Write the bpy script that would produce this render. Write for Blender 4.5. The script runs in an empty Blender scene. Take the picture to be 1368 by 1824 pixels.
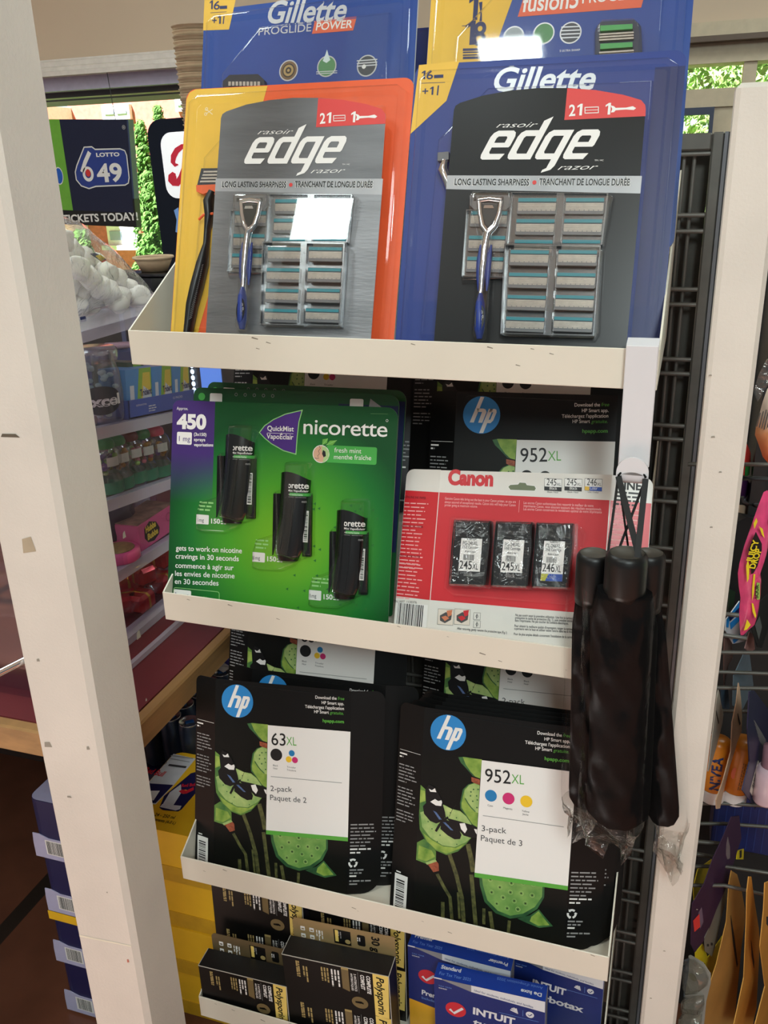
import bpy, math, random
from mathutils import Vector, Matrix
random.seed(7)
SC = bpy.context.scene
COL = SC.collection
V = Vector
# ---------------------------------------------------------------- camera, world, sun, lamps, exposure
IMG_W, IMG_H, FPX = 1368, 1824, 1580.1
CAM_POS = V((0.6194, -0.8993, 1.5182)); PITCH, YAW, ROLL = 0.3677, -0.33, -0.0317
_f = V((math.sin(YAW)*math.cos(PITCH), math.cos(YAW)*math.cos(PITCH), -math.sin(PITCH)))
_r = V((math.cos(YAW), -math.sin(YAW), 0)); _u = _r.cross(_f)
CR = math.cos(ROLL)*_r + math.sin(ROLL)*_u; CU = -math.sin(ROLL)*_r + math.cos(ROLL)*_u; CF = _f
cd = bpy.data.cameras.new('camera'); co = bpy.data.objects.new('camera', cd); COL.objects.link(co)
cd.sensor_fit = 'VERTICAL'; cd.sensor_height = 36; cd.lens = 36*FPX/IMG_H; cd.clip_start = .02; cd.clip_end = 100
cm = Matrix((CR, CU, -CF)).transposed().to_4x4(); cm.translation = CAM_POS; co.matrix_world = cm
SC.camera = co
SC.view_settings.view_transform = 'Standard'; SC.view_settings.look = 'None'; SC.view_settings.gamma = 1
SC.cycles.transparent_max_bounces = 48
SC.view_settings.use_curve_mapping = False; SC.view_settings.exposure = -0.24
wd = bpy.data.worlds.new('world'); SC.world = wd; wd.use_nodes = True
bg = wd.node_tree.nodes['Background']; bg.inputs[0].default_value = (.93, 1, 1, 1)
_n = wd.node_tree.nodes.new; _l = wd.node_tree.links.new          # dim shop behind the viewer, bright daylight beyond the windows
_tc = _n('ShaderNodeTexCoord'); _sp = _n('ShaderNodeSeparateXYZ'); _mr = _n('ShaderNodeMapRange'); _l(_tc.outputs['Generated'], _sp.inputs[0]); _l(_sp.outputs[1], _mr.inputs[0])
_mr.inputs[1].default_value = .25; _mr.inputs[2].default_value = .6; _mr.inputs[3].default_value = .20; _mr.inputs[4].default_value = 1.5; _l(_mr.outputs[0], bg.inputs[1])
def lamp(name, loc, target, sx, sy, power, col=(.875, 1, .99)):
    l = bpy.data.lights.new(name, 'AREA'); l.shape = 'RECTANGLE'; l.size = sx; l.size_y = sy; l.energy = power; l.color = col
    o = bpy.data.objects.new(name, l); COL.objects.link(o); o.location = loc
    d = (V(target)-V(loc)).normalized(); o.rotation_euler = d.to_track_quat('-Z', 'Y').to_euler(); return o
sl = bpy.data.lights.new('sun', 'SUN'); sl.energy = 38; sl.angle = .02; sl.color = (1, .96, .9)
so = bpy.data.objects.new('sun', sl); COL.objects.link(so); so.rotation_euler = V((.35, .62, -.95)).to_track_quat('-Z', 'Y').to_euler()
lamp('ceiling_or_fill_lamp', (-.52, -1.62, 2.70), (-.52, -1.62, 0), .52, .52, 15)
lamp('ceiling_or_fill_lamp', (.20, -.96, 2.70), (.20, -.96, 0), .16, .15, 5)
lamp('ceiling_or_fill_lamp', (1.15, -2.0, 2.68), (.6, -.2, .3), .5, 1.0, 73)
lamp('ceiling_or_fill_lamp', (-1.2, 1.0, 2.70), (-1.2, 1.0, 0), .6, .6, 9)  # fill light added to brighten the back of the shop
lamp('ceiling_or_fill_lamp', (-.75, .15, 2.70), (-.75, .15, 0), .4, .4, 16)  # fill light added above the candy case to brighten its contents
lamp('ceiling_or_fill_lamp', (1.3, 1.0, 2.70), (1.3, 1.0, 0), .6, .6, 18)

# ---------------------------------------------------------------- helpers
def lin(c):
    return tuple(((x/255)/12.92 if x/255 <= .04045 else ((x/255+.055)/1.055)**2.4) for x in c)
MATS = {}
def mat(name, col, rough=.5, metal=0, spec=.5, var=.06, vscale=40, bump=0, bscale=200, emit=0, coat=0):
    if name in MATS: return MATS[name]
    m = bpy.data.materials.new(name); m.use_nodes = True; nt = m.node_tree; b = nt.nodes['Principled BSDF']
    c = lin(col)
    b.inputs['Roughness'].default_value = rough; b.inputs['Metallic'].default_value = metal
    b.inputs['Specular IOR Level'].default_value = spec; b.inputs['Coat Weight'].default_value = coat
    if coat: b.inputs['Coat Roughness'].default_value = .12
    b.inputs['Base Color'].default_value = (*c, 1)
    if var or bump:
        tc = nt.nodes.new('ShaderNodeTexCoord'); nz = nt.nodes.new('ShaderNodeTexNoise'); nz.inputs['Scale'].default_value = vscale
        nz.inputs['Detail'].default_value = 3
        nt.links.new(tc.outputs['Object'], nz.inputs['Vector'])
        if var:
            r = nt.nodes.new('ShaderNodeValToRGB'); r.color_ramp.elements[0].position = .3; r.color_ramp.elements[1].position = .7
            r.color_ramp.elements[0].color = (*[x*(1-var) for x in c], 1); r.color_ramp.elements[1].color = (*[min(1, x*(1+var)) for x in c], 1)
            nt.links.new(nz.outputs['Fac'], r.inputs[0]); nt.links.new(r.outputs[0], b.inputs['Base Color'])
        if bump:
            n2 = nt.nodes.new('ShaderNodeTexNoise'); n2.inputs['Scale'].default_value = bscale; nt.links.new(tc.outputs['Object'], n2.inputs['Vector'])
            bp = nt.nodes.new('ShaderNodeBump'); bp.inputs['Strength'].default_value = bump; bp.inputs['Distance'].default_value = .002
            nt.links.new(n2.outputs['Fac'], bp.inputs['Height']); nt.links.new(bp.outputs[0], b.inputs['Normal'])
    if emit:
        b.inputs['Emission Color'].default_value = (*c, 1); b.inputs['Emission Strength'].default_value = emit
    MATS[name] = m; return m
def clear(name, tint=(255, 255, 255), gloss=.9, rough=.04, base=.0, bump=0, bscale=60, ior=1.45):
    """thin clear plastic film: transparent with a fresnel gloss"""
    if name in MATS: return MATS[name]
    m = bpy.data.materials.new(name); m.use_nodes = True; nt = m.node_tree; nt.nodes.clear()
    out = nt.nodes.new('ShaderNodeOutputMaterial'); mix = nt.nodes.new('ShaderNodeMixShader'); tr = nt.nodes.new('ShaderNodeBsdfTransparent')
    gl = nt.nodes.new('ShaderNodeBsdfGlossy'); fr = nt.nodes.new('ShaderNodeLayerWeight'); fr.inputs['Blend'].default_value = .5
    pw = nt.nodes.new('ShaderNodeMath'); pw.operation = 'POWER'; pw.inputs[1].default_value = 5; sc_ = nt.nodes.new('ShaderNodeMath'); sc_.operation = 'MULTIPLY_ADD'; sc_.inputs[1].default_value = .955; sc_.inputs[2].default_value = .045
    mr = nt.nodes.new('ShaderNodeMath'); mr.operation = 'MULTIPLY_ADD'; mr.use_clamp = True
    tr.inputs[0].default_value = (*lin(tint), 1); gl.inputs['Roughness'].default_value = rough
    mr.inputs[1].default_value = gloss; mr.inputs[2].default_value = base
    nt.links.new(fr.outputs['Facing'], pw.inputs[0]); nt.links.new(pw.outputs[0], sc_.inputs[0]); nt.links.new(sc_.outputs[0], mr.inputs[0]); nt.links.new(mr.outputs[0], mix.inputs[0]); nt.links.new(tr.outputs[0], mix.inputs[1]); nt.links.new(gl.outputs[0], mix.inputs[2])
    nt.links.new(mix.outputs[0], out.inputs[0])
    if bump:
        tc = nt.nodes.new('ShaderNodeTexCoord'); nz = nt.nodes.new('ShaderNodeTexNoise'); nz.inputs['Scale'].default_value = bscale; nz.inputs['Detail'].default_value = 4
        nz.inputs['Distortion'].default_value = 1.5
        bp = nt.nodes.new('ShaderNodeBump'); bp.inputs['Strength'].default_value = bump; bp.inputs['Distance'].default_value = .004
        nt.links.new(tc.outputs['Object'], nz.inputs[0]); nt.links.new(nz.outputs['Fac'], bp.inputs['Height']); nt.links.new(bp.outputs[0], gl.inputs['Normal']); nt.links.new(bp.outputs[0], fr.inputs['Normal'])
    MATS[name] = m; return m

_tc = {}
def glyphs(s, bold=0., shear=0., space=1.):
    k = (s, bold, shear, space)
    if k in _tc: return _tc[k]
    cu = bpy.data.curves.new('t', 'FONT'); cu.body = s; cu.size = 1; cu.offset = bold; cu.shear = shear; cu.resolution_u = 4; cu.space_character = space
    o = bpy.data.objects.new('t', cu); COL.objects.link(o)
    me = bpy.data.meshes.new_from_object(o.evaluated_get(bpy.context.evaluated_depsgraph_get()))
    vs = [(v.co.x, v.co.y) for v in me.vertices]; fs = [tuple(p.vertices) for p in me.polygons]
    bpy.data.objects.remove(o); bpy.data.curves.remove(cu); bpy.data.meshes.remove(me)
    if not vs: vs = [(0, 0), (.1, 0), (.1, .1)]; fs = []
    x0 = min(v[0] for v in vs); x1 = max(v[0] for v in vs)
    CAP = .729
    r = ([((x-x0)/CAP, y/CAP) for x, y in vs], fs, (x1-x0)/CAP); _tc[k] = r; return r

class MB:
    def __init__(s): s.v = []; s.f = []; s.m = []; s.sm = []; s.mats = []
    def mi(s, m):
        if m not in s.mats: s.mats.append(m)
        return s.mats.index(m)
    def add(s, vs, fs, m, smooth=False):
        b = len(s.v); s.v += [tuple(v) for v in vs]; i = s.mi(m)
        for f in fs: s.f.append([b+k for k in f]); s.m.append(i); s.sm.append(smooth)
    def poly(s, vs, m): s.add(vs, [list(range(len(vs)))], m)
    def box(s, lo, hi, m, M=None):
        x0, y0, z0 = lo; x1, y1, z1 = hi
        vs = [V(p) for p in ((x0,y0,z0),(x1,y0,z0),(x1,y1,z0),(x0,y1,z0),(x0,y0,z1),(x1,y0,z1),(x1,y1,z1),(x0,y1,z1))]
        if M: vs = [M@v for v in vs]
        s.add(vs, [(0,3,2,1),(4,5,6,7),(0,1,5,4),(1,2,6,5),(2,3,7,6),(3,0,4,7)], m)
    def bbox(s, lo, hi, r, m, M=None):
        """box with chamfered edges"""
        x0, y0, z0 = lo; x1, y1, z1 = hi
        vs = []; idx = {}
        for i, x in enumerate((x0, x1)):
            for j, y in enumerate((y0, y1)):
                for k, z in enumerate((z0, z1)):
                    sx, sy, sz = (1-2*i)*r, (1-2*j)*r, (1-2*k)*r
                    for a, p in enumerate(((x, y+sy, z+sz), (x+sx, y, z+sz), (x+sx, y+sy, z))): idx[i,j,k,a] = len(vs); vs.append(V(p))
        if M: vs = [M@v for v in vs]
        g = lambda *t: idx[t]; fs = []
        fs += [[g(i,0,0,0),g(i,1,0,0),g(i,1,1,0),g(i,0,1,0)] for i in (0,1)]
        fs += [[g(0,j,0,1),g(1,j,0,1),g(1,j,1,1),g(0,j,1,1)] for j in (0,1)]
        fs += [[g(0,0,k,2),g(1,0,k,2),g(1,1,k,2),g(0,1,k,2)] for k in (0,1)]
        for i in (0,1):
            for j in (0,1): fs.append([g(i,j,0,0),g(i,j,1,0),g(i,j,1,1),g(i,j,0,1)])
            for k in (0,1): fs.append([g(i,0,k,0),g(i,1,k,0),g(i,1,k,2),g(i,0,k,2)])
        for j in (0,1):
            for k in (0,1): fs.append([g(0,j,k,1),g(1,j,k,1),g(1,j,k,2),g(0,j,k,2)])
        for i in (0,1):
            for j in (0,1):
                for k in (0,1): fs.append([g(i,j,k,0),g(i,j,k,1),g(i,j,k,2)])
        s.add(vs, fs, m)
    def tube(s, pts, r, m, n=8, cap=True, flat=1.):
        pts = [V(p) for p in pts]; rr = r if isinstance(r, (list, tuple)) else [r]*len(pts); vs = []; fs = []
        ref = None
        for i, p in enumerate(pts):
            t = (pts[min(i+1, len(pts)-1)]-pts[max(i-1, 0)]).normalized()
            if ref is None: ref = V((0,0,1)) if abs(t.z) < .9 else V((1,0,0))
            a = t.cross(ref).normalized(); b = t.cross(a); ref = -b if False else ref
            for k in range(n):
                th = 2*math.pi*k/n; vs.append(p+a*math.cos(th)*rr[i]+b*math.sin(th)*rr[i]*flat)
        for i in range(len(pts)-1):
            for k in range(n): fs.append((i*n+k, i*n+(k+1)%n, (i+1)*n+(k+1)%n, (i+1)*n+k))
        s.add(vs, fs, m, True)
        if cap: s.add(vs[:n], [list(range(n))[::-1]], m); s.add(vs[-n:], [list(range(n))], m)
    def lathe(s, prof, m, n=24, M=None, smooth=True):
        """prof: (r,z) pairs around Z"""
        vs = []; fs = []
        for r, z in prof:
            for k in range(n): th = 2*math.pi*k/n; vs.append(V((r*math.cos(th), r*math.sin(th), z)))
        if M: vs = [M@v for v in vs]
        for i in range(len(prof)-1):
            for k in range(n): fs.append((i*n+k, i*n+(k+1)%n, (i+1)*n+(k+1)%n, (i+1)*n+k))
        s.add(vs, fs, m, smooth)
    def ico(s, c, r, m, sc=(1,1,1), nlat=6, nlon=10, rot=None):
        vs = []; fs = []
        for i in range(nlat+1):
            ph = math.pi*i/nlat
            for k in range(nlon):
                th = 2*math.pi*k/nlon; p = V((math.sin(ph)*math.cos(th)*sc[0], math.sin(ph)*math.sin(th)*sc[1], math.cos(ph)*sc[2]))*r
                if rot: p = rot@p
                vs.append(V(c)+p)
        for i in range(nlat):
            for k in range(nlon): fs.append((i*nlon+k, i*nlon+(k+1)%nlon, (i+1)*nlon+(k+1)%nlon, (i+1)*nlon+k))
        s.add(vs, fs, m, True)
    def build(s, name, parent=None, loc=None):
        me = bpy.data.meshes.new(name); off = V(loc) if loc is not None else V((0,0,0))
        me.from_pydata([V(v)-off for v in s.v], [], s.f); me.polygons.foreach_set('material_index', s.m); me.polygons.foreach_set('use_smooth', s.sm)
        for m in s.mats: me.materials.append(m)
        me.update(); o = bpy.data.objects.new(name, me); COL.objects.link(o); o.location = off
        if parent: o.parent = parent
        return o
def tag(o, label=None, cat=None, group=None, kind=None):
    for k, v in (('label', label), ('category', cat), ('group', group), ('kind', kind)):
        if v: o[k] = v
    return o
def thing(name, label, cat, loc=(0,0,0), rot=None, group=None):
    o = bpy.data.objects.new(name, None); COL.objects.link(o); o.empty_display_size = .02
    M = (rot.to_4x4() if rot else Matrix.Identity(4)).copy(); M.translation = V(loc); o.matrix_world = M
    return tag(o, label, cat, group)
def copy_tree(o, parent=None):
    c = o.copy(); COL.objects.link(c)
    if parent: c.parent = parent
    for ch in list(o.children): copy_tree(ch, c)
    return c
# a pixel of the photograph -> the ray through it -> the point where it meets a real surface
def ray(px, py): return CF + (px-IMG_W/2)/FPX*CR - (py-IMG_H/2)/FPX*CU
def at(px, py, Y): d = ray(px, py); return CAM_POS + d*((Y-CAM_POS.y)/d.y)
def atz(px, py, Z): d = ray(px, py); return CAM_POS + d*((Z-CAM_POS.z)/d.z)
def atx(px, py, X): d = ray(px, py); return CAM_POS + d*((X-CAM_POS.x)/d.x)
def pose(yaw, lean, roll):
    """rotation whose x runs along the card, z up the card, y into it"""
    ex = V((math.cos(yaw), math.sin(yaw), 0)); b = V((-math.sin(yaw), math.cos(yaw), 0))
    ey = math.cos(lean)*V((0,0,1))+math.sin(lean)*b
    e1 = math.cos(roll)*ex+math.sin(roll)*ey; e2 = -math.sin(roll)*ex+math.cos(roll)*ey
    return Matrix((e1, e2.cross(e1), e2)).transposed()
class Face:
    """a flat printed face: local 3-D = o + u*a + v*b + d*n; M = world matrix of the thing"""
    def __init__(s, o, a, b, M=None):
        s.o = V(o); s.a = V(a).normalized(); s.b = V(b).normalized(); s.n = s.a.cross(s.b); s.M = M or Matrix.Identity(4)
    def p(s, u, v, d=0): return s.o+s.a*u+s.b*v+s.n*d
    def uv(s, px, py, d=0):
        R = s.M.to_3x3(); O = s.M@s.o; n = R@s.n; O = O+n*d; k = ray(px, py); q = CAM_POS+k*((O-CAM_POS).dot(n)/k.dot(n))-O
        return (q.dot(R@s.a), q.dot(R@s.b))
    def uvs(s, pts, f=None, d=0): return [s.uv(*(f(*p) if f else p), d) for p in pts]
    def slab(s, mb, pts, d0, d1, m, mside=None, cap0=True):
        n = len(pts); vs = [s.p(u, v, d0) for u, v in pts]+[s.p(u, v, d1) for u, v in pts]
        mb.add(vs, [list(range(n, 2*n))], m)
        if cap0: mb.add(vs, [list(range(n))[::-1]], mside or m)
        mb.add(vs, [(i, (i+1) % n, n+(i+1) % n, n+i) for i in range(n)], mside or m)
    def poly(s, mb, pts, m, d=.0002): mb.poly([s.p(u, v, d) for u, v in pts], m)
    def rect(s, mb, u0, v0, u1, v1, m, d=.0002, r=0): s.poly(mb, rrect(u0, v0, u1, v1, r), m, d)
    def disc(s, mb, u, v, r, m, d=.0003, ry=None, n=28): s.poly(mb, [(u+r*math.cos(6.2832*k/n), v+(ry or r)*math.sin(6.2832*k/n)) for k in range(n)], m, d)
    def ring(s, mb, u, v, r, w, m, d=.0003, n=28, ry=None):
        k_ = (ry or r)/r
        o = [(u+r*math.cos(6.2832*k/n), v+k_*r*math.sin(6.2832*k/n)) for k in range(n)]; i = [(u+(r-w)*math.cos(6.2832*k/n), v+k_*(r-w)*math.sin(6.2832*k/n)) for k in range(n)]
        for k in range(n): s.poly(mb, [o[k], o[(k+1)%n], i[(k+1)%n], i[k]], m, d)
    def line(s, mb, pts, w, m, d=.0003):
        w2 = w if isinstance(w, (list, tuple)) else [w]*len(pts); L = []; R_ = []
        for i, p in enumerate(pts):
            a = V(pts[max(i-1, 0)]); b = V(pts[min(i+1, len(pts)-1)]); t = (b-a); t = t.normalized() if t.length else V((1, 0)); nn = V((-t.y, t.x))*w2[i]/2
            L.append(tuple(V(p)+nn)); R_.append(tuple(V(p)-nn))
        for i in range(len(pts)-1): s.poly(mb, [R_[i], R_[i+1], L[i+1], L[i]], m, d)
    def text(s, mb, t, A, B, h, m, d=.0004, bold=0., shear=0., fit=True, align='L', space=1.):
        """text from A (left end of baseline) to B (right end), cap height h; fit stretches it to reach B"""
        vs, fs, w = glyphs(t, bold, shear, space); A = V(A); B = V(B); x = (B-A); L = x.length; x = x/L; y = V((-x.y, x.x))
        sx = L/w if fit else h; off = 0 if fit or align == 'L' else (L-w*h if align == 'R' else (L-w*h)/2)
        mb.add([s.p(*(A+x*(off+vx*sx)+y*(vy*h)), d) for vx, vy in vs], fs, m)
    def micro(s, mb, u, v, w, n, pitch, m, d=.0004, ang=0., h=.45, seed=1, align='L', fill=.95):
        """rows of print too small to read"""
        rg = random.Random(seed); ca, sa = math.cos(ang), math.sin(ang)
        for i in range(n):
            L = w*(rg.uniform(.72, 1)*fill if i < n-1 else rg.uniform(.4, .7)); x = 0 if align == 'L' else w-L; e = x+L
            while x < e-.0004:
                k = min(rg.uniform(1.2, 5)*pitch*.55, e-x); y0 = -i*pitch; q = [(x, y0), (x+k, y0), (x+k, y0+pitch*h), (x, y0+pitch*h)]
                s.poly(mb, [(u+a*ca-b*sa, v+a*sa+b*ca) for a, b in q], m, d); x += k+pitch*.35
    def barcode(s, mb, u0, v0, u1, v1, m, d=.0005, vertical=True, seed=3):
        rg = random.Random(seed); a, b = (u0, u1) if vertical else (v0, v1); x = a; un = (b-a)/58
        while x < b-un*2:
            w = un*rg.choice((1, 1, 1.6, 2.4)); 
            if vertical: s.rect(mb, x, v0, min(x+w, b), v1, m, d)
            else: s.rect(mb, u0, x, u1, min(x+w, b), m, d)
            x += w+un*rg.choice((1, 1.2, 2))
def rrect(u0, v0, u1, v1, r=0, n=5, rs=None):
    rs = rs or (r, r, r, r)    # bl, br, tr, tl
    if not any(rs): return [(u0, v0), (u1, v0), (u1, v1), (u0, v1)]
    out = []
    for (cx, cy, a0), q in zip(((u0, v0, math.pi), (u1, v0, 1.5*math.pi), (u1, v1, 0), (u0, v1, .5*math.pi)), rs):
        if q == 0: out.append((cx, cy)); continue
        ox = cx+(q if cx == u0 else -q); oy = cy+(q if cy == v0 else -q)
        out += [(ox+q*math.cos(a0+k*math.pi/2/n), oy+q*math.sin(a0+k*math.pi/2/n)) for k in range(n+1)]
    return out
def inset(pts, t):
    n = len(pts); out = []
    for i in range(n):
        a, b, c = V(pts[i-1]), V(pts[i]), V(pts[(i+1) % n]); t1 = (b-a); t2 = (c-b)
        t1 = t1.normalized() if t1.length > 1e-9 else t2.normalized(); t2 = t2.normalized() if t2.length > 1e-9 else t1
        nn = V((-t1.y, t1.x))+V((-t2.y, t2.x)); nn = nn.normalized() if nn.length > 1e-6 else V((-t1.y, t1.x)); k = max(.5, nn.dot(V((-t1.y, t1.x))))
        out.append(tuple(b+nn*t/k))
    return out
def shell(F, mb, pts, d, m, bev=.002, draft=.0015, cap=True, d0=0):
    """a moulded hollow bump: draft walls, rounded shoulder, flat top (pts counter-clockwise)"""
    loops = [(0, d0), (draft, d0+(d-d0)*.75), (draft+bev*.4, d-(d-d0)*.08), (draft+bev, d)]; n = len(pts); vs = []
    for t, dd in loops: vs += [F.p(u, v, dd) for u, v in (inset(pts, t) if t else pts)]
    fs = [(l*n+i, l*n+(i+1) % n, (l+1)*n+(i+1) % n, (l+1)*n+i) for l in range(len(loops)-1) for i in range(n)]
    mb.add(vs, fs, m, True)
    if cap: mb.add(vs[-n:], [list(range(n))], m)
def ccw(p): return p if sum(p[i-1][0]*p[i][1]-p[i][0]*p[i-1][1] for i in range(len(p))) > 0 else p[::-1]
def cardpack(name, label, cat, O, yaw, lean, roll, group=None):
    R = pose(yaw, lean, roll); t = thing(name, label, cat, O, R, group); M = R.to_4x4(); M.translation = V(O)
    return t, Face((0,0,0), (1,0,0), (0,0,1), M)
# crops used while measuring the photograph
def crop(x0, y0, s): return lambda x, y: (x0+x/s, y0+y/s)
# ---------------------------------------------------------------- materials shared by several things
CREAM = mat('cream_enamel', (222, 215, 199), .45, var=.03, vscale=6)
CREAM2 = mat('cream_enamel_scuff', (120, 110, 95), .6)
WHITE_PAINT = mat('white_paint', (216, 209, 198), .55, var=.05, vscale=9, bump=.15, bscale=300)
GREY_METAL = mat('grey_metal', (100, 98, 93), .45, .3, var=.1)
GREY_PANEL = mat('dark_back_panel', (72, 69, 63), .7, var=.15)
WIRE = mat('grey_wire', (112, 110, 105), .4, .3)
CHROME = mat('chrome', (225, 225, 228), .08, 1, var=0)
BLACK = mat('black_ink', (16, 16, 17), .5, var=0)
WHITE = mat('white_ink', (236, 234, 230), .5, var=0)
CLEAR = clear('clear_plastic')
FILM = clear('crinkled_film', gloss=1., rough=.08, base=.05, bump=.9, bscale=45)

def slabm(lo, hi, m, name, kind='structure'):
    b = MB(); b.box(lo, hi, m); c = [(lo[0]+hi[0])/2, (lo[1]+hi[1])/2, lo[2]]
    return tag(b.build(name, loc=c), kind=kind)

# ---------------------------------------------------------------- floor: brown tiles with dark joints
fm = mat('floor_tile', (96, 58, 42), .3, var=.25, vscale=7)
nt = fm.node_tree; bs = nt.nodes['Principled BSDF']; tc = nt.nodes.new('ShaderNodeTexCoord'); mp = nt.nodes.new('ShaderNodeMapping'); br = nt.nodes.new('ShaderNodeTexBrick')
br.offset = 0; br.inputs['Scale'].default_value = 1; br.inputs['Mortar Size'].default_value = .02; br.inputs['Brick Width'].default_value = .60; br.inputs['Row Height'].default_value = 1.3
br.inputs['Mortar'].default_value = (*lin((42, 34, 28)), 1)
old = bs.inputs['Base Color'].links[0].from_socket
mp.inputs['Location'].default_value = (.27, .25, 0)
nt.links.new(tc.outputs['Object'], mp.inputs[0]); nt.links.new(mp.outputs[0], br.inputs['Vector']); nt.links.new(old, br.inputs['Color1']); nt.links.new(old, br.inputs['Color2']); nt.links.new(br.outputs['Color'], bs.inputs['Base Color'])
slabm((-4, -2.4, -.1), (3.2, 2.3, 0), fm, 'floor')
slabm((-4, -2.4, 2.75), (3.2, 2.4, 2.85), mat('ceiling_white', (225, 220, 210), .8), 'ceiling')

# ---------------------------------------------------------------- window wall at the back
WY = 2.2
wall_m = mat('beige_wall', (205, 184, 160), .8, var=.03, vscale=3)
zt = at(200, 98, WY).z; ztb = at(200, 131, WY).z; zl = at(200, 156, WY).z; zf = at(200, 166, WY).z
wx0, wx1 = -3.0, -.9
rx0, rx1 = .30, 1.25; rz1 = at(1290, 40, WY).z
def hole_wall():
    b = MB()
    for lo, hi in (((-4, zt), (wx1, 2.75)), ((-4, 0), (wx0, zt)), ((wx0, 0), (wx1, .85)), ((wx1, 0), (rx0, 2.75)), ((rx0, rz1), (rx1, 2.75)), ((rx0, 0), (rx1, 1.25)), ((rx1, 0), (3.2, 2.75))):
        b.box((lo[0], WY, lo[1]), (hi[0], WY+.16, hi[1]), wall_m)
    return tag(b.build('wall_back', loc=(0, WY, 0)), kind='structure')
hole_wall()
trim_m = mat('white_trim', (222, 214, 206), .5)
b = MB()
dz = (zt-ztb)
prof = [(0, 0), (-.05, 0), (-.05, .25), (-.035, .3), (-.035, .5), (-.02, .58), (-.02, .85), (-.008, .9), (-.008, 1), (0, 1)]
vs = [(x, WY+p[0], ztb+p[1]*dz) for x in (wx0-.2, wx1+.1) for p in prof]; n = len(prof)
b.add(vs, [(i, (i+1) % n, n+(i+1) % n, n+i) for i in range(n)]+[list(range(n)), list(range(n, 2*n))[::-1]], trim_m)
tag(b.build('trim_1', loc=(wx0, WY, ztb)), kind='structure')
# left window: pale head, dark frame, glass
t = thing('window_1', None, None, (wx0, WY+.06, .85)); tag(t, kind='structure')
L = V(t.location)
b = MB(); b.box(V((wx0, WY, zl))-L, V((wx1, WY+.16, ztb))-L, mat('lavender_blind', (176, 170, 190), .6)); b.build('window_head', t)
b = MB(); dk = mat('dark_window_frame', (70, 66, 70), .5)
b.box(V((wx0, WY+.05, zf))-L, V((wx1, WY+.11, zl))-L, dk); b.box(V((wx0, WY+.05, .85))-L, V((wx1, WY+.11, .90))-L, dk)
for x in (wx0, wx1-.05): b.box(V((x, WY+.05, .9))-L, V((x+.05, WY+.11, zf))-L, dk)
b.build('window_frame', t)
b = MB(); b.box(V((wx0+.05, WY+.075, .9))-L, V((wx1-.05, WY+.08, zf))-L, CLEAR); b.build('pane', t)
# right window: cream mullions, transom pane above, lower pane
fr = mat('cream_window_frame', (196, 180, 152), .5); frd = mat('brown_rail', (92, 74, 58), .5)
t = thing('window_2', None, None, (rx0, WY, 1.25)); tag(t, kind='structure'); L = V(t.location)
zz = lambda y: at(1280, y, WY).z
b = MB()
for y0, y1, m, d in ((40, 66, fr, .03), (66, 76, frd, .05), (76, 112, fr, .0), (157, 190, fr, .0)):
    b.box(V((rx0, WY-d, zz(y1)))-L, V((rx1, WY+.12, zz(y0)))-L, m)
def xx(x, y): return at(x, y, WY).x
for x0, x1, y0, y1 in ((1326, 1350, 110, 160), (1272, 1306, 188, 300), (1110, 1140, 110, 160)):
    b.box(V((xx(x0, y0), WY+.01, zz(y1)))-L, V((xx(x1, y0), WY+.1, zz(y0)))-L, fr)
b.box(V((rx1-.06, WY, 1.25))-L, V((rx1, WY+.12, rz1))-L, fr)
b.build('window_frame', t)
b = MB(); b.box(V((rx0, WY+.05, 1.25))-L, V((rx1, WY+.056, rz1))-L, CLEAR); b.build('pane', t)
b = MB(); bl = mat('navy_sash', (52, 60, 82), .5)
x0, x1, z0, z1 = xx(1180, 200), xx(1272, 200), zz(300), zz(190)
for lo, hi in (((x0, z1-.02), (x1, z1)), ((x1-.012, z0), (x1, z1-.02)), ((x0, z0), (x0+.012, z1-.02))): b.box(V((lo[0], WY-.01, lo[1]))-L, V((hi[0], WY+.03, hi[1]))-L, bl)
b.build('sash', t)

# ---------------------------------------------------------------- the street outside
tag_ = tag
slabm((-12, 2.4, -.45), (8, 14, -.3), mat('lawn', (96, 140, 60), .9, var=.3, vscale=5), 'lawn')
HY = 9.0
brick = mat('red_brick', (206, 112, 100), .85, var=.15, vscale=20)
h = thing('brick_house', 'red brick house with white windows across the lawn', 'house', (-4.5, HY, -.3)); L = V(h.location)
hz = lambda y: at(200, y, HY).z; hx = lambda x, y: at(x, y, HY).x
b = MB(); b.box(V((hx(136, 300), HY, -.3))-L, V((-.6, HY+4, 5))-L, brick); b.build('wall', h)
wf = mat('house_window_white', (238, 238, 240), .5); gl_ = mat('house_glass', (150, 165, 190), .15)
for x0, x1, y0, y1 in ((185, 234, 188, 214), (316, 360, 180, 206), (194, 250, 402, 436)):
    b = MB(); b.box(V((hx(x0, y0), HY-.06, hz(y1)))-L, V((hx(x1, y0), HY, hz(y0)))-L, wf)
    if y0 > 300: b.box(V((hx(x0-6, y0), HY-.14, hz(y1+8)))-L, V((hx(x1+6, y0), HY, hz(y1)))-L, wf)
    w = b.build('window', h)
    b = MB(); k = (hx(x1, y0)-hx(x0, y0))
    for q in (.1, .55): b.box(V((hx(x0, y0)+k*q, HY-.075, hz(y1)+.06))-L, V((hx(x0, y0)+k*(q+.35), HY-.061, hz(y0)-.06))-L, gl_)
    b.build('pane', w)
b = MB(); b.box((-9.5, HY-1, -.3), (hx(134, 200)-.05, HY+3, hz(188)), mat('white_siding', (240, 240, 240), .7))
tag(b.build('white_house', loc=(-7.5, HY, -.3)), 'white sided house at left edge of the window', 'house')
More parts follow.
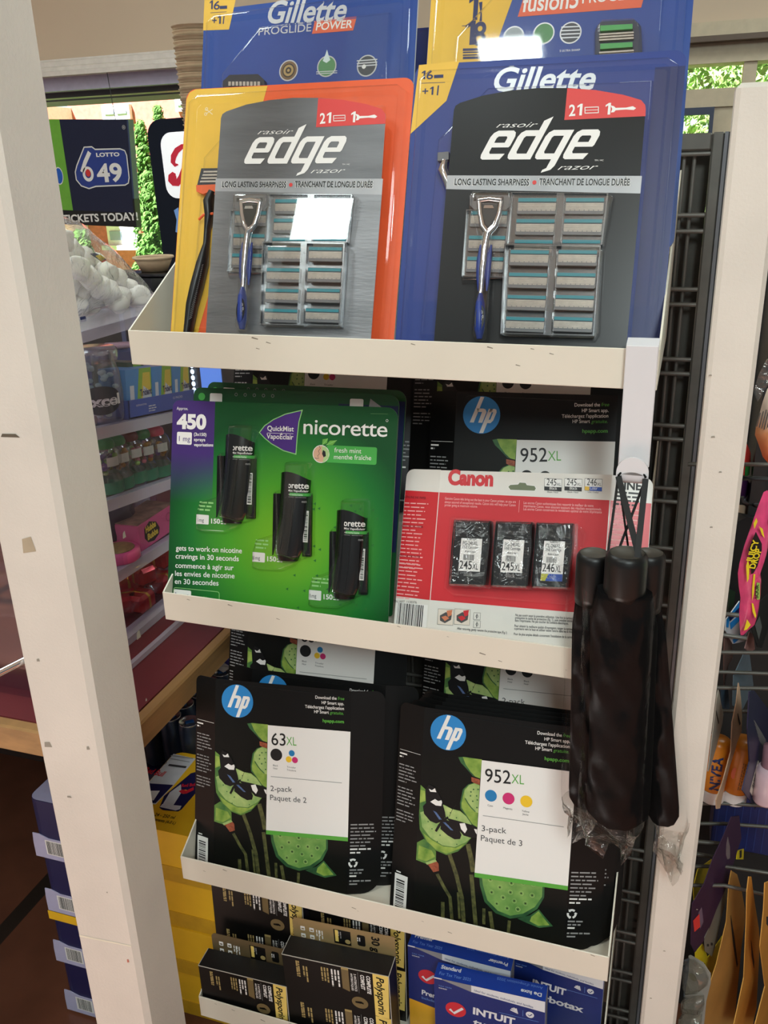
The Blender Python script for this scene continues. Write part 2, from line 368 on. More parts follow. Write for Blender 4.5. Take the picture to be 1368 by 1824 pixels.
b = MB(); b.box((wx0, 2.38, at(200, 184, 2.6).z), (wx1+.3, 2.6, at(200, 170, 2.6).z), mat('soffit', (90, 84, 92), .8))
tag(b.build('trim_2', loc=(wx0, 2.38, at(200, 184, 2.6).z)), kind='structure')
leaf = mat('cedar_green', (86, 132, 60), .9, var=.35, vscale=14); leaf2 = mat('pale_tree_green', (158, 192, 118), .9, var=.3, vscale=9); bark = mat('bark', (88, 70, 52), .9)
def tree(name, label, x, y, z, H_, R_, m, n, cone, seed, group):
    rg = random.Random(seed); t = thing(name, label, 'tree', (x, y, z), None, group)
    b = MB(); b.tube([(0,0,0), (0,0,H_*.6)], [R_*.14, R_*.06], bark, 7); b.build('trunk', t)
    b = MB()
    for i in range(n):
        q = rg.random()**1.0; zc = H_*(.08+.9*q) if cone else H_*(.45+.5*rg.random()); rr = R_*(1-q)*.95+.02 if cone else R_*math.sqrt(max(.05, 1-((zc/H_-.7)/.32)**2))
        th = rg.uniform(0, 6.28); k = rr*math.sqrt(rg.random()); c = V((k*math.cos(th), k*math.sin(th), zc)); s = R_*(rg.uniform(.05, .11) if cone else rg.uniform(.010, .024))
        for j in range(3):
            a = V((rg.gauss(0,1), rg.gauss(0,1), rg.gauss(0,1))).normalized(); e = a.orthogonal().normalized(); f_ = a.cross(e); o_ = c+a*s*.6
            b.add([o_+e*s, o_+f_*s*.5, o_-e*s*.9, o_-f_*s*.5, o_+a*s*.4], [(0,1,4), (1,2,4), (2,3,4), (3,0,4)], m)
    b.build('foliage', t)
for i, (px, top, rr, lab) in enumerate(((279, 182, .42, 'tallest cedar to the right of the hanging lottery sign'), (247, 208, .42, 'cedar whose tip shows just above the lottery sign'), (262, 300, .5, 'low cedar between lottery sign and black sign'), (140, 405, .7, 'rounded bush below the lottery sign beside the white post'))):
    p = at(px, top, (7.6, 6.4, 5.2, 3.6)[i]); tree('cedar_tree', lab, p.x, p.y, -.3, p.z+.3, rr*(.9, .8, .62, .5)[i], leaf, 1500, True, i, 'cedars on the lawn')
for i, (px, y, lab) in enumerate(((1262, 70, 'leafy tree seen through the upper right window'), (1215, 170, 'leafy tree seen low in the right window'))):
    p = at(px, y, (4.2, 7.0)[i]); tree('leafy_tree', lab, p.x, p.y, -.3, p.z+1.0, 1.35, leaf2, 7000, False, 20+i, 'trees outside the right window')

# ---------------------------------------------------------------- the white posts
def chip(b, x, z, w, h, y, m): b.poly([(x, y, z), (x+w, y, z+h*.2), (x+w*.8, y, z+h), (x+w*.1, y, z+h*.8)], m)
PY = -.25
pl, pr = at(93, 1462, PY).x, at(203, 1462, PY).x
pd = atx(282, 1462, pr).y-PY
b = MB(); b.bbox((pl, PY, 0), (pr, PY+pd, 2.749), .006, WHITE_PAINT)
post = thing('white_post', 'wide scuffed white post at the left in front of the burgundy counter', 'post', (pl, PY, 0))
Lp = V(post.location)
b.v = [tuple(V(v)-Lp) for v in b.v]
cm_ = mat('chipped_paint', (176, 160, 135), .8); dm = mat('grey_scuff', (150, 143, 130), .8)
def on_post(px, py): return at(px, py, PY)-Lp
for px, py, w, h, m in ((2, 778, .022, .004, mat('dark_chip', (96, 86, 72), .8)), (42, 985, .016, .019, cm_), (66, 1178, .004, .004, dm), (80, 1330, .010, .008, dm), (155, 1335, .004, .005, dm), (120, 1420, .006, .003, dm), (190, 1590, .002, .002, dm), (227, 1714, .003, .006, mat('red_mark', (190, 110, 90), .7))):
    p = on_post(px, py); chip(b, p.x, p.z, w, h, -.0004, m)
p0 = on_post(142, 1668); p1 = on_post(234, 1684)
b.poly([(p0.x, -.0004, p0.z), (p1.x, -.0004, p1.z-.002), (p1.x, -.0004, p1.z), (p0.x, -.0004, p0.z+.003)], mat('seam', (232, 226, 205), .6))
for py, z_, s_ in ((1140, 0, .008), (960, 0, .006), (1250, 0, .003), (905, 0, .002)):
    q = atx(190+(py-900)*.14+20, py, pr)-Lp; b.poly([(q.x+.0004, q.y, q.z), (q.x+.0004, q.y+s_, q.z), (q.x+.0004, q.y+s_*.8, q.z+s_*1.3), (q.x+.0004, q.y+.2*s_, q.z+s_)], dm)
b.build('shaft', post)
# low end post at the right
RY = -.02
rl, rr_ = at(1262, 640, RY).x, at(1349, 640, RY).x; rtop = at(1340, 146, RY).z
b = MB(); b.bbox((0, 0, 0), (rr_-rl, .05, rtop), .004, WHITE_PAINT)
rp = thing('end_post', 'narrow white post standing right of the shelves beside the candy rack', 'post', (rl, RY, 0))
for px, py, s_ in ((1266, 780, .004), (1264, 940, .003), (1262, 670, .003), (1240, 1620, .002), (1157, 1778, .003), (1181, 1694, .003), (1280, 842, .003)):
    p = at(px, py, RY)-V(rp.location); chip(b, p.x, p.z, s_, s_*.6, -.0004, dm)
b.build('shaft', rp)

# ---------------------------------------------------------------- wire grid that carries the shelves
GY = .33
g = thing('wire_grid', 'dark grey wire grid panel behind the cream shelves', 'rack', (0, GY, 0)); 
gx0, gx1 = at(1231, 640, GY-.01).x, at(1251, 640, GY-.01).x; gz = at(1285, 235, GY-.01).z
b = MB()
for x in (-.02, gx0): b.bbox((x, -.02, 0), (x+gx1-gx0, .004, gz), .002, GREY_METAL)
b.bbox((gx1*0+.0, -.0195, gz-.020), (gx0, .0035, gz-.0005), .002, GREY_METAL); b.bbox((0, -.02, .02), (gx0, .004, .05), .002, GREY_METAL); b.build('frame', g)
b = MB(); b.box((gx1, -.022, 0), (gx1+.004, .004, gz), mat('painted_glint', (120, 122, 128), .3, .3)); b.build('edge_glint', g)  # pale strip paints the reflection line along the frame edge
b = MB(); b.box((gx1+.0045, -.01, 0), (gx1+.012, .03, gz), mat('dark_gap_strip', (38, 38, 40), .5)); b.build('side_strip', g)  # dark strip filling the narrow gap between frame and end post
b = MB(); b.box((-.01, .012, .02), (gx0, .02, gz), GREY_PANEL); b.build('back_panel', g)
b = MB(); z0 = at(1200, 636, GY).z
for k in range(-13, 4):
    for q in (0, -.019):
        z = z0+k*.0895+q
        if .05 < z < gz: b.tube([(0, -.014, z), (gx0, -.014, z)], .0032, WIRE, 6)
for k in range(10):
    for q in (0, .012): x = gx0-.018-k*.062-q; b.tube([(x, -.006, .03), (x, -.006, gz)], .0026, WIRE, 6)
b.build('wires', g)

# ---------------------------------------------------------------- the four cream shelves
LIPY = (.001, .0006, -.0411, -.0448); LIPZ = (1.3518, 1.0104, .6093, .3413); TH = .002
FLOORZ = [z-.0378 for z in LIPZ]
RISE = ((.150, .117), (.172, .10), (.085, .112), (.11, .06))
names = ('topmost cream metal shelf holding the razor packs', 'cream metal shelf holding the nicotine spray and red ink pack', 'cream metal shelf holding the two front black ink packs', 'lowest cream metal shelf holding ointment and tax software boxes')
for i in range(4):
    y0, z = LIPY[i], LIPZ[i]; dp = GY-.022-y0
    t = thing('display_shelf', names[i], 'shelf', (0, y0, z), Matrix.Rotation(.0072 if i != 2 else .005, 3, 'Y'), 'cream shelves on the wire grid')
    b = MB(); b.bbox((0, 0, -.0405), (.6, TH, 0), .0006, CREAM)
    rg = random.Random(i)
    for k in range(8):
        x = rg.uniform(.02, .58); q = rg.uniform(-.03, -.001); s_ = rg.uniform(.001, .004)
        b.poly([(x, -.0002, q), (x+s_*2, -.0002, q-s_*.4), (x+s_*2.2, -.0002, q-s_*.2), (x+s_*.3, -.0002, q+s_*.3)], CREAM2)
    b.build('front_lip', t)
    b = MB(); b.box((0, TH, -.0405), (.6, dp, -.0385), CREAM); b.build('shelf_base', t)
    for x in (0, .6-TH):
        pts = [(TH, -.0385), (dp, -.0385), (dp, .16), (.255, .14), (TH, 0)]; b = MB(); n = 5
        b.add([(x, *p) for p in pts]+[(x+TH, *p) for p in pts], [list(range(n))[::-1], list(range(n, 2*n))]+[(k, (k+1) % n, n+(k+1) % n, n+k) for k in range(n)], CREAM); b.build('side_panel', t)
    ry, rh = RISE[i]; b = MB(); b.box((TH, ry-y0, -.0385), (.6-TH, dp, -.0385+rh), CREAM); b.build('step', t)
# ================================================================= razor packs on the top shelf
cA = crop(700, 0, 2.048); cB = crop(780, 330, 4.1455)
INK_RED = mat('tag_red', (214, 58, 54), .45, var=0); INK_SILVER = mat('silver_foil', (158, 158, 160), .4, .3, var=.12, vscale=18)
PAPER_BLACK = mat('gloss_black_card', (13, 13, 14), .34, spec=.3, var=.1, vscale=30)
def foil(name, col):
    m = mat(name, col, .42, .82, var=.16, vscale=22, bump=.12, bscale=130)
    nt = m.node_tree; nz = [n for n in nt.nodes if n.type == 'TEX_NOISE'][0]; tc = [n for n in nt.nodes if n.type == 'TEX_COORD'][0]
    mp = nt.nodes.new('ShaderNodeMapping'); mp.inputs['Scale'].default_value = (.35, 1, 2.2); nt.links.new(tc.outputs['Object'], mp.inputs[0])
    for n in nt.nodes:
        if n.type == 'TEX_NOISE': nt.links.new(mp.outputs[0], n.inputs[0])
    return m
FOIL_GREY = foil('grey_foil_card', (106, 106, 108))
TEAL = mat('teal_strip', (20, 128, 140), .4, var=0); BLADE = mat('blade_steel', (176, 166, 154), .35, .35, var=.1, vscale=200); CART = mat('cartridge_grey', (104, 104, 106), .4)
BLUE_RUB = mat('blue_rubber', (28, 52, 130), .4); BLK_RUB = mat('black_rubber', (20, 20, 21), .4)
EBL = clear('razor_blister', gloss=.9, rough=.03, base=.07)
TRAY = clear('grey_tray_plastic', (222, 224, 226), gloss=.9, rough=.2, base=.16)
eb = dict(O=(.3640, .0293, 1.3371), yaw=.060, lean=.332, roll=-.023); eg = dict(O=(.0879, .0261, 1.3411), yaw=.057, lean=.331, roll=-.021)
_R = pose(eb['yaw'], eb['lean'], eb['roll']); _M = _R.to_4x4(); _M.translation = V(eb['O']); EF = Face((0,0,0), (1,0,0), (0,0,1), _M)   # measuring frame
def eu(x, y, d=0): return EF.uv(*cA(x, y), d)
def eu2(x, y, d=0): return EF.uv(*cB(x, y), d)
CL = [(.15, 0), (.72, 0), (.72, .2), (.33, .2), (.28, .26), (.28, .74), (.33, .8), (.72, .8), (.72, 1), (.2, 1), (.06, .92), (0, .78), (0, .16), (.05, .05)]
def edge_word(F, b, A, B, xh):
    """the slanted block lettering: four letters on a baseline from A to B"""
    A, B = V(A), V(B); x = (B-A).normalized(); y = V((-x.y, x.x)); cell = (B-A).length/4; lw = cell*.90
    E1 = [(.15, 0), (.86, 0), (.95, .2), (.33, .2), (.28, .26), (.28, .74), (.33, .8), (.66, .8), (.71, .75), (.71, .58), (1, .58), (1, .80), (.94, .93), (.82, 1), (.2, 1), (.06, .92), (0, .78), (0, .16), (.05, .05)]
    E2 = [(.28, .42), (.96, .42), (1, .48), (1, .581), (.28, .581)]
    for k, parts in enumerate(((E1, E2), (CL, [(.72, 0), (1, 0), (1, 1.46), (.72, 1.32)]), (CL, [(.72, -.30), (.60, -.36), (.60, -.46), (.92, -.36), (1, -.22), (1, 1), (.72, 1)]), (E1, E2))):
        for q in parts: F.poly(b, [tuple(A+x*(k*cell+u*lw+(v*.46)*xh)+y*v*xh) for u, v in q], WHITE, .0005)
def one(F, b, A, h_, m, w_=None, d=.0005):
    w_ = w_ or h_*.42; u, v = A; F.poly(b, [(u+w_*.5, v), (u+w_, v), (u+w_, v+h_), (u+w_*.6, v+h_), (u, v+h_*.82), (u, v+h_*.66), (u+w_*.5, v+h_*.78)], m, d)
def edge_pack(label, P, paper, vb, lower):
    t, F = cardpack('razor_pack', label, 'razor pack', P['O'], P['yaw'], P['lean'], P['roll'])
    W = .2018
    top = [eu(*p) for p in ((922, 397), (920, 383), (905, 365), (840, 346), (740, 329), (640, 321), (530, 321), (430, 330), (330, 348), (245, 375), (228, 386), (222, 402))]
    out = [(0, vb), (W, vb)]+top
    out = [(min(W, max(0, u)), v) for u, v in out]
    b = MB(); F.slab(b, out, -.0008, 0, paper, WHITE)
    # red tag with icons
    F.poly(b, [eu(625, 438), eu(921, 424), (out[2][0], out[2][1]), out[3], out[4], out[5], out[6], eu(636, 322), eu(627, 420)], INK_RED, .0002)
    F.text(b, '2', eu(642, 424), eu(665, 422), .0118, WHITE, bold=.02); one(F, b, eu(670, 422), .0118, WHITE, .0052); one(F, b, eu(773, 419), .0118, WHITE, .0052)
    for q in (((699, 391), (751, 389), (751, 392), (699, 394)), ((699, 412), (751, 410), (751, 413), (699, 415)), ((699, 391), (702, 391), (702, 415), (699, 415)), ((748, 390), (751, 390), (751, 413), (748, 413)), ((699, 402), (751, 400), (751, 402), (699, 404))):
        F.poly(b, [eu(*p) for p in q][::-1], WHITE, .0004)
    F.poly(b, [eu(*p) for p in ((794, 385), (806, 388), (812, 394), (850, 393), (875, 388), (887, 395), (878, 402), (850, 400), (812, 403), (806, 410), (795, 411), (800, 398))][::-1], WHITE, .0004)
    F.text(b, 'rasoir', eu(376, 466), eu(528, 464), .0058, WHITE, shear=.5, bold=-.006); F.text(b, 'razor', eu(600, 620), eu(748, 618), .0058, WHITE, shear=.5, bold=-.006)
    edge_word(F, b, eu(312, 583), eu(716, 581), .0300)
    F.text(b, 'TM / MC', eu(735, 588), eu(768, 588), .0016, WHITE)
    band = [eu(*p) for p in ((200, 690), (886, 706), (895, 642), (206, 640))]; band[0] = (0, band[0][1]); band[3] = (0, band[3][1]); band[1] = (W, band[1][1]); band[2] = (W, band[2][1])
    F.poly(b, band, INK_SILVER, .0002)
    for s_, a, z in (('LONG LASTING SHARPNESS', 222, 498), ('TRANCHANT DE LONGUE DURÉE', 530, 865)):
        F.text(b, s_, eu(a, 676), eu(z, 678), .0074, WHITE, bold=.03, d=.0003); F.text(b, s_, eu(a+2, 675), eu(z-2, 677), .0070, BLACK, bold=.02, d=.0005)
    F.disc(b, *eu(516, 666), .0022, INK_RED, .0005)
    if lower: F.poly(b, [(0, vb), (W, vb), (W, band[1][1]), (0, band[0][1])], lower, .0001)
    b.build('card', t)
    # moulded clear cover
    b = MB(); up = ccw([eu2(*p, .011) for p in ((560, 50), (1290, 55), (1310, 80), (1235, 450), (520, 450), (490, 470), (480, 700), (170, 715), (165, 670), (220, 60), (250, 30), (540, 30))])
    shell(F, b, up, .011, EBL, .003)
    lowb = ccw([eu2(*p, .016) for p in ((520, 440), (1215, 455), (1235, 480), (1200, 1090), (1160, 1145), (490, 1130), (460, 1100), (500, 470))]); shell(F, b, lowb, .017, EBL, .003, d0=.002)
    han = ccw([eu2(*p, .016) for p in ((240, 40), (545, 40), (545, 180), (420, 390), (400, 800), (370, 1150), (330, 1165), (270, 1160), (240, 1100), (270, 800), (290, 380), (235, 180))]); shell(F, b, han, .019, EBL, .003, d0=.004)
    b.build('blister', t)
    # cartridge trays and cartridges
    b = MB()
    for q in (((545, 62), (1260, 68), (1215, 450), (500, 445)), ((500, 452), (1205, 465), (1155, 1125), (470, 1110)), ((215, 190), (540, 190), (500, 690), (180, 680))):
        p = ccw([eu2(*k, .004) for k in q]); F.slab(b, p, .0012, .0035, TRAY)
        d1 = .0105 if q[0][0] != 500 else .016
        for k in range(4): F.slab(b, ccw([p[k], p[(k+1) % 4], tuple(V(p[(k+1) % 4])*.985+V(p[(k+2) % 4])*.015), tuple(V(p[k])*.985+V(p[k-1])*.015)]), .0035, d1-.001, TRAY)
    for q in (((880, 66), (935, 66), (905, 450), (850, 448)), ((828, 460), (880, 460), (840, 1120), (785, 1115))):
        F.slab(b, ccw([eu2(*k, .006) for k in q]), .0035, .0095 if q[0][0] == 880 else .0145, TRAY)
    b.build('tray', t)
    cs = []
    for y, s in ((95, 0), (250, 14), (402, 28)):
        for x in (596, 948): cs.append((x-s, y, 272, .0085))
    for k, y in enumerate((478, 645, 810, 970)):
        for x in (538, 893): cs.append((x-k*11, y, 275, .0135))
    for y, s in ((190, 0), (372, 15), (528, 28)): cs.append((246-s, y, 260, .0075))
    for x, y, w, d in cs:
        a = eu2(x, y, d); c = eu2(x+w, y+86, d); b = MB(); u0, u1, v1, v0 = a[0], c[0], a[1], c[1]; hh = v1-v0
        F.slab(b, rrect(u0-.0008, v0-.004, u1+.0008, v1+.0008, .001, 2), d-.006, d-.0012, CART)
        F.slab(b, [(u0, v1-hh*.30), (u1, v1-hh*.30), (u1, v1), (u0, v1)], d-.002, d, TEAL)
        for j in range(5): 
            z = v1-hh*(.42+.11*j); F.slab(b, [(u0, z-hh*.085), (u1, z-hh*.085), (u1, z), (u0, z)], d-.002, d-.0004-.0001*j, BLADE)
        n = 8
        for j in range(n): F.slab(b, [(u0+(u1-u0)*(j+.08)/n, v0-hh*.06), (u0+(u1-u0)*(j+.92)/n, v0-hh*.06), (u0+(u1-u0)*(j+.92)/n, v0+hh*.02), (u0+(u1-u0)*(j+.08)/n, v0+hh*.02)], d-.002, d-.0008, BLADE)
        b.build('blade_cartridge', t)
    # the razor itself
    D = .011
    P3 = lambda x, y, d=D: F.p(*eu2(x, y, d), d)
    b = MB()
    path = [(368, 350), (357, 400), (345, 480), (338, 560), (328, 640), (322, 720), (316, 800), (314, 850), (312, 960), (308, 1060), (306, 1120)]
    b.tube([P3(*p) for p in path], [.0058, .0052, .0050, .0052, .0048, .0038, .0034, .0042, .006, .006, .003], CHROME, 14, flat=.8)
    # forked neck
    b.tube([P3(368, 352), P3(330, 300), P3(312, 210), P3(305, 120)], [.004, .0032, .0028, .0028], CHROME, 10)
    b.tube([P3(368, 352), P3(420, 300), P3(452, 210), P3(468, 120)], [.004, .0032, .0028, .0028], CHROME, 10)
    b.tube([P3(300, 112), P3(380, 100), P3(474, 112)], .003, CHROME, 10)
    hd = b.build('razor_handle', t)
    b = MB(); q = ccw([eu2(*p, D) for p in ((322, 140), (440, 140), (430, 250), (375, 335), (350, 320), (325, 250))]); F.slab(b, q, D-.004, D+.0008, BLK_RUB)
    F.slab(b, ccw([eu2(*p, D) for p in ((345, 150), (405, 150), (415, 172), (338, 172))]), D, D+.0016, CHROME); b.build('neck_pad', hd)
    b = MB(); b.tube([P3(316, 800, D+.001), P3(313, 870, D+.002), P3(310, 970, D+.002), P3(307, 1060, D+.002), P3(306, 1135, D+.001)], [.003, .0068, .008, .0078, .004], BLUE_RUB, 14, flat=.7)
    b.tube([P3(395, 440, D-.001), P3(378, 540, D-.001), P3(368, 660, D-.001), P3(360, 780, D-.001)], [.001, .003, .0028, .001], BLUE_RUB, 8); b.tube([P3(315, 440, D-.001), P3(304, 560, D-.001), P3(300, 680, D-.001), P3(300, 780, D-.001)], [.001, .0028, .0026, .001], BLUE_RUB, 8)
    gr = b.build('grip', hd)
    b = MB(); c = eu2(308, 980, D+.008); F.disc(b, c[0], c[1], .0052, BLK_RUB, D+.0084, ry=.0135)
    A = eu2(312, 1050, D+.008); B = eu2(322, 940, D+.008); F.text(b, 'edge', (c[0]-.0012+.0035, c[1]-.007), (c[0]-.0005+.0035, c[1]+.008), .0042, mat('grip_print', (150, 150, 150), .5), D+.0088, shear=.4, bold=.01); b.build('grip_pad', hd)
    b = MB(); q = ccw([eu2(*p, .008) for p in ((235, 75), (530, 75), (540, 150), (500, 182), (270, 180), (238, 150))]); F.slab(b, q, .003, .0085, CART)
    for k in range(6): F.slab(b, ccw([eu2(*p, .009) for p in ((265+k*40, 84), (285+k*40, 84), (285+k*40, 112), (265+k*40, 112))]), .0085, .0098, BLK_RUB)
    b.build('razor_head', t)
    return t
edge_pack('black razor blister card reading edge, front right on the top shelf', eb, PAPER_BLACK, -.0255, mat('black_card_lower', (22, 22, 23), .3, .2, var=.2, vscale=12))
edge_pack('silver grey razor blister card reading edge, front left on the top shelf', eg, FOIL_GREY, -.0297, foil('grey_foil_lower', (128, 128, 130)))

# ---------------------------------------------------------------- large blister packs behind
BLUE_CARD = mat('razor_blue_card', (8, 46, 128), .4, var=.08, vscale=8); BLUE2 = mat('razor_blue_card_dark', (10, 28, 92), .4)
YELLOW = mat('tag_yellow', (230, 184, 60), .45, var=.03); ORANGE = mat('razor_orange_card', (232, 92, 40), .45, var=.04); NAVY = mat('navy_ink', (24, 40, 92), .5, var=0)
ORANGE_TAG = mat('orange_banner', (226, 100, 66), .45, var=0); SILVER_TXT = mat('silver_print', (205, 208, 212), .35, .3, var=0)
GW, GH = .286, .2985
def tray_cover(F, t, vb, cham=True):
    b = MB()
    o = [(.006, vb+.004), (GW-.006, vb+.004), (GW-.006, GH-.016), (GW-.018, GH-.008), (.018, GH-.008), (.006, GH-.018)]
    shell(F, b, o, .009, CLEAR, .004, cap=False)
    i = inset(o, .0085); n = len(o)
    vs = [F.p(*p, .009) for p in inset(o, .0055)]+[F.p(*p, .009) for p in i]; b.add(vs, [(k, (k+1) % n, n+(k+1) % n, n+k) for k in range(n)], CLEAR, True)
    j = inset(i, .003); vs = [F.p(*p, .009) for p in i]+[F.p(*p, .003) for p in j]; b.add(vs, [(k, (k+1) % n, n+(k+1) % n, n+k) for k in range(n)], CLEAR, True)
    k_ = [(.030, vb+.03), (GW-.030, vb+.03), (GW-.030, GH-.032), (.085, GH-.032), (.034, GH-.085)]
    shell(F, b, k_, .013, CLEAR, .004, d0=.003)
    n = len(j); 
    b.poly([F.p(*p, .003) for p in j], CLEAR)
    b.build('tray_cover', t)
def big_pack(label, P, vb, back, front_art, thick=.004, cham=True):
    t, F = cardpack('razor_pack', label, 'razor pack', P[0], P[1], P[2], P[3])
    b = MB(); F.slab(b, rrect(0, vb, GW, GH, .012), -thick, 0, back, mat('pale_plastic_edge', (205, 208, 214), .3))
    front_art(b, F, t); b.build('card', t)
    tray_cover(F, t, vb); return t
c1 = crop(300, 0, 2.9413)
def art_blue(b, F, t):
    e = lambda x, y, d=0: F.uv(*cA(x, y), d)
    F.poly(b, [(0, GH-.075), e(195, 368), e(243, 222), (.004, GH-.0005)][::1], YELLOW, .0002)
    one(F, b, e(104, 290), .0092, NAVY, .0042); F.text(b, '6', e(122, 290), e(146, 288), .0092, NAVY, bold=.01); F.text(b, '+', e(106, 348), e(128, 347), .0088, NAVY, bold=.01); one(F, b, e(134, 347), .0088, NAVY, .0040)
    F.poly(b, [e(*p) for p in ((150, 286), (184, 284), (184, 272), (150, 274))], NAVY, .0004); F.line(b, [e(100, 304), e(190, 301)], .0006, NAVY); F.line(b, [e(162, 348), e(166, 312)], .0016, NAVY)
    F.text(b, 'Gillette', e(366, 332), e(736, 326), .0255, SILVER_TXT, bold=.022, shear=.22)
    F.rect(b, GW-.03, -.03, GW-.0005, GH-.016, BLUE2, .0001)
    # razor in its well, mostly behind the black card
    b2 = MB(); p = [F.p(*e(x, y, .009), .009) for x, y in ((190, 585), (182, 620), (200, 660), (215, 720))]; b2.tube(p, [.004, .006, .006, .005], CHROME, 10); b2.build('razor_handle', t)
    b2 = MB(); F.slab(b2, ccw([e(*q, .009) for q in ((165, 560), (205, 556), (205, 585), (165, 590))]), .003, .012, CART); b2.build('razor_head', t)
big_pack('blue razor blister card standing behind the black card, yellow corner tag', ((.3126, .0563, 1.3429), .025, .325, -.009), -.030, BLUE_CARD, art_blue)
def art_orange(b, F, t):
    e = lambda x, y, d=0: F.uv(*c1(x, y), d)
    F.poly(b, [(0.0004, -.022), e(150, 1760), e(520, 450), (.012, GH-.0004), (.004, GH-.004), (.0004, GH-.012)], YELLOW, .0002)
    gl = mat('pale_print', (240, 225, 190), .5, var=0); F.line(b, [e(197, 572), e(232, 600)], .0008, gl); F.line(b, [e(197, 598), e(232, 572)], .0008, gl); F.ring(b, *e(196, 598), .002, .0007, gl); F.ring(b, *e(200, 572), .002, .0007, gl)
    P3 = lambda x, y, d=.008: F.p(*e(x, y, d), d)
    b2 = MB(); F.slab(b2, ccw([e(*p, .01) for p in ((172, 882), (300, 880), (300, 965), (150, 972))]), .003, .010, mat('dark_blade_head', (52, 54, 60), .35, .3)); 
    for k in range(4): F.slab(b2, ccw([e(*p, .011) for p in ((185-k*6, 895+k*17), (300, 893+k*17), (300, 902+k*17), (182-k*6, 904+k*17))]), .010, .0108, BLADE)
    F.slab(b2, ccw([e(*p, .01) for p in ((148, 972), (300, 966), (300, 1005), (245, 1022), (215, 1008), (185, 1018), (150, 1005))]), .003, .0115, mat('orange_rubber', (224, 96, 48), .5)); b2.build('razor_head', t)
    b2 = MB(); b2.tube([P3(235, 1005), P3(215, 1060), P3(220, 1130), P3(205, 1200), P3(200, 1280), P3(180, 1380), P3(150, 1500), P3(125, 1600), P3(110, 1700), P3(98, 1780)], [.008, .011, .010, .006, .006, .011, .012, .011, .009, .008], BLK_RUB, 12, flat=.6)
    b2.tube([P3(160, 1150, .012), P3(185, 1125, .014), P3(235, 1118, .014)], .0016, mat('orange_rubber', (224, 96, 48)), 8); b2.build('razor_handle', t)
    b2 = MB(); 
    for k in range(26): 
        x, y = 165-k*2.4, 1400+k*11
        b2.tube([P3(x, y, .0158), P3(x+18, y-14, .0158)], .0004, mat('grip_rib_grey', (120, 120, 122), .3), 4, cap=False)  # hair-thin grey ribs across the black grip
    b2.build('grip_texture', t)
big_pack('orange and yellow razor blister card behind the silver grey card', ((.0237, .0530, 1.3344), .014, .337, -.008), -.022, ORANGE, art_orange, .008)
def circle_icons(b, F, pts, r, e):
    rims = mat('icon_rim', (196, 198, 200), .35, .4, var=0)
    for k, (p, m) in enumerate(pts):
        F.disc(b, *e(*p), r, rims, .0003); F.disc(b, *e(*p), r*.88, m, .0004)
    return rims
def art_power(b, F, t):
    e = lambda x, y, d=0: F.uv(*c1(x, y), d)
    F.poly(b, [e(182, 160), e(318, 155), e(357, -20), e(190, -22)], YELLOW, .0002)
    one(F, b, e(216, 50), .0108, NAVY, .0046); F.text(b, '6', e(236, 50), e(268, 50), .0108, NAVY, bold=.01); F.text(b, '+', e(228, 128), e(252, 127), .0095, NAVY, bold=.01); one(F, b, e(258, 127), .0105, NAVY, .0046); F.line(b, [e(220, 68), e(305, 62)], .0006, NAVY); F.poly(b, [e(*p) for p in ((270, 48), (308, 46), (308, 30), (270, 32))], NAVY, .0004); F.line(b, [e(288, 126), e(292, 85)], .0016, NAVY)
    F.text(b, 'Gillette', e(518, 122), e(930, 106), .0275, SILVER_TXT, bold=.022, shear=.22)
    F.text(b, 'PROGLIDE', e(472, 186), e(748, 164), .0095, SILVER_TXT, bold=.005)
    F.poly(b, [e(*p) for p in ((752, 178), (968, 160), (985, 98), (766, 118))], ORANGE_TAG, .0003); F.text(b, 'POWER', e(772, 160), e(962, 145), .0095, WHITE, bold=.015, shear=.1)
    br = mat('icon_bronze', (120, 92, 62), .5); gn = mat('icon_green', (84, 140, 92), .5); gy = mat('icon_charcoal', (60, 66, 74), .4)
    circle_icons(b, F, (((630, 370), br), ((830, 348), gn), ((1040, 345), gy)), .0128, e)
    for k, (r, m) in enumerate(((.0085, mat('icon_dark', (52, 44, 38), .5)), (.0068, mat('icon_gold', (176, 146, 92), .4)), (.004, mat('icon_dark', (52, 44, 38))), (.0018, mat('icon_gold', (176, 146, 92))))): F.disc(b, *e(630, 370), r, m, .0005+k*.0001)
    u, v = e(830, 300); F.poly(b, [(u-.005, v-.004), (u, v-.007), (u+.005, v-.004), (u+.002, v+.003), (u, v+.009), (u-.002, v+.003)], mat('icon_drop', (214, 228, 226), .3), .0005)
    for k in range(2): F.line(b, [e(775, 378+k*10), e(885, 372+k*10)], .001, SILVER_TXT, .0005)
    for k in range(3): F.line(b, [e(988, 320+k*14), e(1095, 312+k*14)], .0014, SILVER_TXT, .0005)
    F.disc(b, *e(1025, 350), .0026, WHITE, .0006)
    b2 = MB(); F.slab(b2, ccw([e(*p, .009) for p in ((285, 480), (285, 425), (320, 392), (470, 388), (502, 420), (508, 480))]), .002, .009, mat('dark_blade_head', (52, 54, 60), .35, .3))
    for k in range(9): F.slab(b2, ccw([e(*p, .01) for p in ((315+k*19, 428), (328+k*19, 428), (328+k*19, 450), (315+k*19, 450))]), .009, .0105, BLADE)
    b2.build('razor_head', t)
big_pack('blue razor blister card with orange banner, highest at the back left', ((.0087, .1601, 1.4308), -.018, .315, .022), -.001, mat('razor_mid_blue_card', (20, 66, 146), .4, var=.06, vscale=8), art_power)
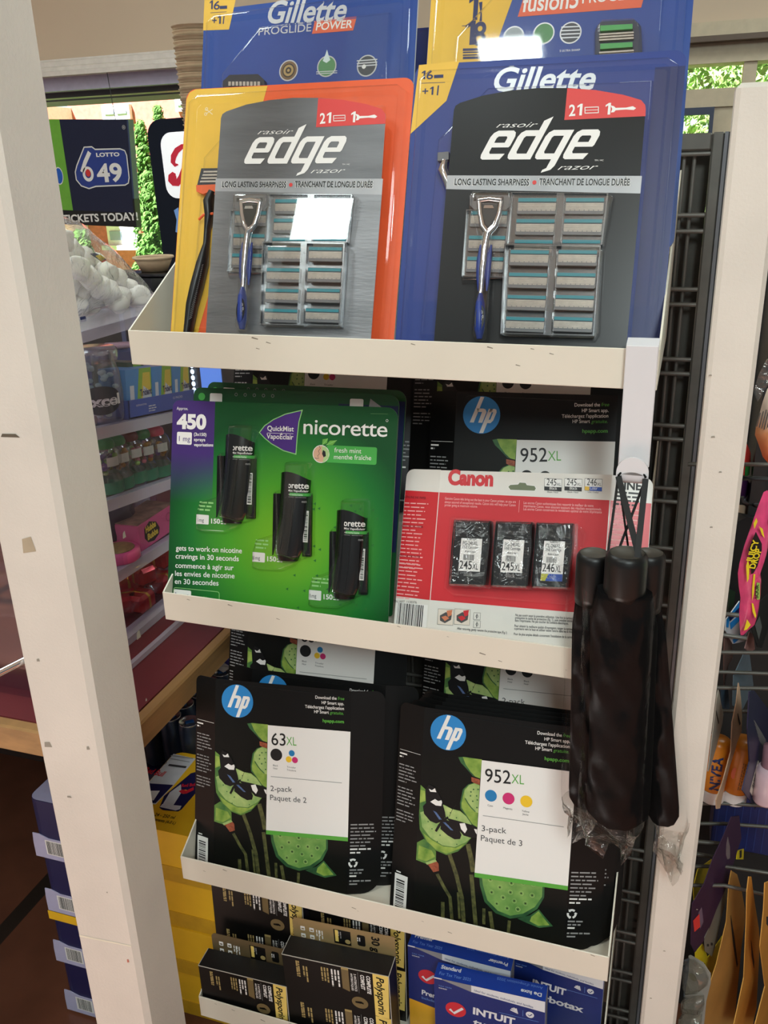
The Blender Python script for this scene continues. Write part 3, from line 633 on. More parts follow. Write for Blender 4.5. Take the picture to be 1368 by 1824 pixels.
def art_fusion(b, F, t):
    e = lambda x, y, d=0: F.uv(*cA(x, y), d)
    F.poly(b, [(.0004, .05), e(320, 320), e(440, -14), (.0004, e(128, -16)[1])], YELLOW, .0002)
    one(F, b, e(274, 76), .0285, NAVY, .0105); one(F, b, e(260, 166), .0265, NAVY, .0115); F.text(b, '8', e(288, 166), e(336, 164), .0265, NAVY, bold=.02); F.line(b, [e(252, 95), e(338, 92)], .0008, NAVY)
    F.line(b, [e(320, 78), e(322, 50), e(320, 8)], [.003, .0016, .004], NAVY)
    for k in range(4): F.line(b, [e(255, 182+k*10), e(334, 180+k*10)], .0028 if k in (0, 3) else .0016, NAVY)
    F.poly(b, [e(*p) for p in ((455, 62), (905, 28), (922, -30), (480, -20))], ORANGE_TAG, .0003); F.text(b, 'fusion5', e(472, 44), e(676, 28), .0195, WHITE, bold=.015, shear=.1); F.text(b, 'PROGLIDE', e(690, 13), e(918, -6), .0115, WHITE, bold=.01)
    gy = mat('icon_charcoal', (60, 66, 74)); gn = mat('icon_green', (84, 140, 92)); lg = mat('icon_light', (150, 160, 164), .4)
    circle_icons(b, F, (((440, 135), lg), ((550, 122), gn), ((648, 120), gy)), .0118, e)
    for k in range(4): F.line(b, [e(614, 100+k*13), e(682, 97+k*13)], .0012, SILVER_TXT, .0005)
    F.text(b, '5 ULTRA SHARP', e(608, 190), e(682, 186), .0024, SILVER_TXT)
    b2 = MB(); q = ccw([e(*p, .012) for p in ((736, 230), (738, 95), (760, 68), (880, 62), (905, 85), (912, 230))]); F.slab(b2, q, .001, .006, mat('case_dark', (40, 48, 70), .3)); gs = mat('green_strip', (70, 160, 84), .4)
    shell(F, b2, q, .016, CLEAR, .003)
    for y in (92, 158): 
        F.slab(b2, ccw([e(*p, .01) for p in ((756, y+22), (874, y+14), (874, y-4), (756, y+2))]), .006, .0105, gs)
        for k in range(3): F.slab(b2, ccw([e(*p, .01) for p in ((752, y+30+k*10), (878, y+22+k*10), (878, y+28+k*10), (752, y+36+k*10))]), .006, .0095, BLADE)
    b2.build('cartridge_case', t)
big_pack('blue and yellow razor blister card with green bladed cartridges, back right', ((.3162, .1300, 1.4500), .030, .329, 0), -.021, mat('razor_mid_blue_card', (20, 66, 146)), art_fusion)
# spare pack peeking out between the two rear cards
t, F = cardpack('razor_pack', 'dark blue pack edge peeking out between the two rear razor cards', 'razor pack', (.205, .205, 1.4308), 0, .315, 0)
b = MB(); F.slab(b, rrect(0, 0, .12, .262, .010), -.003, 0, mat('razor_blue_card_dark', (10, 28, 92))); b.build('card', t)
b = MB(); o = rrect(.004, .01, .116, .257, .01); shell(F, b, o, .009, CLEAR, .003); b.build('tray_cover', t)
# ================================================================= nicotine mouth spray cards (second shelf, left)
c5 = crop(270, 640, 2.9106); c5b = crop(300, 690, 3.257)
NW, NH = .308, .2584
def nico_card_mat():
    m = bpy.data.materials.new('spray_card_print'); m.use_nodes = True; nt = m.node_tree; bs = nt.nodes['Principled BSDF']; bs.inputs['Roughness'].default_value = .32
    N = nt.nodes.new; Lk = nt.links.new; tc = N('ShaderNodeTexCoord'); sp = N('ShaderNodeSeparateXYZ'); Lk(tc.outputs['Object'], sp.inputs[0])
    def math_(op, a, b=None):
        n = N('ShaderNodeMath'); n.operation = op
        for i, x in enumerate((a, b)):
            if x is None: continue
            if isinstance(x, (int, float)): n.inputs[i].default_value = x
            else: Lk(x, n.inputs[i])
        return n.outputs[0]
    # printed bright green glow in the middle of a dark green card
    dx = math_('DIVIDE', math_('SUBTRACT', sp.outputs[0], .165), .17); dz = math_('DIVIDE', math_('SUBTRACT', sp.outputs[2], .085), .165)
    r = math_('SQRT', math_('ADD', math_('MULTIPLY', dx, dx), math_('MULTIPLY', dz, dz)))
    cr = N('ShaderNodeValToRGB'); Lk(r, cr.inputs[0]); e = cr.color_ramp.elements
    e[0].position = .05; e[0].color = (*lin((122, 186, 36)), 1); e[1].position = 1.05; e[1].color = (*lin((10, 74, 32)), 1)
    q = e.new(.45); q.color = (*lin((74, 158, 40)), 1); q = e.new(.78); q.color = (*lin((26, 112, 44)), 1)
    # purple corner fading downwards (print)
    mx = math_('LESS_THAN', sp.outputs[0], .0615); fz = N('ShaderNodeMapRange'); fz.inputs[1].default_value = .125; fz.inputs[2].default_value = .19; Lk(sp.outputs[2], fz.inputs[0])
    mix = N('ShaderNodeMix'); mix.data_type = 'RGBA'; Lk(math_('MULTIPLY', mx, fz.outputs[0]), mix.inputs[0]); Lk(cr.outputs[0], mix.inputs[6]); mix.inputs[7].default_value = (*lin((68, 44, 112)), 1)
    Lk(mix.outputs[2], bs.inputs['Base Color']); return m
NCARD = nico_card_mat(); PURPLE = mat('purple_ink', (76, 44, 128), .35, var=.08, vscale=25); GREENTAB = mat('green_label', (70, 168, 72), .4, var=0); PALEGREEN = mat('pale_green_ink', (150, 210, 130), .5, var=0)
NBLACK = mat('spray_black', (14, 14, 15), .3, spec=.35, var=0); GREY_INK = mat('grey_ink', (150, 150, 150), .5, var=0); DARKGREY_INK = mat('dark_ink', (60, 60, 62), .5, var=0)
NBL = clear('spray_blister', gloss=1., rough=.04, base=.03)
NP = ((-.0050, .0195, .9974), .029, .301, .011)
t, F = cardpack('spray_pack', 'green and purple nicorette mouth spray card, frontmost of its row', 'mouth spray pack', *NP, group='nicotine spray cards')
e = lambda x, y, d=0: F.uv(*c5(x, y), d)
e2 = lambda x, y, d=0: F.uv(*c5b(x, y), d)
b = MB(); out = rrect(0, -.0245, NW, NH, 0, 6, (.004, .004, .014, .010)); F.slab(b, out, -.0007, 0, NCARD, mat('card_edge', (170, 180, 170), .6))
F.text(b, 'Approx.', e(131, 262), e(190, 263), .0042, WHITE); F.text(b, '450', e(131, 356), e(284, 360), .0185, WHITE, bold=.05)
F.rect(b, *e(131, 440), *e(210, 379), WHITE, .0003, .002); F.text(b, '1 mg', e(143, 424), e(201, 426), .0072, PURPLE, d=.0005)
for k, s_ in enumerate(('(3x150)', 'sprays', 'vaporisations')): F.text(b, s_, e(220, 396+27*k), e((285, 279, 320)[k], 396+27*k+2), .0042, WHITE, bold=.02)
F.text(b, 'nicorette', e(787, 386), e(1222, 402), .0200, WHITE, bold=.005, space=.95); F.ring(b, *e(1221, 318), .0016, .0004, WHITE)
F.line(b, [e(1135, 282), e(1225, 284)], .0008, mat('faint_print', (60, 110, 60), .5))
arrow = [e2(*p) for p in ((532, 262), (560, 225), (610, 190), (680, 158), (773, 136), (755, 200), (745, 290), (738, 384), (670, 365), (600, 325), (560, 292))]
F.poly(b, ccw(inset(ccw(arrow), -.0012)), PALEGREEN, .0003); F.poly(b, ccw(arrow), PURPLE, .0005)
F.text(b, 'QuickMist', e(601, 370), e(738, 374), .0066, WHITE, d=.0007, bold=.015); F.text(b, 'VapoÉclair', e(597, 411), e(736, 416), .0066, WHITE, d=.0007, bold=.015); F.line(b, [e(600, 382), e(736, 386)], .0005, WHITE, .0007)
F.rect(b, *e(905, 534), *e(1170, 457), GREENTAB, .0003, .0025); F.text(b, 'fresh mint', e(948, 482), e(1088, 488), .0062, WHITE, d=.0005); F.text(b, 'menthe fraîche', e(946, 517), e(1139, 523), .0062, WHITE, d=.0005)
F.disc(b, *e(879, 491), .0112, WHITE, .0005); F.disc(b, *e(879, 491), .0102, mat('face_pink', (214, 170, 140), .5), .0006)
F.poly(b, ccw([e(*p) for p in ((885, 448), (905, 456), (921, 480), (919, 510), (900, 530), (888, 535), (896, 500), (884, 478))]), mat('leaf_pale', (176, 206, 140), .5), .0007); F.poly(b, ccw([e(*p) for p in ((890, 470), (902, 478), (905, 502), (893, 508), (885, 490))]), BLACK, .0008)
F.line(b, [e(*p) for p in ((870, 448), (876, 462), (866, 476), (872, 490), (862, 500), (868, 515), (845, 512))], .0006, DARKGREY_INK, .0008)
for q in (((885, 445), (888, 415), (915, 410), (910, 435)), ((905, 445), (925, 422), (962, 420), (940, 445))): F.poly(b, ccw([e(*p) for p in q]), mat('mint_leaf', (110, 180, 70), .5), .0006); F.line(b, [e(*q[0]), e(*q[2])], .0005, PALEGREEN, .0008)
for k, (s_, y0, x1) in enumerate((('gets to work on nicotine', 990, 469), ('cravings in 30 seconds', 1032, 453), ('commence à agir sur', 1080, 426), ('les envies de nicotine', 1122, 431), ('en 30 secondes', 1163, 348))):
    F.text(b, s_, e(127-k*1.5, y0), e(x1, y0+(x1-127)*.045), .0072, WHITE, bold=.012)
F.rect(b, *e(112, 1300), *e(206, 1200), WHITE, .0004, .002); F.text(b, '1 mg', e(125, 1236), e(192, 1239), .0078, PURPLE, d=.0006)
bx = rrect(*e(112, 1300), *e(352, 1206), .003); F.line(b, bx+[bx[0]], .0007, PALEGREEN, .0003); F.text(b, 'per spray', e(217, 1238), e(287, 1241), .0042, PALEGREEN)
rg = random.Random(5)
tri = mat('dark_green_print', (34, 110, 40), .5, var=0)
for k in range(46):
    u, v = rg.uniform(.17, .29), rg.uniform(-.01, .14); F.poly(b, [(u-.0022, v), (u+.0014, v-.0018), (u+.0014, v+.002)], tri, .0002)
# three moulded sprays
for k, (ox, oy) in enumerate(((0, 0), (291, 196), (583, 393))):
    f = lambda x, y: (x+ox, y+oy*1.0)
    a = lambda x, y, d=0: e(*f(x, y), d)
    F.rect(b, *a(232, 852), *a(298, 808), WHITE, .0004, .0012); F.text(b, '1mg', a(240, 842), a(272, 843), .0052, DARKGREY_INK, d=.0006); F.text(b, '150', a(309, 850), a(356, 852), .0064, WHITE, bold=.03); F.micro(b, *a(360, 842), .012, 2, .003, WHITE, .0005)
    F.micro(b, *a(250, 745), .024, 3, .0048, PALEGREEN, .0004, seed=k)
    # side carton with a bar code
    b2 = MB(); F.slab(b2, ccw([a(*p, .004) for p in ((498, 505), (540, 505), (536, 826), (492, 826))]), .0005, .006, NBLACK)
    r0, r1 = a(494, 752, .006), a(525, 590, .006); F.rect(b2, r0[0], r0[1], r1[0], r1[1], WHITE, .0063); F.barcode(b2, r0[0]+.001, r0[1]+.002, r1[0]-.001, r1[1]-.001, BLACK, .0066, vertical=False, seed=k)
    b2.build('side_carton', t)
    b2 = MB(); F.slab(b2, ccw([a(*p, .004) for p in ((340, 500), (375, 500), (370, 700), (334, 820))]), .0005, .004, NBLACK); b2.build('side_carton', t)
    # dispenser
    cu, cvt = a(448, 400, .012); _, cvb = a(420, 850, .012); hw = .0185
    b2 = MB(); n = 22; pv = [a(446, 405, .012), a(440, 520, .012), a(425, 680, .012), a(408, 800, .012), a(402, 850, .012)]
    cut = [.0005, 0, 0, 0, 0]; vs = []; fs = []
    for i, (u, v) in enumerate(pv):
        w_ = (.0198, .0195, .0185, .0170, .0130)[i]
        for j in range(n+1):
            th = math.pi*j/n; x = math.cos(th); vv = v+(.0055*(1-x*x)-.0035*x-.002 if i == 0 else 0); vs.append(F.p(u+w_*x, vv, .002+w_*.85*math.sin(th)))
    for i in range(len(pv)-1):
        for j in range(n): fs.append((i*(n+1)+j, (i+1)*(n+1)+j, (i+1)*(n+1)+j+1, i*(n+1)+j+1))
    b2.add(vs, fs, NBLACK, True); b2.poly(vs[:n+1], NBLACK); b2.poly(vs[-(n+1):], NBLACK)
    for rr_ in (-.35, .25): 
        b2.tube([F.p(pv[i][0]+rr_*.018, pv[i][1], .002+.0176*math.sqrt(1-rr_*rr_)) for i in (1, 2, 3)], .0009, NBLACK, 6)
    sp = b2.build('spray_bottle', t)
    b3 = MB()
    A = a(372, 470, .019); B = a(484, 474, .019)
    def wrapped(txt, yc, h, m, x0=-.95, x1=.9, bold=.02):
        vs_, fs_, w_ = glyphs(txt, bold, 0, 1.); c = a(443, yc, .018)
        pts = []
        for vx, vy in vs_:
            x = (x0+(x1-x0)*vx/w_); th = math.acos(max(-.99, min(.99, x))); pts.append(F.p(c[0]+.0198*x, c[1]+vy*h, .0024+.0198*.85*math.sin(th)))
        b3.add(pts, fs_, m)
    wrapped('nicorette', 472, .0078, WHITE); wrapped('QuickMist VapoÉclair', 490, .0026, WHITE, -.85, .9)
    vs_ = []; c0, c1_ = a(443, 512, .018)[1], a(443, 496, .018)[1]; uc = a(443, 500, .018)[0]
    for v in (c0, c1_):
        for j in range(n+1): th = math.pi*j/n; vs_.append(F.p(uc+.0197*math.cos(th), v, .0022+.0198*.85*math.sin(th)))
    b3.add(vs_, [(j, j+1, n+2+j, n+1+j) for j in range(n)], GREENTAB)
    wrapped('fresh mint menthe fraîche', 509, .0022, WHITE, -.6, .6, 0); wrapped('wwww www', 520, .0012, GREY_INK, -.8, .8); wrapped('mm', 545, .003, GREY_INK, .55, .8)
    b3.build('bottle_label', sp)
    # clear moulded blister
    b2 = MB(); q1 = ccw([a(*p, .022) for p in ((385, 345), (395, 333), (510, 335), (522, 347), (515, 560), (500, 800), (480, 845), (430, 850), (335, 820), (340, 720), (368, 620))]); shell(F, b2, q1, .0225, NBL, .004)
    q2 = ccw([a(*p, .010) for p in ((242, 740), (330, 712), (352, 660), (338, 490), (355, 480), (372, 480), (375, 800), (470, 845), (440, 880), (380, 905), (260, 900), (222, 885), (225, 800))]); shell(F, b2, q2, .012, NBL, .003)
    q3 = ccw([a(*p, .010) for p in ((485, 490), (540, 483), (548, 490), (540, 820), (530, 830), (480, 826))]); shell(F, b2, q3, .009, NBL, .002)
    b2.build('blister', t)
b.build('card', t)
# the cards behind it stand upside down: only their printed edge shows
def nico_back(label, P, w, seed):
    t, F = cardpack('spray_pack', label, 'mouth spray pack', *P, group='nicotine spray cards')
    b = MB(); F.slab(b, rrect(0, -.034, w, NH, 0, 6, (.004, .004, .014, .010)), -.0007, 0, mat('spray_card_dark_green', (14, 78, 36), .35, var=.12, vscale=10), mat('card_edge', (170, 180, 170)))
    F.rect(b, .205, .05, w-.001, NH-.014, mat('spray_card_navy', (24, 32, 70), .35), .0002)
    for u in (.012, .208): F.rect(b, u+.012, NH-.024, u+.030, NH-.007, WHITE, .0004, .002)
    F.disc(b, .012, NH-.012, .005, GREENTAB, .0004); F.poly(b, [(.245, NH-.02), (.262, NH-.016), (.247, NH-.006)], GREY_INK, .0004)
    for k in range(5): F.ring(b, .062+k*.013, NH-.0075, .0022, .0007, GREY_INK, .0004)
    b.build('card', t)
    for k in range(3):
        b2 = MB(); shell(F, b2, rrect(.04+k*.085, .03+k*.03, .08+k*.085, .13+k*.03, .006), .008, CLEAR, .003); b2.build('blister', t)
nico_back('second green nicotine spray card from the front, standing upside down', ((.0094, .0489, 1.0085), .032, .300, .003), .285, 1)
nico_back('third green nicotine spray card, rearmost and just showing above the others', ((.0075, .0850, 1.0080), .0, .300, .002), .285, 2)

# ================================================================= three pack of ink cartridges, red and white card
c6 = crop(680, 660, 2.5333)
CW = .2050; RED = mat('ink_red', (206, 44, 52), .3, var=.04, vscale=12, coat=.5); CARDW = mat('white_card', (226, 222, 214), .3, var=.02, coat=.5)
CP = ((.3545, .0266, 1.0014), -.016, .440, .028)
t, F = cardpack('ink_pack', 'red and white canon card with three ink cartridges', 'ink pack', *CP)
e = lambda x, y, d=0: F.uv(*c6(x, y), d)
vt = e(275, 450)[1]; vb = -.030; u0 = .0; v_red1 = e(640, 565)[1]; v_red0 = e(530, 1070)[1]
b = MB(); ft = [(0, vb), (CW, vb), (CW, e(1030, 470)[1]), (0, vt)]; F.slab(b, ft, -.0006, 0, CARDW)
F.poly(b, [(.0008, e(215, 1035)[1]), e(830, 1088), (CW-.0006, e(1005, 1100)[1]), (CW-.0006, e(1020, 585)[1]), (.0008, e(265, 550)[1])], RED, .0002)
F.text(b, 'Canon', e(298, 512), e(502, 519), .0180, RED, bold=.055)
hole = ccw([e(*p) for p in ((570, 525), (580, 515), (615, 513), (622, 504), (650, 506), (655, 516), (690, 520), (697, 532), (690, 544), (580, 540))]); F.poly(b, hole, mat('hang_hole', (108, 118, 90), .6), .0003)
F.line(b, hole+[hole[0]], .0008, WHITE, .0004)
for x, num, nm, mm in ((735, '245', 'Black', BLACK), (826, '245', 'Black', BLACK), (917, '246', 'Color', mat('ink_blue', (40, 80, 170), .5))):
    q = ccw([e(x, 487), e(x+78, 491), e(x+76, 545), e(x-1, 540)]); F.poly(b, q, WHITE, .0003); F.line(b, q+[q[0]], .0005, BLACK, .0004)
    F.text(b, num, e(x+8, 517), e(x+52, 520), .0084, BLACK, d=.0005); F.text(b, 'XL', e(x+54, 520), e(x+74, 521), .0036, BLACK, d=.0005)
    F.poly(b, ccw([e(x, 523), e(x+77, 527), e(x+76, 545), e(x-1, 540)]), mm, .0005)
    if num == '246': F.poly(b, ccw([e(x, 523), e(x+20, 524), e(x+20, 541), e(x-1, 540)]), YELLOW, .0006)
    F.text(b, nm, e(x+22, 537), e(x+56, 539), .0040, WHITE, d=.0007); F.text(b, nm+' / '+('Noir' if nm == 'Black' else 'Couleur'), e(x+12, 551), e(x+62, 554), .0022, DARKGREY_INK)
pk = mat('pale_pink_ink', (236, 170, 168), .5, var=0)
F.text(b, 'Genuine Canon inks bring out the best in your Canon printer, so you are', e(285, 582), e(605, 598), .0032, pk, bold=.01); F.text(b, 'always assured of exceptional results. Canon inks will help your Canon', e(284, 598), e(604, 613), .0032, pk, bold=.01); F.text(b, 'printer going at maximum volume.', e(284, 612), e(432, 619), .0032, pk, bold=.01)
F.text(b, 'Les encres Canon authentiques font ressortir le meilleur de votre', e(640, 602), e(955, 616), .0032, pk, bold=.01); F.text(b, 'imprimante Canon, vous assurant toujours des résultats exceptionnels.', e(640, 616), e(992, 632), .0032, pk, bold=.01); F.text(b, 'Les encres Canon conservent le rendement optimal de votre imprimante', e(639, 630), e(993, 645), .0032, pk, bold=.01)
F.line(b, [e(622, 585), e(618, 640)], .0004, pk)
for x, m in ((255, mat('pic_orange', (206, 120, 82), .5)), (330, RED)):
    q = ccw([e(x, 1075), e(x+70, 1079), e(x+66, 1150), e(x-4, 1145)]); F.poly(b, q, mat('pic_paper', (222, 210, 196), .5), .0003); F.line(b, q+[q[0]], .0004, BLACK, .0004)
    F.poly(b, ccw([e(*p) for p in ((x+8, 1105), (x+35, 1090), (x+62, 1100), (x+58, 1125), (x+30, 1140), (x+8, 1128))]), mat('pic_dark', (70, 66, 66), .5), .0005); F.poly(b, ccw([e(*p) for p in ((x+38, 1084), (x+64, 1080), (x+60, 1104), (x+44, 1112))]), m, .0006); F.poly(b, ccw([e(*p) for p in ((x+14, 1112), (x+34, 1106), (x+50, 1118), (x+30, 1130))]), m, .0006)
for y in (1092, 1128):
    q = ccw([e(416, y), e(446, y+2), e(444, y+33), e(413, y+31)]); F.line(b, q+[q[0]], .0004, BLACK, .0004); F.line(b, [e(430, y+6), e(428, y+28)], .0008, DARKGREY_INK, .0004); F.ring(b, *e(430, y+17), .0016, .0004, DARKGREY_INK, .0004)
for k, s_ in enumerate(('Ne pas ouvrir avant la première utilisation. Une fois la cartouche', 'précaution le cache de protection (fig. 1), puis installer immédiat', "dans l'imprimante. Ne pas toucher les contacts électriques.", '', "Pour obtenir la meilleure qualité d'impression, ranger la cartouche", "supérieure vers le haut et utiliser toute l'encre dans les 6 mois", '', "Pour de plus amples détails concernant l'installation de la cartouche")):
    if s_: F.text(b, s_, e(603-k, 1108+k*12.2), e(603-k+len(s_)*4.1, 1108+k*12.2+len(s_)*.24), .0030, DARKGREY_INK, bold=.012)
F.text(b, 'After removing, gently remove the protective tape (Fig.1)', e(340, 1168), e(565, 1188), .0030, DARKGREY_INK, bold=.012)
b.build('card', t)
# the two side panels fold back a little
ca, sa = math.cos(.22), math.sin(.22)
SF = Face((-.0478*ca, .0478*sa, 0), (ca, -sa, 0), (0, 0, 1), F.M)      # left panel, u from its outer edge
b = MB(); el = lambda x, y, d=0: SF.uv(*c6(x, y), d)
SF.slab(b, rrect(0, vb, .0478, vt+.0005, 0, 5, (0, 0, 0, .010)), -.0006, 0, CARDW)
SF.poly(b, [(.0004, el(40, 1015)[1]), (.0476, el(210, 1035)[1]), (.0476, el(265, 550)[1]), (.0004, el(98, 540)[1])], RED, .0002)
for y, n in ((600, 8), (735, 10), (870, 10)):
    SF.micro(b, *el(104-(y-600)*.09, y), .036, n, .0048, pk, .0004, seed=y, h=.28)
for y in (575, 705, 840): SF.text(b, 'GENUINE INK PAPER', el(104-(y-575)*.1, y), el(200-(y-575)*.1, y+6), .0030, mat('dark_red_ink', (120, 24, 34), .5), bold=.02)
SF.text(b, 'ITN./ART. 1130376', el(52, 1046), el(158, 1052), .0032, DARKGREY_INK); q0, q1 = el(44, 1140), el(170, 1058); SF.rect(b, .002, vb+.002, .046, q1[1]+.001, WHITE, .0003); SF.barcode(b, .004, vb+.004, .040, q1[1], BLACK, .0006)
b.build('side_panel', t)
RF = Face((CW, 0, 0), (ca, sa, 0), (0, 0, 1), F.M); er = lambda x, y, d=0: RF.uv(*c6(x, y), d); vr = er(1035, 472)[1]
b = MB(); rf = rrect(0, vb, .0475, vr, 0, 5, (0, 0, .010, 0)); rf[1:2] = [(.026, vb), (.0475, .062)]; RF.slab(b, rf, -.0006, 0, CARDW)
RF.rect(b, .0006, .064, .0469, er(1110, 592)[1], RED, .0002); RF.text(b, '.FINE', er(1056, 535), er(1170, 540), .0100, BLACK, bold=.03); RF.disc(b, *er(1077, 524), .0035, PURPLE, .0005)
RF.micro(b, *er(1056, 552), .040, 4, .0046, DARKGREY_INK, .0004, seed=9); RF.micro(b, *er(1040, 625), .040, 16, .0060, pk, .0004, seed=4, h=.26)
b.build('side_panel', t)
for k, (x0, lab, top) in enumerate(((318, '245', 'PG-245XL'), (508, '245', 'PG-245XL'), (692, '246', 'CL-246XL'))):
    y0 = 668+k*6; b = MB(); D = .022; q = ccw([e(*p, D) for p in ((x0+8, y0+6), (x0+172, y0+10), (x0+168, y0+100), (x0+150, y0+300), (x0-16, y0+294), (x0-2, y0+100))]); F.slab(b, q, .003, D, mat('cartridge_black', (16, 16, 17), .38, spec=.35))
    F.slab(b, ccw([e(*p, D+.004) for p in ((x0+10, y0+12), (x0+170, y0+16), (x0+166, y0+84), (x0+2, y0+80))]), D, D+.003, mat('cartridge_black', (30, 30, 32)))
    c_ = b.build('ink_cartridge', t)
    b = MB(); q = ccw([e(*p, D) for p in ((x0+42, y0+88), (x0+136, y0+92), (x0+122, y0+272), (x0+24, y0+268))]); F.poly(b, q, WHITE, D+.0003); tx = lambda s_, xa, ya, xb, h, m=DARKGREY_INK, bo=.01: F.text(b, s_, e(x0+xa, y0+ya, D), e(x0+xb, y0+ya+3, D), h, m, D+.0006, bold=bo)
    tx('Canon', 66, 96, 112, .0050, BLACK); tx(top, 48, 118, 116, .0046); tx('FINE Cartridge', 46, 134, 118, .0034); tx('Made in Japan', 58, 152, 106, .0024)
    a0, a1 = e(x0+50, y0+186, D), e(x0+100, y0+164, D); F.barcode(b, a0[0], a0[1], a1[0], a1[1], BLACK, D+.0006, seed=k); tx(lab, 32, 226, 88, .0102, BLACK); tx('XL', 90, 228, 116, .0078, BLACK)
    F.line(b, [e(x0+34, y0+194, D), e(x0+128, y0+198, D)], .0003, GREY_INK, D+.0006)
    F.poly(b, ccw([e(x0+28, y0+236, D), e(x0+124, y0+240, D), e(x0+122, y0+272, D), e(x0+24, y0+268, D)]), BLACK if lab == '245' else mat('ink_blue', (40, 80, 170)), D+.0006); 
    if lab == '246': F.poly(b, ccw([e(x0+28, y0+236, D), e(x0+60, y0+238, D), e(x0+45, y0+269, D), e(x0+24, y0+268, D)]), mat('ink_olive', (180, 180, 60), .5), D+.0007)
    tx('Black' if lab == '245' else 'Color', 52, 258, 92, .0052, WHITE); b.build('cartridge_label', c_)
    b = MB(); q = ccw([e(*p, .028) for p in ((x0-4, y0+2), (x0+4, y0-6), (x0+172, y0-2), (x0+182, y0+6), (x0+180, y0+110), (x0+158, y0+312), (x0+150, y0+320), (x0-22, y0+312), (x0-28, y0+300), (x0-10, y0+110))]); shell(F, b, q, .028, clear('cartridge_blister', gloss=1., rough=.06, base=.05, bump=.5, bscale=70), .004); b.build('blister', t)
b = MB(); q = ccw([e(*p, .004) for p in ((300, 668), (315, 655), (900, 695), (930, 740), (875, 1040), (840, 1062), (320, 1020), (275, 985))]); shell(F, b, q, .006, CLEAR, .003); b.build('tray_base', t)
# ================================================================= black ink cartridge packs
cH = crop(320, 1100, 3.3775); cBf = crop(380, 1280, 11.4); cLo = crop(340, 1390, 4.56)
HW, HH = .202, .2785
HP_BLACK = mat('ink_pack_black', (12, 12, 12), .4, spec=.3, var=.12, vscale=18); HP_PHOTO = mat('ink_pack_photo_black', (11, 12, 9), .42, spec=.3, var=.2, vscale=30)
HP_BLUE = mat('ink_pack_blue', (44, 134, 202), .4, var=0); HP_GREEN = mat('ink_pack_green', (88, 168, 60), .45, var=0)
def podmat(name, a, b_, sc=60):
    m = mat(name, a, .5, var=.01, vscale=sc); r = [n for n in m.node_tree.nodes if n.type == 'VALTORGB'][0].color_ramp
    r.elements[0].color = (*lin(a), 1); r.elements[1].color = (*lin(b_), 1); return m
POD1 = podmat('pod_green', (92, 136, 44), (166, 188, 86), 55); POD2 = podmat('pod_pale', (128, 166, 92), (184, 202, 126), 60); POD3 = podmat('pod_shadow_green', (52, 104, 52), (110, 150, 60), 50); POD4 = podmat('pod_big', (86, 136, 60), (142, 180, 92), 40)
PODRIM = podmat('pod_dark_rim', (26, 70, 40), (62, 112, 60), 50); STALK = podmat('stalk', (40, 46, 22), (104, 104, 56), 140); JOINT = podmat('pod_joint', (120, 56, 36), (176, 92, 60), 200); WING = mat('wing_black', (9, 9, 12), .4, var=0); WBLUE = podmat('wing_blue', (30, 50, 96), (110, 140, 190), 900)
INK_CYAN = mat('dot_cyan', (26, 124, 184), .5, var=0); INK_MAG = mat('dot_magenta', (206, 42, 112), .5, var=0); INK_YEL = mat('dot_yellow', (240, 196, 40), .5, var=0); HAIR = mat('thin_rule', (110, 110, 108), .5, var=0)
_R = pose(.081, .298, .015); _M = _R.to_4x4(); _M.translation = V((.0381, -.0184, .5802)); HF = Face((0,0,0), (1,0,0), (0,0,1), _M)
h = lambda x, y: HF.uv(*cH(x, y))
def clipu(p): return [(min(max(u, .0005), HW-.0005), v) for u, v in p]
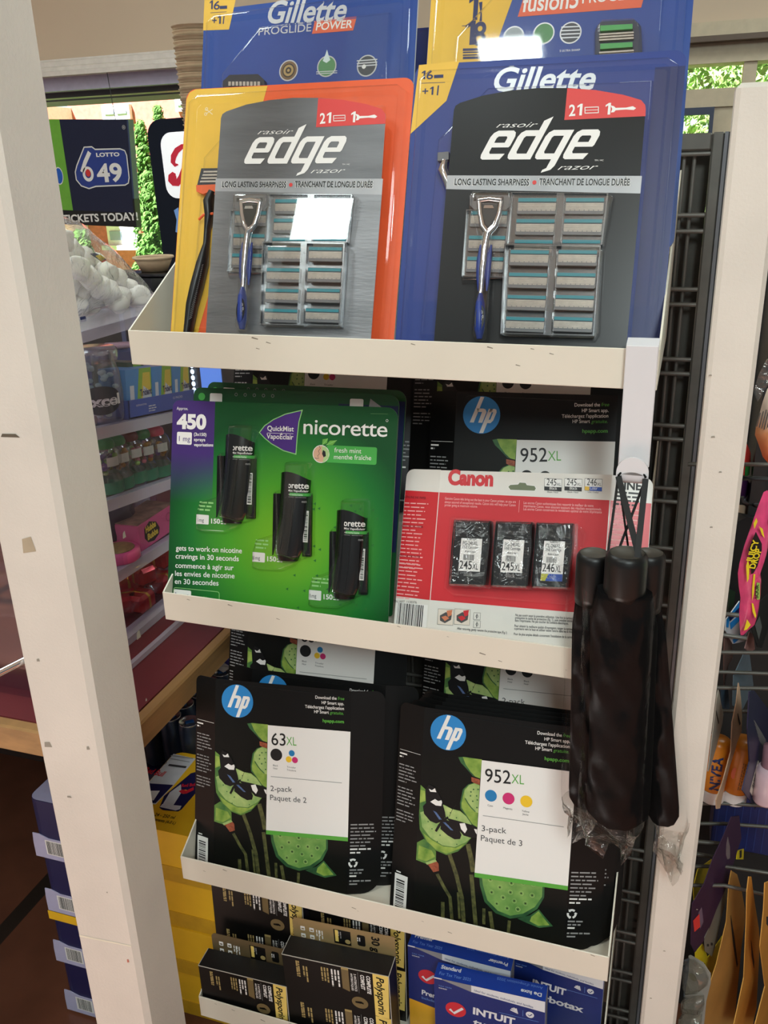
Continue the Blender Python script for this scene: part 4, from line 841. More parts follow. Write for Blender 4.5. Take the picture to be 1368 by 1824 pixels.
def hp_art(b, F, kind, vb):
    q = lambda f, pts: clipu(ccw([HF.uv(*f(*p)) for p in pts]))
    F.poly(b, [(.0004, vb), (HW-.0004, vb), (HW-.0004, .2215), (.0004, .2195)], HP_PHOTO, .0001)
    P = lambda f, pts, m, d: F.poly(b, q(f, pts), m, d)
    # stalks
    for pts, w in ((((345, 430), (400, 530), (445, 600), (460, 720), (470, 800)), .0045), (((425, 270), (480, 420), (530, 600), (550, 770), (556, 830)), .0055), (((590, 420), (610, 580), (635, 780), (640, 850)), .0055), (((555, 190), (590, 330), (602, 400)), .0065), (((690, 670), (695, 790)), .004), (((735, 690), (760, 830)), .005), (((875, 750), (870, 860)), .004), (((395, 640), (400, 760)), .005), (((500, 560), (520, 760)), .003)):
        F.line(b, [HF.uv(*cLo(*p)) for p in pts], w, STALK, .0002)
    P(cBf, ((690, 100), (800, 85), (1115, 120), (1100, 480), (960, 440), (820, 280), (740, 200)), PODRIM, .0003); P(cBf, ((770, 90), (1115, 120), (1095, 480), (1010, 450), (920, 360), (830, 230)), POD1, .0004)
    P(cBf, ((940, 460), (1095, 500), (1095, 600), (1000, 575), (945, 540)), JOINT, .0005)
    P(cBf, ((760, 960), (800, 700), (890, 600), (1000, 562), (1095, 600), (1085, 1410), (1000, 1370), (870, 1190), (770, 1070)), PODRIM, .0004); P(cBf, ((785, 960), (830, 690), (900, 612), (1000, 572), (1095, 610), (1085, 1400), (1000, 1350), (880, 1180), (790, 1050)), POD1, .0005); P(cBf, ((830, 720), (905, 615), (1000, 575), (1095, 615), (1092, 1130), (1020, 1110), (900, 960), (830, 830)), POD2, .0006)
    for x, y in ((990, 690), (945, 740), (1070, 685), (940, 815), (1050, 810), (985, 915), (1065, 885), (1065, 1030)): F.disc(b, *HF.uv(*cBf(x, y)), .0011, PODRIM, .0007, n=8)
    F.line(b, [HF.uv(*cBf(*p)) for p in ((845, 865), (900, 955), (960, 1035), (1040, 1110))], .0014, PODRIM, .0007)
    P(cBf, ((40, 660), (130, 740), (150, 1000), (36, 1200)), POD3, .0003); P(cBf, ((40, 750), (125, 770), (140, 960), (40, 1000)), POD1, .0004)
    P(cLo, ((190, 200), (240, 170), (330, 260), (332, 322), (270, 360), (190, 332)), POD3, .0003); P(cLo, ((205, 220), (300, 255), (326, 300), (262, 340), (200, 320)), POD1, .0004)
    P(cLo, ((258, 350), (325, 322), (352, 350), (358, 405), (318, 418), (285, 372)), JOINT, .0005); P(cLo, ((258, 348), (328, 320), (340, 335), (270, 364)), POD2, .0006)
    cup = ((40, 1040), (160, 985), (470, 1010), (620, 1080), (770, 1112), (880, 1200), (985, 1345), (972, 1450), (990, 1605), (900, 1730), (760, 1880), (560, 1960), (350, 1880), (180, 1720), (60, 1500), (36, 1250))
    P(cBf, cup, POD3, .0004); P(cBf, ((55, 1180), (470, 1012), (620, 1085), (770, 1118), (880, 1210), (980, 1350), (970, 1450), (985, 1608), (890, 1700), (700, 1800), (480, 1780), (250, 1640), (100, 1450)), POD2, .0005); P(cBf, ((120, 1560), (300, 1700), (500, 1800), (720, 1812), (880, 1720), (800, 1820), (560, 1935), (360, 1860), (200, 1720)), POD1, .0006)
    for x, y in ((595, 1155), (708, 1243), (205, 1345), (280, 1478), (430, 1590), (385, 1715), (735, 1745)): F.disc(b, *HF.uv(*cBf(x, y)), .0009, PODRIM, .0007, n=8)
    P(cBf, ((130, 760), (190, 640), (320, 700), (430, 930), (500, 1150), (520, 1260), (440, 1240), (300, 1060), (155, 985)), WING, .0008); P(cBf, ((100, 1060), (160, 985), (300, 1010), (430, 1110), (505, 1280), (460, 1325), (350, 1372), (240, 1330), (125, 1200)), WING, .0009)
    P(cBf, ((440, 1330), (520, 1285), (640, 1340), (760, 1450), (812, 1560), (790, 1640), (690, 1652), (560, 1580), (430, 1470)), WING, .0009); P(cBf, ((530, 1255), (760, 1305), (980, 1360), (1085, 1420), (1085, 1600), (980, 1605), (850, 1570), (760, 1470), (620, 1360)), WING, .0008)
    F.line(b, [HF.uv(*cBf(*p)) for p in ((560, 1235), (480, 1310), (410, 1400), (350, 1520))], [.002, .004, .0035, .003], WING, .001); F.line(b, [HF.uv(*cBf(*p)) for p in ((580, 1225), (620, 1110), (690, 1000))], .0005, WING, .001)
    for w_ in (((190, 720), (250, 745), (300, 705), (330, 780), (220, 775)), ((228, 965), (310, 908), (370, 945), (425, 925), (440, 960), (428, 1035), (330, 1030)), ((768, 1345), (862, 1332), (910, 1450), (872, 1525), (800, 1450)), ((1030, 1430), (1085, 1440), (1085, 1535), (1060, 1500))): P(cBf, w_, WHITE, .0011)
    for w_ in (((285, 1128), (345, 1155), (450, 1290), (400, 1292)), ((470, 1338), (520, 1340), (665, 1485), (615, 1478))): P(cBf, w_, WBLUE, .0011)
    P(cLo, ((642, 400), (1112, 455), (1113, 560), (1068, 650), (985, 712), (880, 735), (775, 700), (692, 618), (655, 500)), PODRIM, .0003); P(cLo, ((662, 410), (1098, 460), (1098, 555), (1050, 635), (970, 690), (880, 712), (790, 680), (712, 605), (678, 500)), POD4, .0004)
    for x, y in ((727, 447), (877, 465), (960, 460), (1033, 465), (797, 502), (740, 543), (873, 535), (950, 538), (1028, 548), (823, 578), (903, 598), (983, 612), (780, 627), (855, 657), (932, 660)):
        u, v = HF.uv(*cLo(x, y)); F.ring(b, u, v, .0032, .0006, POD2, .0005, n=14); F.disc(b, u, v, .0011, WING, .0006, n=8)
    P(cLo, ((1080, 652), (1120, 700), (1185, 772), (1090, 790), (1000, 760), (930, 730), (1020, 700)), PODRIM, .0003); P(cLo, ((1078, 665), (1110, 705), (1160, 765), (1080, 775), (1020, 745), (1030, 710)), POD1, .0004)
    # white panel
    w0, w1 = (.0808, .2192), (.0808, .0652); F.poly(b, [(.0808, .0600), (HW, .0655), (HW, .2218), (.0808, .2190)], WHITE, .0012); F.poly(b, [(.0808, .0600), (HW, .0655), (HW, .0712), (.0808, .0660)], HP_GREEN, .0013)
    # roundel
    F.disc(b, .0338, .2490, .0240, HP_BLUE, .0004, n=40)
    L_ = lambda pts: F.poly(b, ccw([(.0338+x*.0240, .2490+y*.0240) for x, y in pts]), WHITE, .0006)
    L_(((-.62, -.42), (-.40, -.42), (.10, .95), (-.10, .97))); L_(((-.28, .34), (-.22, .16), (.02, .16), (.10, .34))); L_(((-.16, -.42), (.06, -.42), (.26, .16), (.20, .30), (.08, .34), (.02, .16)))
    L_(((-.08, -.97), (.14, -.96), (.60, .34), (.38, .34))); L_(((.44, .34), (.38, .16), (.64, .16), (.78, .30), (.70, .34))); L_(((.38, -.24), (.30, -.42), (.50, -.42), (.64, -.28), (.80, .16), (.78, .30), (.62, .16), (.48, -.24)))
    for s_, y, xa, m, bo in (('Download the ', 490, 817, WHITE, .01), ('HP Smart app.', 520, 855, WHITE, .01), ("Téléchargez l'application", 549, 755, WHITE, .01), ('HP Smart ', 577, 810, WHITE, .01), ('hpapp.com', 628, 861, HP_GREEN, .03)):
        xe = {490: 945, 577: 898}.get(y, 989); dy = (xe-989)*.055
        A = h(xa, y+(xa-989)*.055+7); B = h(xe, y+dy+7); F.text(b, s_, A, B, .0046, m, bold=bo)
    F.text(b, 'free', h(952, 494), h(991, 497), .0046, HP_GREEN, shear=.2); F.text(b, 'gratuite.', h(904, 580), h(987, 585), .0046, HP_GREEN, shear=.2)
    num = {'63': '63'}.get(kind, '952'); xl = (555, 640, 645, 705) if num == '63' else (555, 690, 694, 760)
    F.text(b, num, h(xl[0], 764), h(xl[1], 770), .0185, BLACK, .0015, bold=.004); F.text(b, 'XL', h(xl[2], 766), h(xl[3], 769), .0130, HP_GREEN, .0015, bold=-.004)
    cap = lambda s_, uc, v: F.text(b, s_, (uc-.02, v), (uc+.02, v), .0026, DARKGREY_INK, .0015, fit=False, align='C')
    if kind == '63':
        F.disc(b, .0943, .1777, .0088, BLACK, .0015)
        F.disc(b, .1172, .1823, .0044, INK_CYAN, .0015); F.disc(b, .1130, .1730, .0044, INK_YEL, .0015); F.disc(b, .1222, .1730, .0044, INK_MAG, .0016)
        for a, b2_, x in (('Black', 'Noir', .0935), ('Tri-color', 'Tricolore', .1172)): cap(a, x, .1608); cap(b2_, x, .1565)
    else:
        dots = ((INK_CYAN, 'Cyan', ''), (INK_MAG, 'Magenta', ''), (INK_YEL, 'Yellow', 'Jaune')) if kind == '952c' else ((BLACK, 'Black', 'Noir'), (BLACK, 'Black', 'Noir'))
        for k, (m, a, b2_) in enumerate(dots): F.disc(b, .0957+k*.0231, .1735, .0078, m, .0015); cap(a, .0957+k*.0231, .1590); b2_ and cap(b2_, .0957+k*.0231, .1550)
    F.line(b, [(.0868, .1452), (.1915, .1480)], .0006, HAIR, .0015)
    n_ = '3' if kind == '952c' else '2'
    F.text(b, n_+'-pack', h(549, 1041), h(679, 1048), .0082, DARKGREY_INK, .0015); F.text(b, 'Paquet de '+n_, h(547, 1095), h(765, 1113), .0082, DARKGREY_INK, .0015)
HANG = mat('moulded_tray_edge', (30, 30, 31), .22)
def hp_pack(label, P, kind, vb=-.0115, group='black ink packs'):
    t, F = cardpack('ink_pack', label, 'ink pack', *P, group=group)
    b = MB(); F.slab(b, [(0, vb), (HW, vb), (HW, HH), (0, HH)], -.0006, 0, HP_BLACK); hp_art(b, F, kind, vb)
    o = [(.012, .225), (.012, HH-.004), (.016, HH-.0015), (HW-.018, HH-.004), (HW-.012, HH-.009)]; F.line(b, [(u, v-.004) for u, v in o[1:]], .0006, HANG, .0003)
    b.build('front_card', t)
    al = .34; c, s = math.cos(al), math.sin(al); wl = .038
    SF = Face((-wl*c, wl*s, 0), (c, -s, 0), (0, 0, 1), F.M); b = MB()
    SF.slab(b, rrect(0, vb, wl, HH, 0, 5, (0, 0, 0, .010)), -.0006, 0, HP_BLACK)
    SF.line(b, [(.003, .2130), (.036, .2130)], .0005, WHITE); SF.micro(b, .003, .207, .014, 2, .0045, WHITE, seed=2); SF.micro(b, .003, .192, .032, 6, .0046, GREY_INK, seed=3, h=.32); SF.micro(b, .003, .160, .032, 6, .0046, GREY_INK, seed=4, h=.32); SF.micro(b, .003, .128, .032, 4, .0046, GREY_INK, seed=5, h=.32)
    SF.rect(b, .006, vb+.001, .027, .040, WHITE, .0003); SF.barcode(b, .009, vb+.004, .0225, .036, BLACK, .0005, vertical=False); SF.micro(b, .008, .042, .016, 1, .004, WHITE, seed=8)
    b.build('side_flap', t)
    RF = Face((HW, 0, 0), (c, s, 0), (0, 0, 1), F.M); b = MB(); wr = .047
    RF.slab(b, rrect(0, vb, wr, HH, 0, 7, (0, .028, .014, 0)), -.0006, 0, HP_BLACK)
    RF.micro(b, .003, .088, .040, 7, .0051, GREY_INK, seed=11, h=.36); RF.micro(b, .003, .0525, .036, 2, .0051, WHITE, seed=12, h=.42)
    u, v = .0075, .0335
    for k in range(3):
        a = math.pi/2+k*2.0944; pts = [(u+.0052*math.cos(a+x), v+.0052*math.sin(a+x)) for x in (-.75, -.35, 0, .35, .6)]; RF.line(b, pts, .0028, WHITE)
        e_ = (u+.0052*math.cos(a+.95), v+.0052*math.sin(a+.95)); RF.poly(b, ccw([e_, (u+.0078*math.cos(a+.6), v+.0078*math.sin(a+.6)), (u+.0026*math.cos(a+.6), v+.0026*math.sin(a+.6))]), WHITE)
    RF.micro(b, .003, .0225, .026, 2, .0045, GREY_INK, seed=13); RF.micro(b, .003, .0135, .026, 1, .0045, WHITE, seed=14, h=.5); RF.micro(b, .003, .0065, .032, 2, .0045, GREY_INK, seed=15)
    b.build('side_flap', t)
    b = MB(); o = rrect(.012, .012, HW-.012, HH-.008, .012); F2 = Face((0, .0006, 0), (-1, 0, 0), (0, 0, 1)); o2 = [(-a_, b_) for a_, b_ in o]; shell(F2, b, ccw(o2), .0055, mat('moulded_back_tray', (36, 36, 37), .25), .003); b.build('back_tray', t)
    return t
def put(src, label, P):
    t = copy_tree(src); M = pose(*P[1:]).to_4x4(); M.translation = V(P[0]); t.matrix_world = M; t['label'] = label; return t
A63 = hp_pack('black 63XL ink pack at the front left of its shelf', ((.0381, -.0184, .5802), .081, .298, .015), '63')
put(A63, 'second 63XL ink pack, roundel half hidden by the front one', ((.0705, .0180, .5815), .045, .300, 0))
put(A63, 'dim 63XL ink pack raised at the back, coloured dots cut by the shelf above', ((.0361, .0993, .6867), .026, .300, 0))
put(A63, 'ink pack behind the green spray cards, only a dark strip showing', ((.0391, .1850, 1.0850), .028, .301, 0))
C952 = hp_pack('black 952XL three colour ink pack at the front right of its shelf', ((.3395, -.0138, .5841), .035, .300, .001), '952c', -.0155)
for k, lab in enumerate(('second 952XL ink pack from the front, directly behind the three colour pack', 'third 952XL ink pack from the front of the right row', 'fourth 952XL ink pack from the front of the right row', 'fifth 952XL ink pack, last before the raised one')):
    put(C952, lab, ((.3395+(.012, .019, .021, .022)[k], -.0138+.0098*(k+1), .5841), .035, .300, 0))
B952 = hp_pack('952XL ink pack behind the red and white card, roundel in shade', ((.3546, .1140, .9832), .051, .301, .006), '952b')
put(B952, 'ink pack raised behind the shaded 952XL pack, thin rule line showing', ((.3137, .1850, 1.0870), .034, .300, .002))
put(B952, 'ink pack with two black dots, raised behind the right row', ((.3346, .1380, .6850), .024, .300, 0))
# ================================================================= ointment cartons on the lowest shelf
c3_ = crop(320, 1560, 3.257)
OB = mat('ointment_black', (15, 14, 13), .38, spec=.35, var=.1); OBT = mat('ointment_top', (27, 26, 25), .45, var=.12, vscale=50); KRAFT = mat('tan_backing', (152, 128, 86), .5, var=.05); OYEL = mat('ointment_yellow', (238, 208, 112), .45, var=.02); OTAN = mat('ointment_tan', (120, 102, 66), .45, var=.06); ONAVY = mat('ointment_side_navy', (20, 22, 40), .4); GOLD = mat('gold_ink', (172, 150, 96), .4, var=0); PALE = mat('pale_edge_ink', (190, 186, 176), .5, var=0)
def ointment(label, P, w, hgt, dep, arts, card=None, group='ointment cartons'):
    t, F = cardpack('ointment_box', label, 'ointment box', *P, group=group)   # origin at the bottom left of the front
    b = MB(); b.box((0, 0, 0), (w, dep, hgt), OB); b.box((.0004, .0003, hgt), (w-.0004, dep, hgt+.0005), OBT); b.box((w, .0006, 0), (w+.0005, dep, hgt-.0004), ONAVY)
    for q in (((0, -.0002, hgt-.0006), (w, .0004, hgt+.0006)), ((w-.0005, -.0003, 0), (w+.0006, .0005, hgt)), ((w-.0004, 0, hgt-.0003), (w+.0006, dep, hgt+.0006)), ((-.0005, 0, hgt-.0003), (.0003, dep, hgt+.0006))): b.box(*q, PALE)
    s = w/.163
    for top in arts:
        T = lambda x, y: (x*s, top-y*s)      # x from the left, y down, metres on a 163 mm face
        # side-printed lettering reads downwards
        def tv(txt, x, y0, y1, hh, m, **k): F.text(b, txt, T(x, y0), T(x, y1), hh*s, m, .0006, **k)
        F.poly(b, [T(.139, .083), T(.160, .086), T(.1625, .0), T(.139, .0)], OYEL, .0003)
        tv('Polysporin', .1445, .0045, .078, .0118, OB, bold=.02, shear=.18)
        tv('COMPLETE', .1295, .0065, .042, .0058, WHITE, bold=.04, shear=.15); tv('COMPLET', .1205, .0070, .036, .0058, WHITE, bold=.04, shear=.15); F.line(b, [T(.1165, .004), T(.1165, .045)], .0004, GREY_INK)
        tv('3 ANTIBIOTICS', .1105, .008, .042, .0036, WHITE, bold=.02); tv('ANTIBIOTIQUES', .1055, .008, .042, .0032, WHITE, bold=.02)
        F.poly(b, [T(.0915, .042), T(.1025, .046), T(.1025, -.0002), T(.0915, -.0002)], OTAN, .0003); F.poly(b, [T(.0915, .004), T(.1025, .004), T(.1025, -.0002), T(.0915, -.0002)], GOLD, .0004)
        for k, x in enumerate((.0855, .0805, .0755)): F.micro(b, *T(x, .008), .050*s, 1, .0042*s, WHITE, .0005, ang=-math.pi/2, seed=k, h=.6)
        for k, x in enumerate((.0690, .0645, .0600)): F.micro(b, *T(x, .008), .050*s, 1, .0042*s, GOLD, .0005, ang=-math.pi/2, seed=10+k, h=.6)
        for k, x in enumerate((.0360, .0315, .0240, .0210)): F.micro(b, *T(x, .014 if k < 2 else .006), .046*s, 1, .0042*s, GOLD, .0005, ang=-math.pi/2, seed=20+k, h=.6)
        F.disc(b, *T(.1165, .064), .0125*s, OTAN, .0003, ry=.0115*s); F.poly(b, ccw([T(*q) for q in ((.1095, .0625), (.1220, .0625), (.1220, .0655), (.1205, .0655), (.1195, .0610), (.1175, .0610), (.1185, .0655), (.1095, .0655))]), OB, .0006)
    b.build('carton', t)
    if card:
        u0, u1, vt_, m = card; b = MB(); KF = Face((0, dep+.004, 0), (1, 0, 0), (0, 0, 1)); KF.slab(b, rrect(u0, 0, u1, vt_, 0, 5, (0, 0, 0, .008)), 0, .0006, m)
        z = vt_-.010
        for k in range(2):
            for j in range(2):
                u = u0+.012+j*.014; KF.rect(b, u, z-.012-k*.014, u+.007, z-.004-k*.014, WHITE, .0008, .001); KF.rect(b, u+.0015, z-.010-k*.014, u+.0055, z-.0075-k*.014, m, .001)
            KF.micro(b, u0+.040+k*.005, z-.006, .022, 2, .0035, WHITE, .0008, ang=-math.pi/2, seed=k)
        KF.rect(b, u0+.064, z-.024, u0+.090, z+.003, OB, .0008); KF.rect(b, u0+.066, z-.020, u0+.071, z+.002, OYEL, .001); KF.disc(b, u0+.085, z-.017, .0042, GOLD, .001); KF.micro(b, u0+.074, z, .018, 2, .003, GREY_INK, .001, ang=-math.pi/2)
        KF.poly(b, rrect(u0+.100, z-.020, u0+.112, z+.001, .003), OB, .0008); KF.micro(b, u0+.103, z-.004, .012, 2, .003, WHITE, .001, ang=-math.pi/2); KF.text(b, '30 g', (u0+.122, z+.003), (u0+.122, z-.026), .012, OB, .0009, bold=.03)
        b.build('backing_card', t)
    return t
F4 = FLOORZ[3]
ointment('front ointment box at the right, standing tallest with its tan backing card', ((.1490, -.0335, F4-.0015), .034, -.02, .017), .161, .1630, .034, (.1630, .080), (.004, .161, .197, KRAFT))
ointment('front ointment box at the left corner, shorter with a brown backing card', ((.0040, -.0395, F4), .025, .0, .0), .1440, .0965, .033, (.0965,), (.006, .144, .127, mat('brown_backing', (98, 82, 54), .5, var=.06)))
ointment('ointment box standing behind the left one under the shelf edge', ((.0040, .0140, F4), .03, .04, .0), .150, .2130, .030, (.206, .123, .04))
ointment('ointment box mostly hidden behind the tan backing card', ((.1600, .0310, F4), .03, .02, 0), .150, .190, .030, (.185, .1))

# ================================================================= tax software boxes
c4_ = crop(700, 1640, 3.257)
TB = mat('tax_blue', (22, 62, 158), .35, var=.04); TBD = mat('tax_navy', (22, 42, 112), .38, var=.05); TGREY = mat('tax_grey', (136, 138, 142), .5, var=0); TRED = mat('tax_red', (206, 44, 56), .4, var=0); TW = mat('tax_white', (222, 224, 228), .4, var=0); TYEL = mat('tax_yellow', (234, 170, 40), .45, var=.02); LIGHTBLUE = mat('tax_pale_blue', (110, 150, 220), .5, var=0)
def tax_box(label, P, w, hgt, dep, title, sub, sub2, back, group='tax software boxes'):
    t, F = cardpack('software_box', label, 'software box', *P, group=group)
    b = MB(); b.box((0, 0, 0), (w, dep, hgt), TB); b.box((w, .0004, 0), (w+.0004, dep, hgt), TGREY)
    F.rect(b, .0004, 0, w-.0004, hgt-.001, TBD, .0002)
    U = Face((0, 0, hgt), (1, 0, 0), (0, 1, 0)); s = w/.152
    U.rect(b, 0, 0, w, dep, TB, .0002); U.text(b, title, (.006*s, dep*.62), (.034*s, dep*.62), .0062*s, TW, .0005, bold=.03); U.text(b, 'For Tax Year 2025', (.006*s, dep*.20), (.050*s, dep*.20), .0052*s, LIGHTBLUE, .0005)
    U.text(b, sub, (w-.006*s, dep*.42), (w-.034*s, dep*.42), .0058*s, TW, .0005, bold=.03); U.text(b, sub2, (w-.006*s, dep*.84), (w-.068*s, dep*.84), .0044*s, LIGHTBLUE, .0005)
    F.rect(b, 0, hgt-.0022, .011*s, hgt, TW, .0004); F.poly(b, [(.011*s, hgt-.002), (.052*s, hgt-.0125), (.052*s, hgt-.0005), (.011*s, hgt-.0005)], TGREY, .0005); F.poly(b, [(.052*s, hgt-.0125), (w-.0004, hgt-.020), (w-.0004, hgt-.0005), (.052*s, hgt-.0005)], TW, .0005)
    F.text(b, 'Ideal for students, individuals, and families', (.056*s, hgt-.0095), (w-.016*s, hgt-.0165), .0038*s, TBD, .0007)
    F.text(b, 'TAX YEAR', (.006*s, hgt-.015), (.025*s, hgt-.0152), .0022, LIGHTBLUE); F.text(b, '****', (.006*s, hgt-.0215), (.018*s, hgt-.0215), .0040, TW, bold=.05)
    if not back:
        F.disc(b, .030*s, hgt-.052, .0145*s, TRED, .0005, ry=.0135*s); F.line(b, [(.0215*s, hgt-.0530), (.0275*s, hgt-.0590), (.0400*s, hgt-.0465)], .0040*s, TW, .0008)
        F.text(b, 'INTUIT', (.054*s, hgt-.052), (.112*s, hgt-.055), .0125*s, TW, .0006, bold=.04); F.text(b, 'turbotax', (.054*s, hgt-.073), (.134*s, hgt-.077), .0125*s, TW, .0006, bold=.03)
    F.disc(b, w-.020*s, hgt-.030, .0055*s, TW, .0006); F.line(b, [(w-.0228*s, hgt-.0300), (w-.0206*s, hgt-.0322), (w-.0170*s, hgt-.0280)], .0013, TBD, .0008); F.line(b, [(w-.0295*s, hgt-.0355), (w-.0295*s, hgt-.0245)], .0005, LIGHTBLUE, .0006)
    for k in range(4):
        a = .5+k*.45; F.line(b, [(w-.036*s, hgt-.033), (w-.036*s-.011*s*math.cos(a*.7), hgt-.033+.0095*s*math.sin(a))], [.0008, .0024], TW, .0007)
    F.line(b, [(w-.062*s, hgt-.0385), (w-.008*s, hgt-.0395)], .0006, LIGHTBLUE, .0005)
    if back == 'prem':
        F.disc(b, .030*s, hgt-.052, .0145*s, TRED, .0005, ry=.0135*s); F.line(b, [(.0215*s, hgt-.0530), (.0275*s, hgt-.0590), (.0400*s, hgt-.0465)], .0040*s, TW, .0008)
        F.text(b, 'Premier', (.020*s, hgt-.089), (.060*s, hgt-.091), .0095*s, TW, .0006, bold=.03); F.text(b, 'Includes', (.020*s, hgt-.098), (.042*s, hgt-.099), .0050*s, LIGHTBLUE, .0006); F.poly(b, [(.0004, 0), (w-.0004, 0), (w-.0004, hgt-.128), (.0004, hgt-.104)], TYEL, .0004)
    if back == 'big':
        F.text(b, 'INTUIT', (.030, hgt-.047), (.078, hgt-.050), .0125, TW, .0006, bold=.04); F.text(b, 'turbotax', (.028, hgt-.070), (.104, hgt-.074), .0125, TW, .0006, bold=.03)
    b.build('carton', t); return t
tax_box('front blue tax software box marked Standard on its top edge', ((.3733, -.0248, F4-.002), .025, 0, .012), .152, .1805, .025, 'Standard', 'De luxe', "Année d'imposition 2025", None)
tax_box('blue tax software box marked Premier, behind the front one to the left', ((.3194, .0210, F4-.001), -.01, 0, .0), .150, .1745, .025, 'Premier', 'Premier', "Année d'imposition 2025", 'prem')
tax_box('rear blue tax software box, at the right end of the lowest shelf', ((.4640, .0620, F4-.002), -.02, 0, .0), .129, .1580, .025, 'Standard', 'De luxe', "Année d'imposition 2025", 'big')
# ================================================================= white hanging strip and the three folded umbrellas
HY_ = -.006
p0, p1 = at(1114, 640, HY_), at(1172, 640, HY_); pb = at(1128, 845, HY_)
HX0, HX1 = p0.x, p1.x; w = HX1-HX0; ztop = LIPZ[0]-.003
HOOKM = mat('white_plastic', (216, 214, 216), .38, var=.01)
t = thing('hanging_strip', 'white plastic hanging strip hooked over the top shelf lip', 'hook', (HX0, HY_, at(1130, 830, HY_).z)); Lh = V(t.location)
b = MB(); z0 = 0
b.bbox((0, -.003, 0), (w, 0, ztop+.004-Lh.z), .0009, HOOKM); 
# upper part bends back over the lip
b.add([V(p)-Lh for p in ((HX0, -.006, ztop+.004), (HX1, -.006, ztop+.004), (HX1, .014, ztop+.0075), (HX0, .014, ztop+.0075), (HX0, -.006, ztop+.0015), (HX1, -.006, ztop+.0015), (HX1, .014, ztop+.005), (HX0, .014, ztop+.005))], [(0,1,2,3), (7,6,5,4), (0,4,5,1), (2,6,7,3), (1,5,6,2), (0,3,7,4)], HOOKM)
b.build('strap_plate', t)
b = MB()   # curled end: a rounded tongue standing in front of the plate, open underneath
cx = w/2; r_ = w/2+.0005; n = 20; zc = -.002
o_ = [(cx+r_*math.cos(math.pi*k/n), zc+r_*math.sin(math.pi*k/n)) for k in range(n+1)]; i_ = [(cx+r_*.80*math.cos(math.pi*k/n), zc-.006+r_*.42*math.sin(math.pi*k/n)) for k in range(n+1)]
HFc = Face((0, -.014, 0), (1, 0, 0), (0, 0, 1))
HFc.slab(b, [(o_[0][0], zc-.012)]+o_+[(o_[-1][0], zc-.012), (i_[-1][0], zc-.012)]+i_[::-1]+[(i_[0][0], zc-.012)], 0, .003, HOOKM)
b.build('curled_tongue', t)
b = MB(); vs = []; m = 8
for q in range(m+1):
    a_ = math.pi*q/m
    for x_ in (0, w): vs.append((x_ if q < 4 else x_, -.0085+.0085*math.cos(a_)-.0015, -.004-.009*math.sin(a_)))
b.add(vs, [(2*q, 2*q+1, 2*q+3, 2*q+2) for q in range(m)], HOOKM, True); b.add([(x_, y_, z_-.0015) for x_, y_, z_ in vs], [(2*q, 2*q+2, 2*q+3, 2*q+1) for q in range(m)], HOOKM, True)
b.build('hook_bend', t)
tipL, tipR = Lh+V((.002, -.0185, -.008)), Lh+V((w-.002, -.0185, -.008))
UFAB = mat('umbrella_cloth', (10, 10, 11), .9, spec=.08, var=.2, vscale=60, bump=.4, bscale=90); UHAN = mat('umbrella_handle', (15, 15, 15), .4, spec=.4, var=.05); UTOP = mat('handle_end', (74, 70, 62), .5); CORD = mat('black_cord', (14, 14, 14), .7)
FILM2 = clear('umbrella_sleeve', gloss=.20, rough=.05, base=.0, bump=.45, bscale=26); FILM3 = clear('umbrella_sleeve_end', (240, 240, 238), gloss=1., rough=.10, base=.05, bump=1., bscale=60)
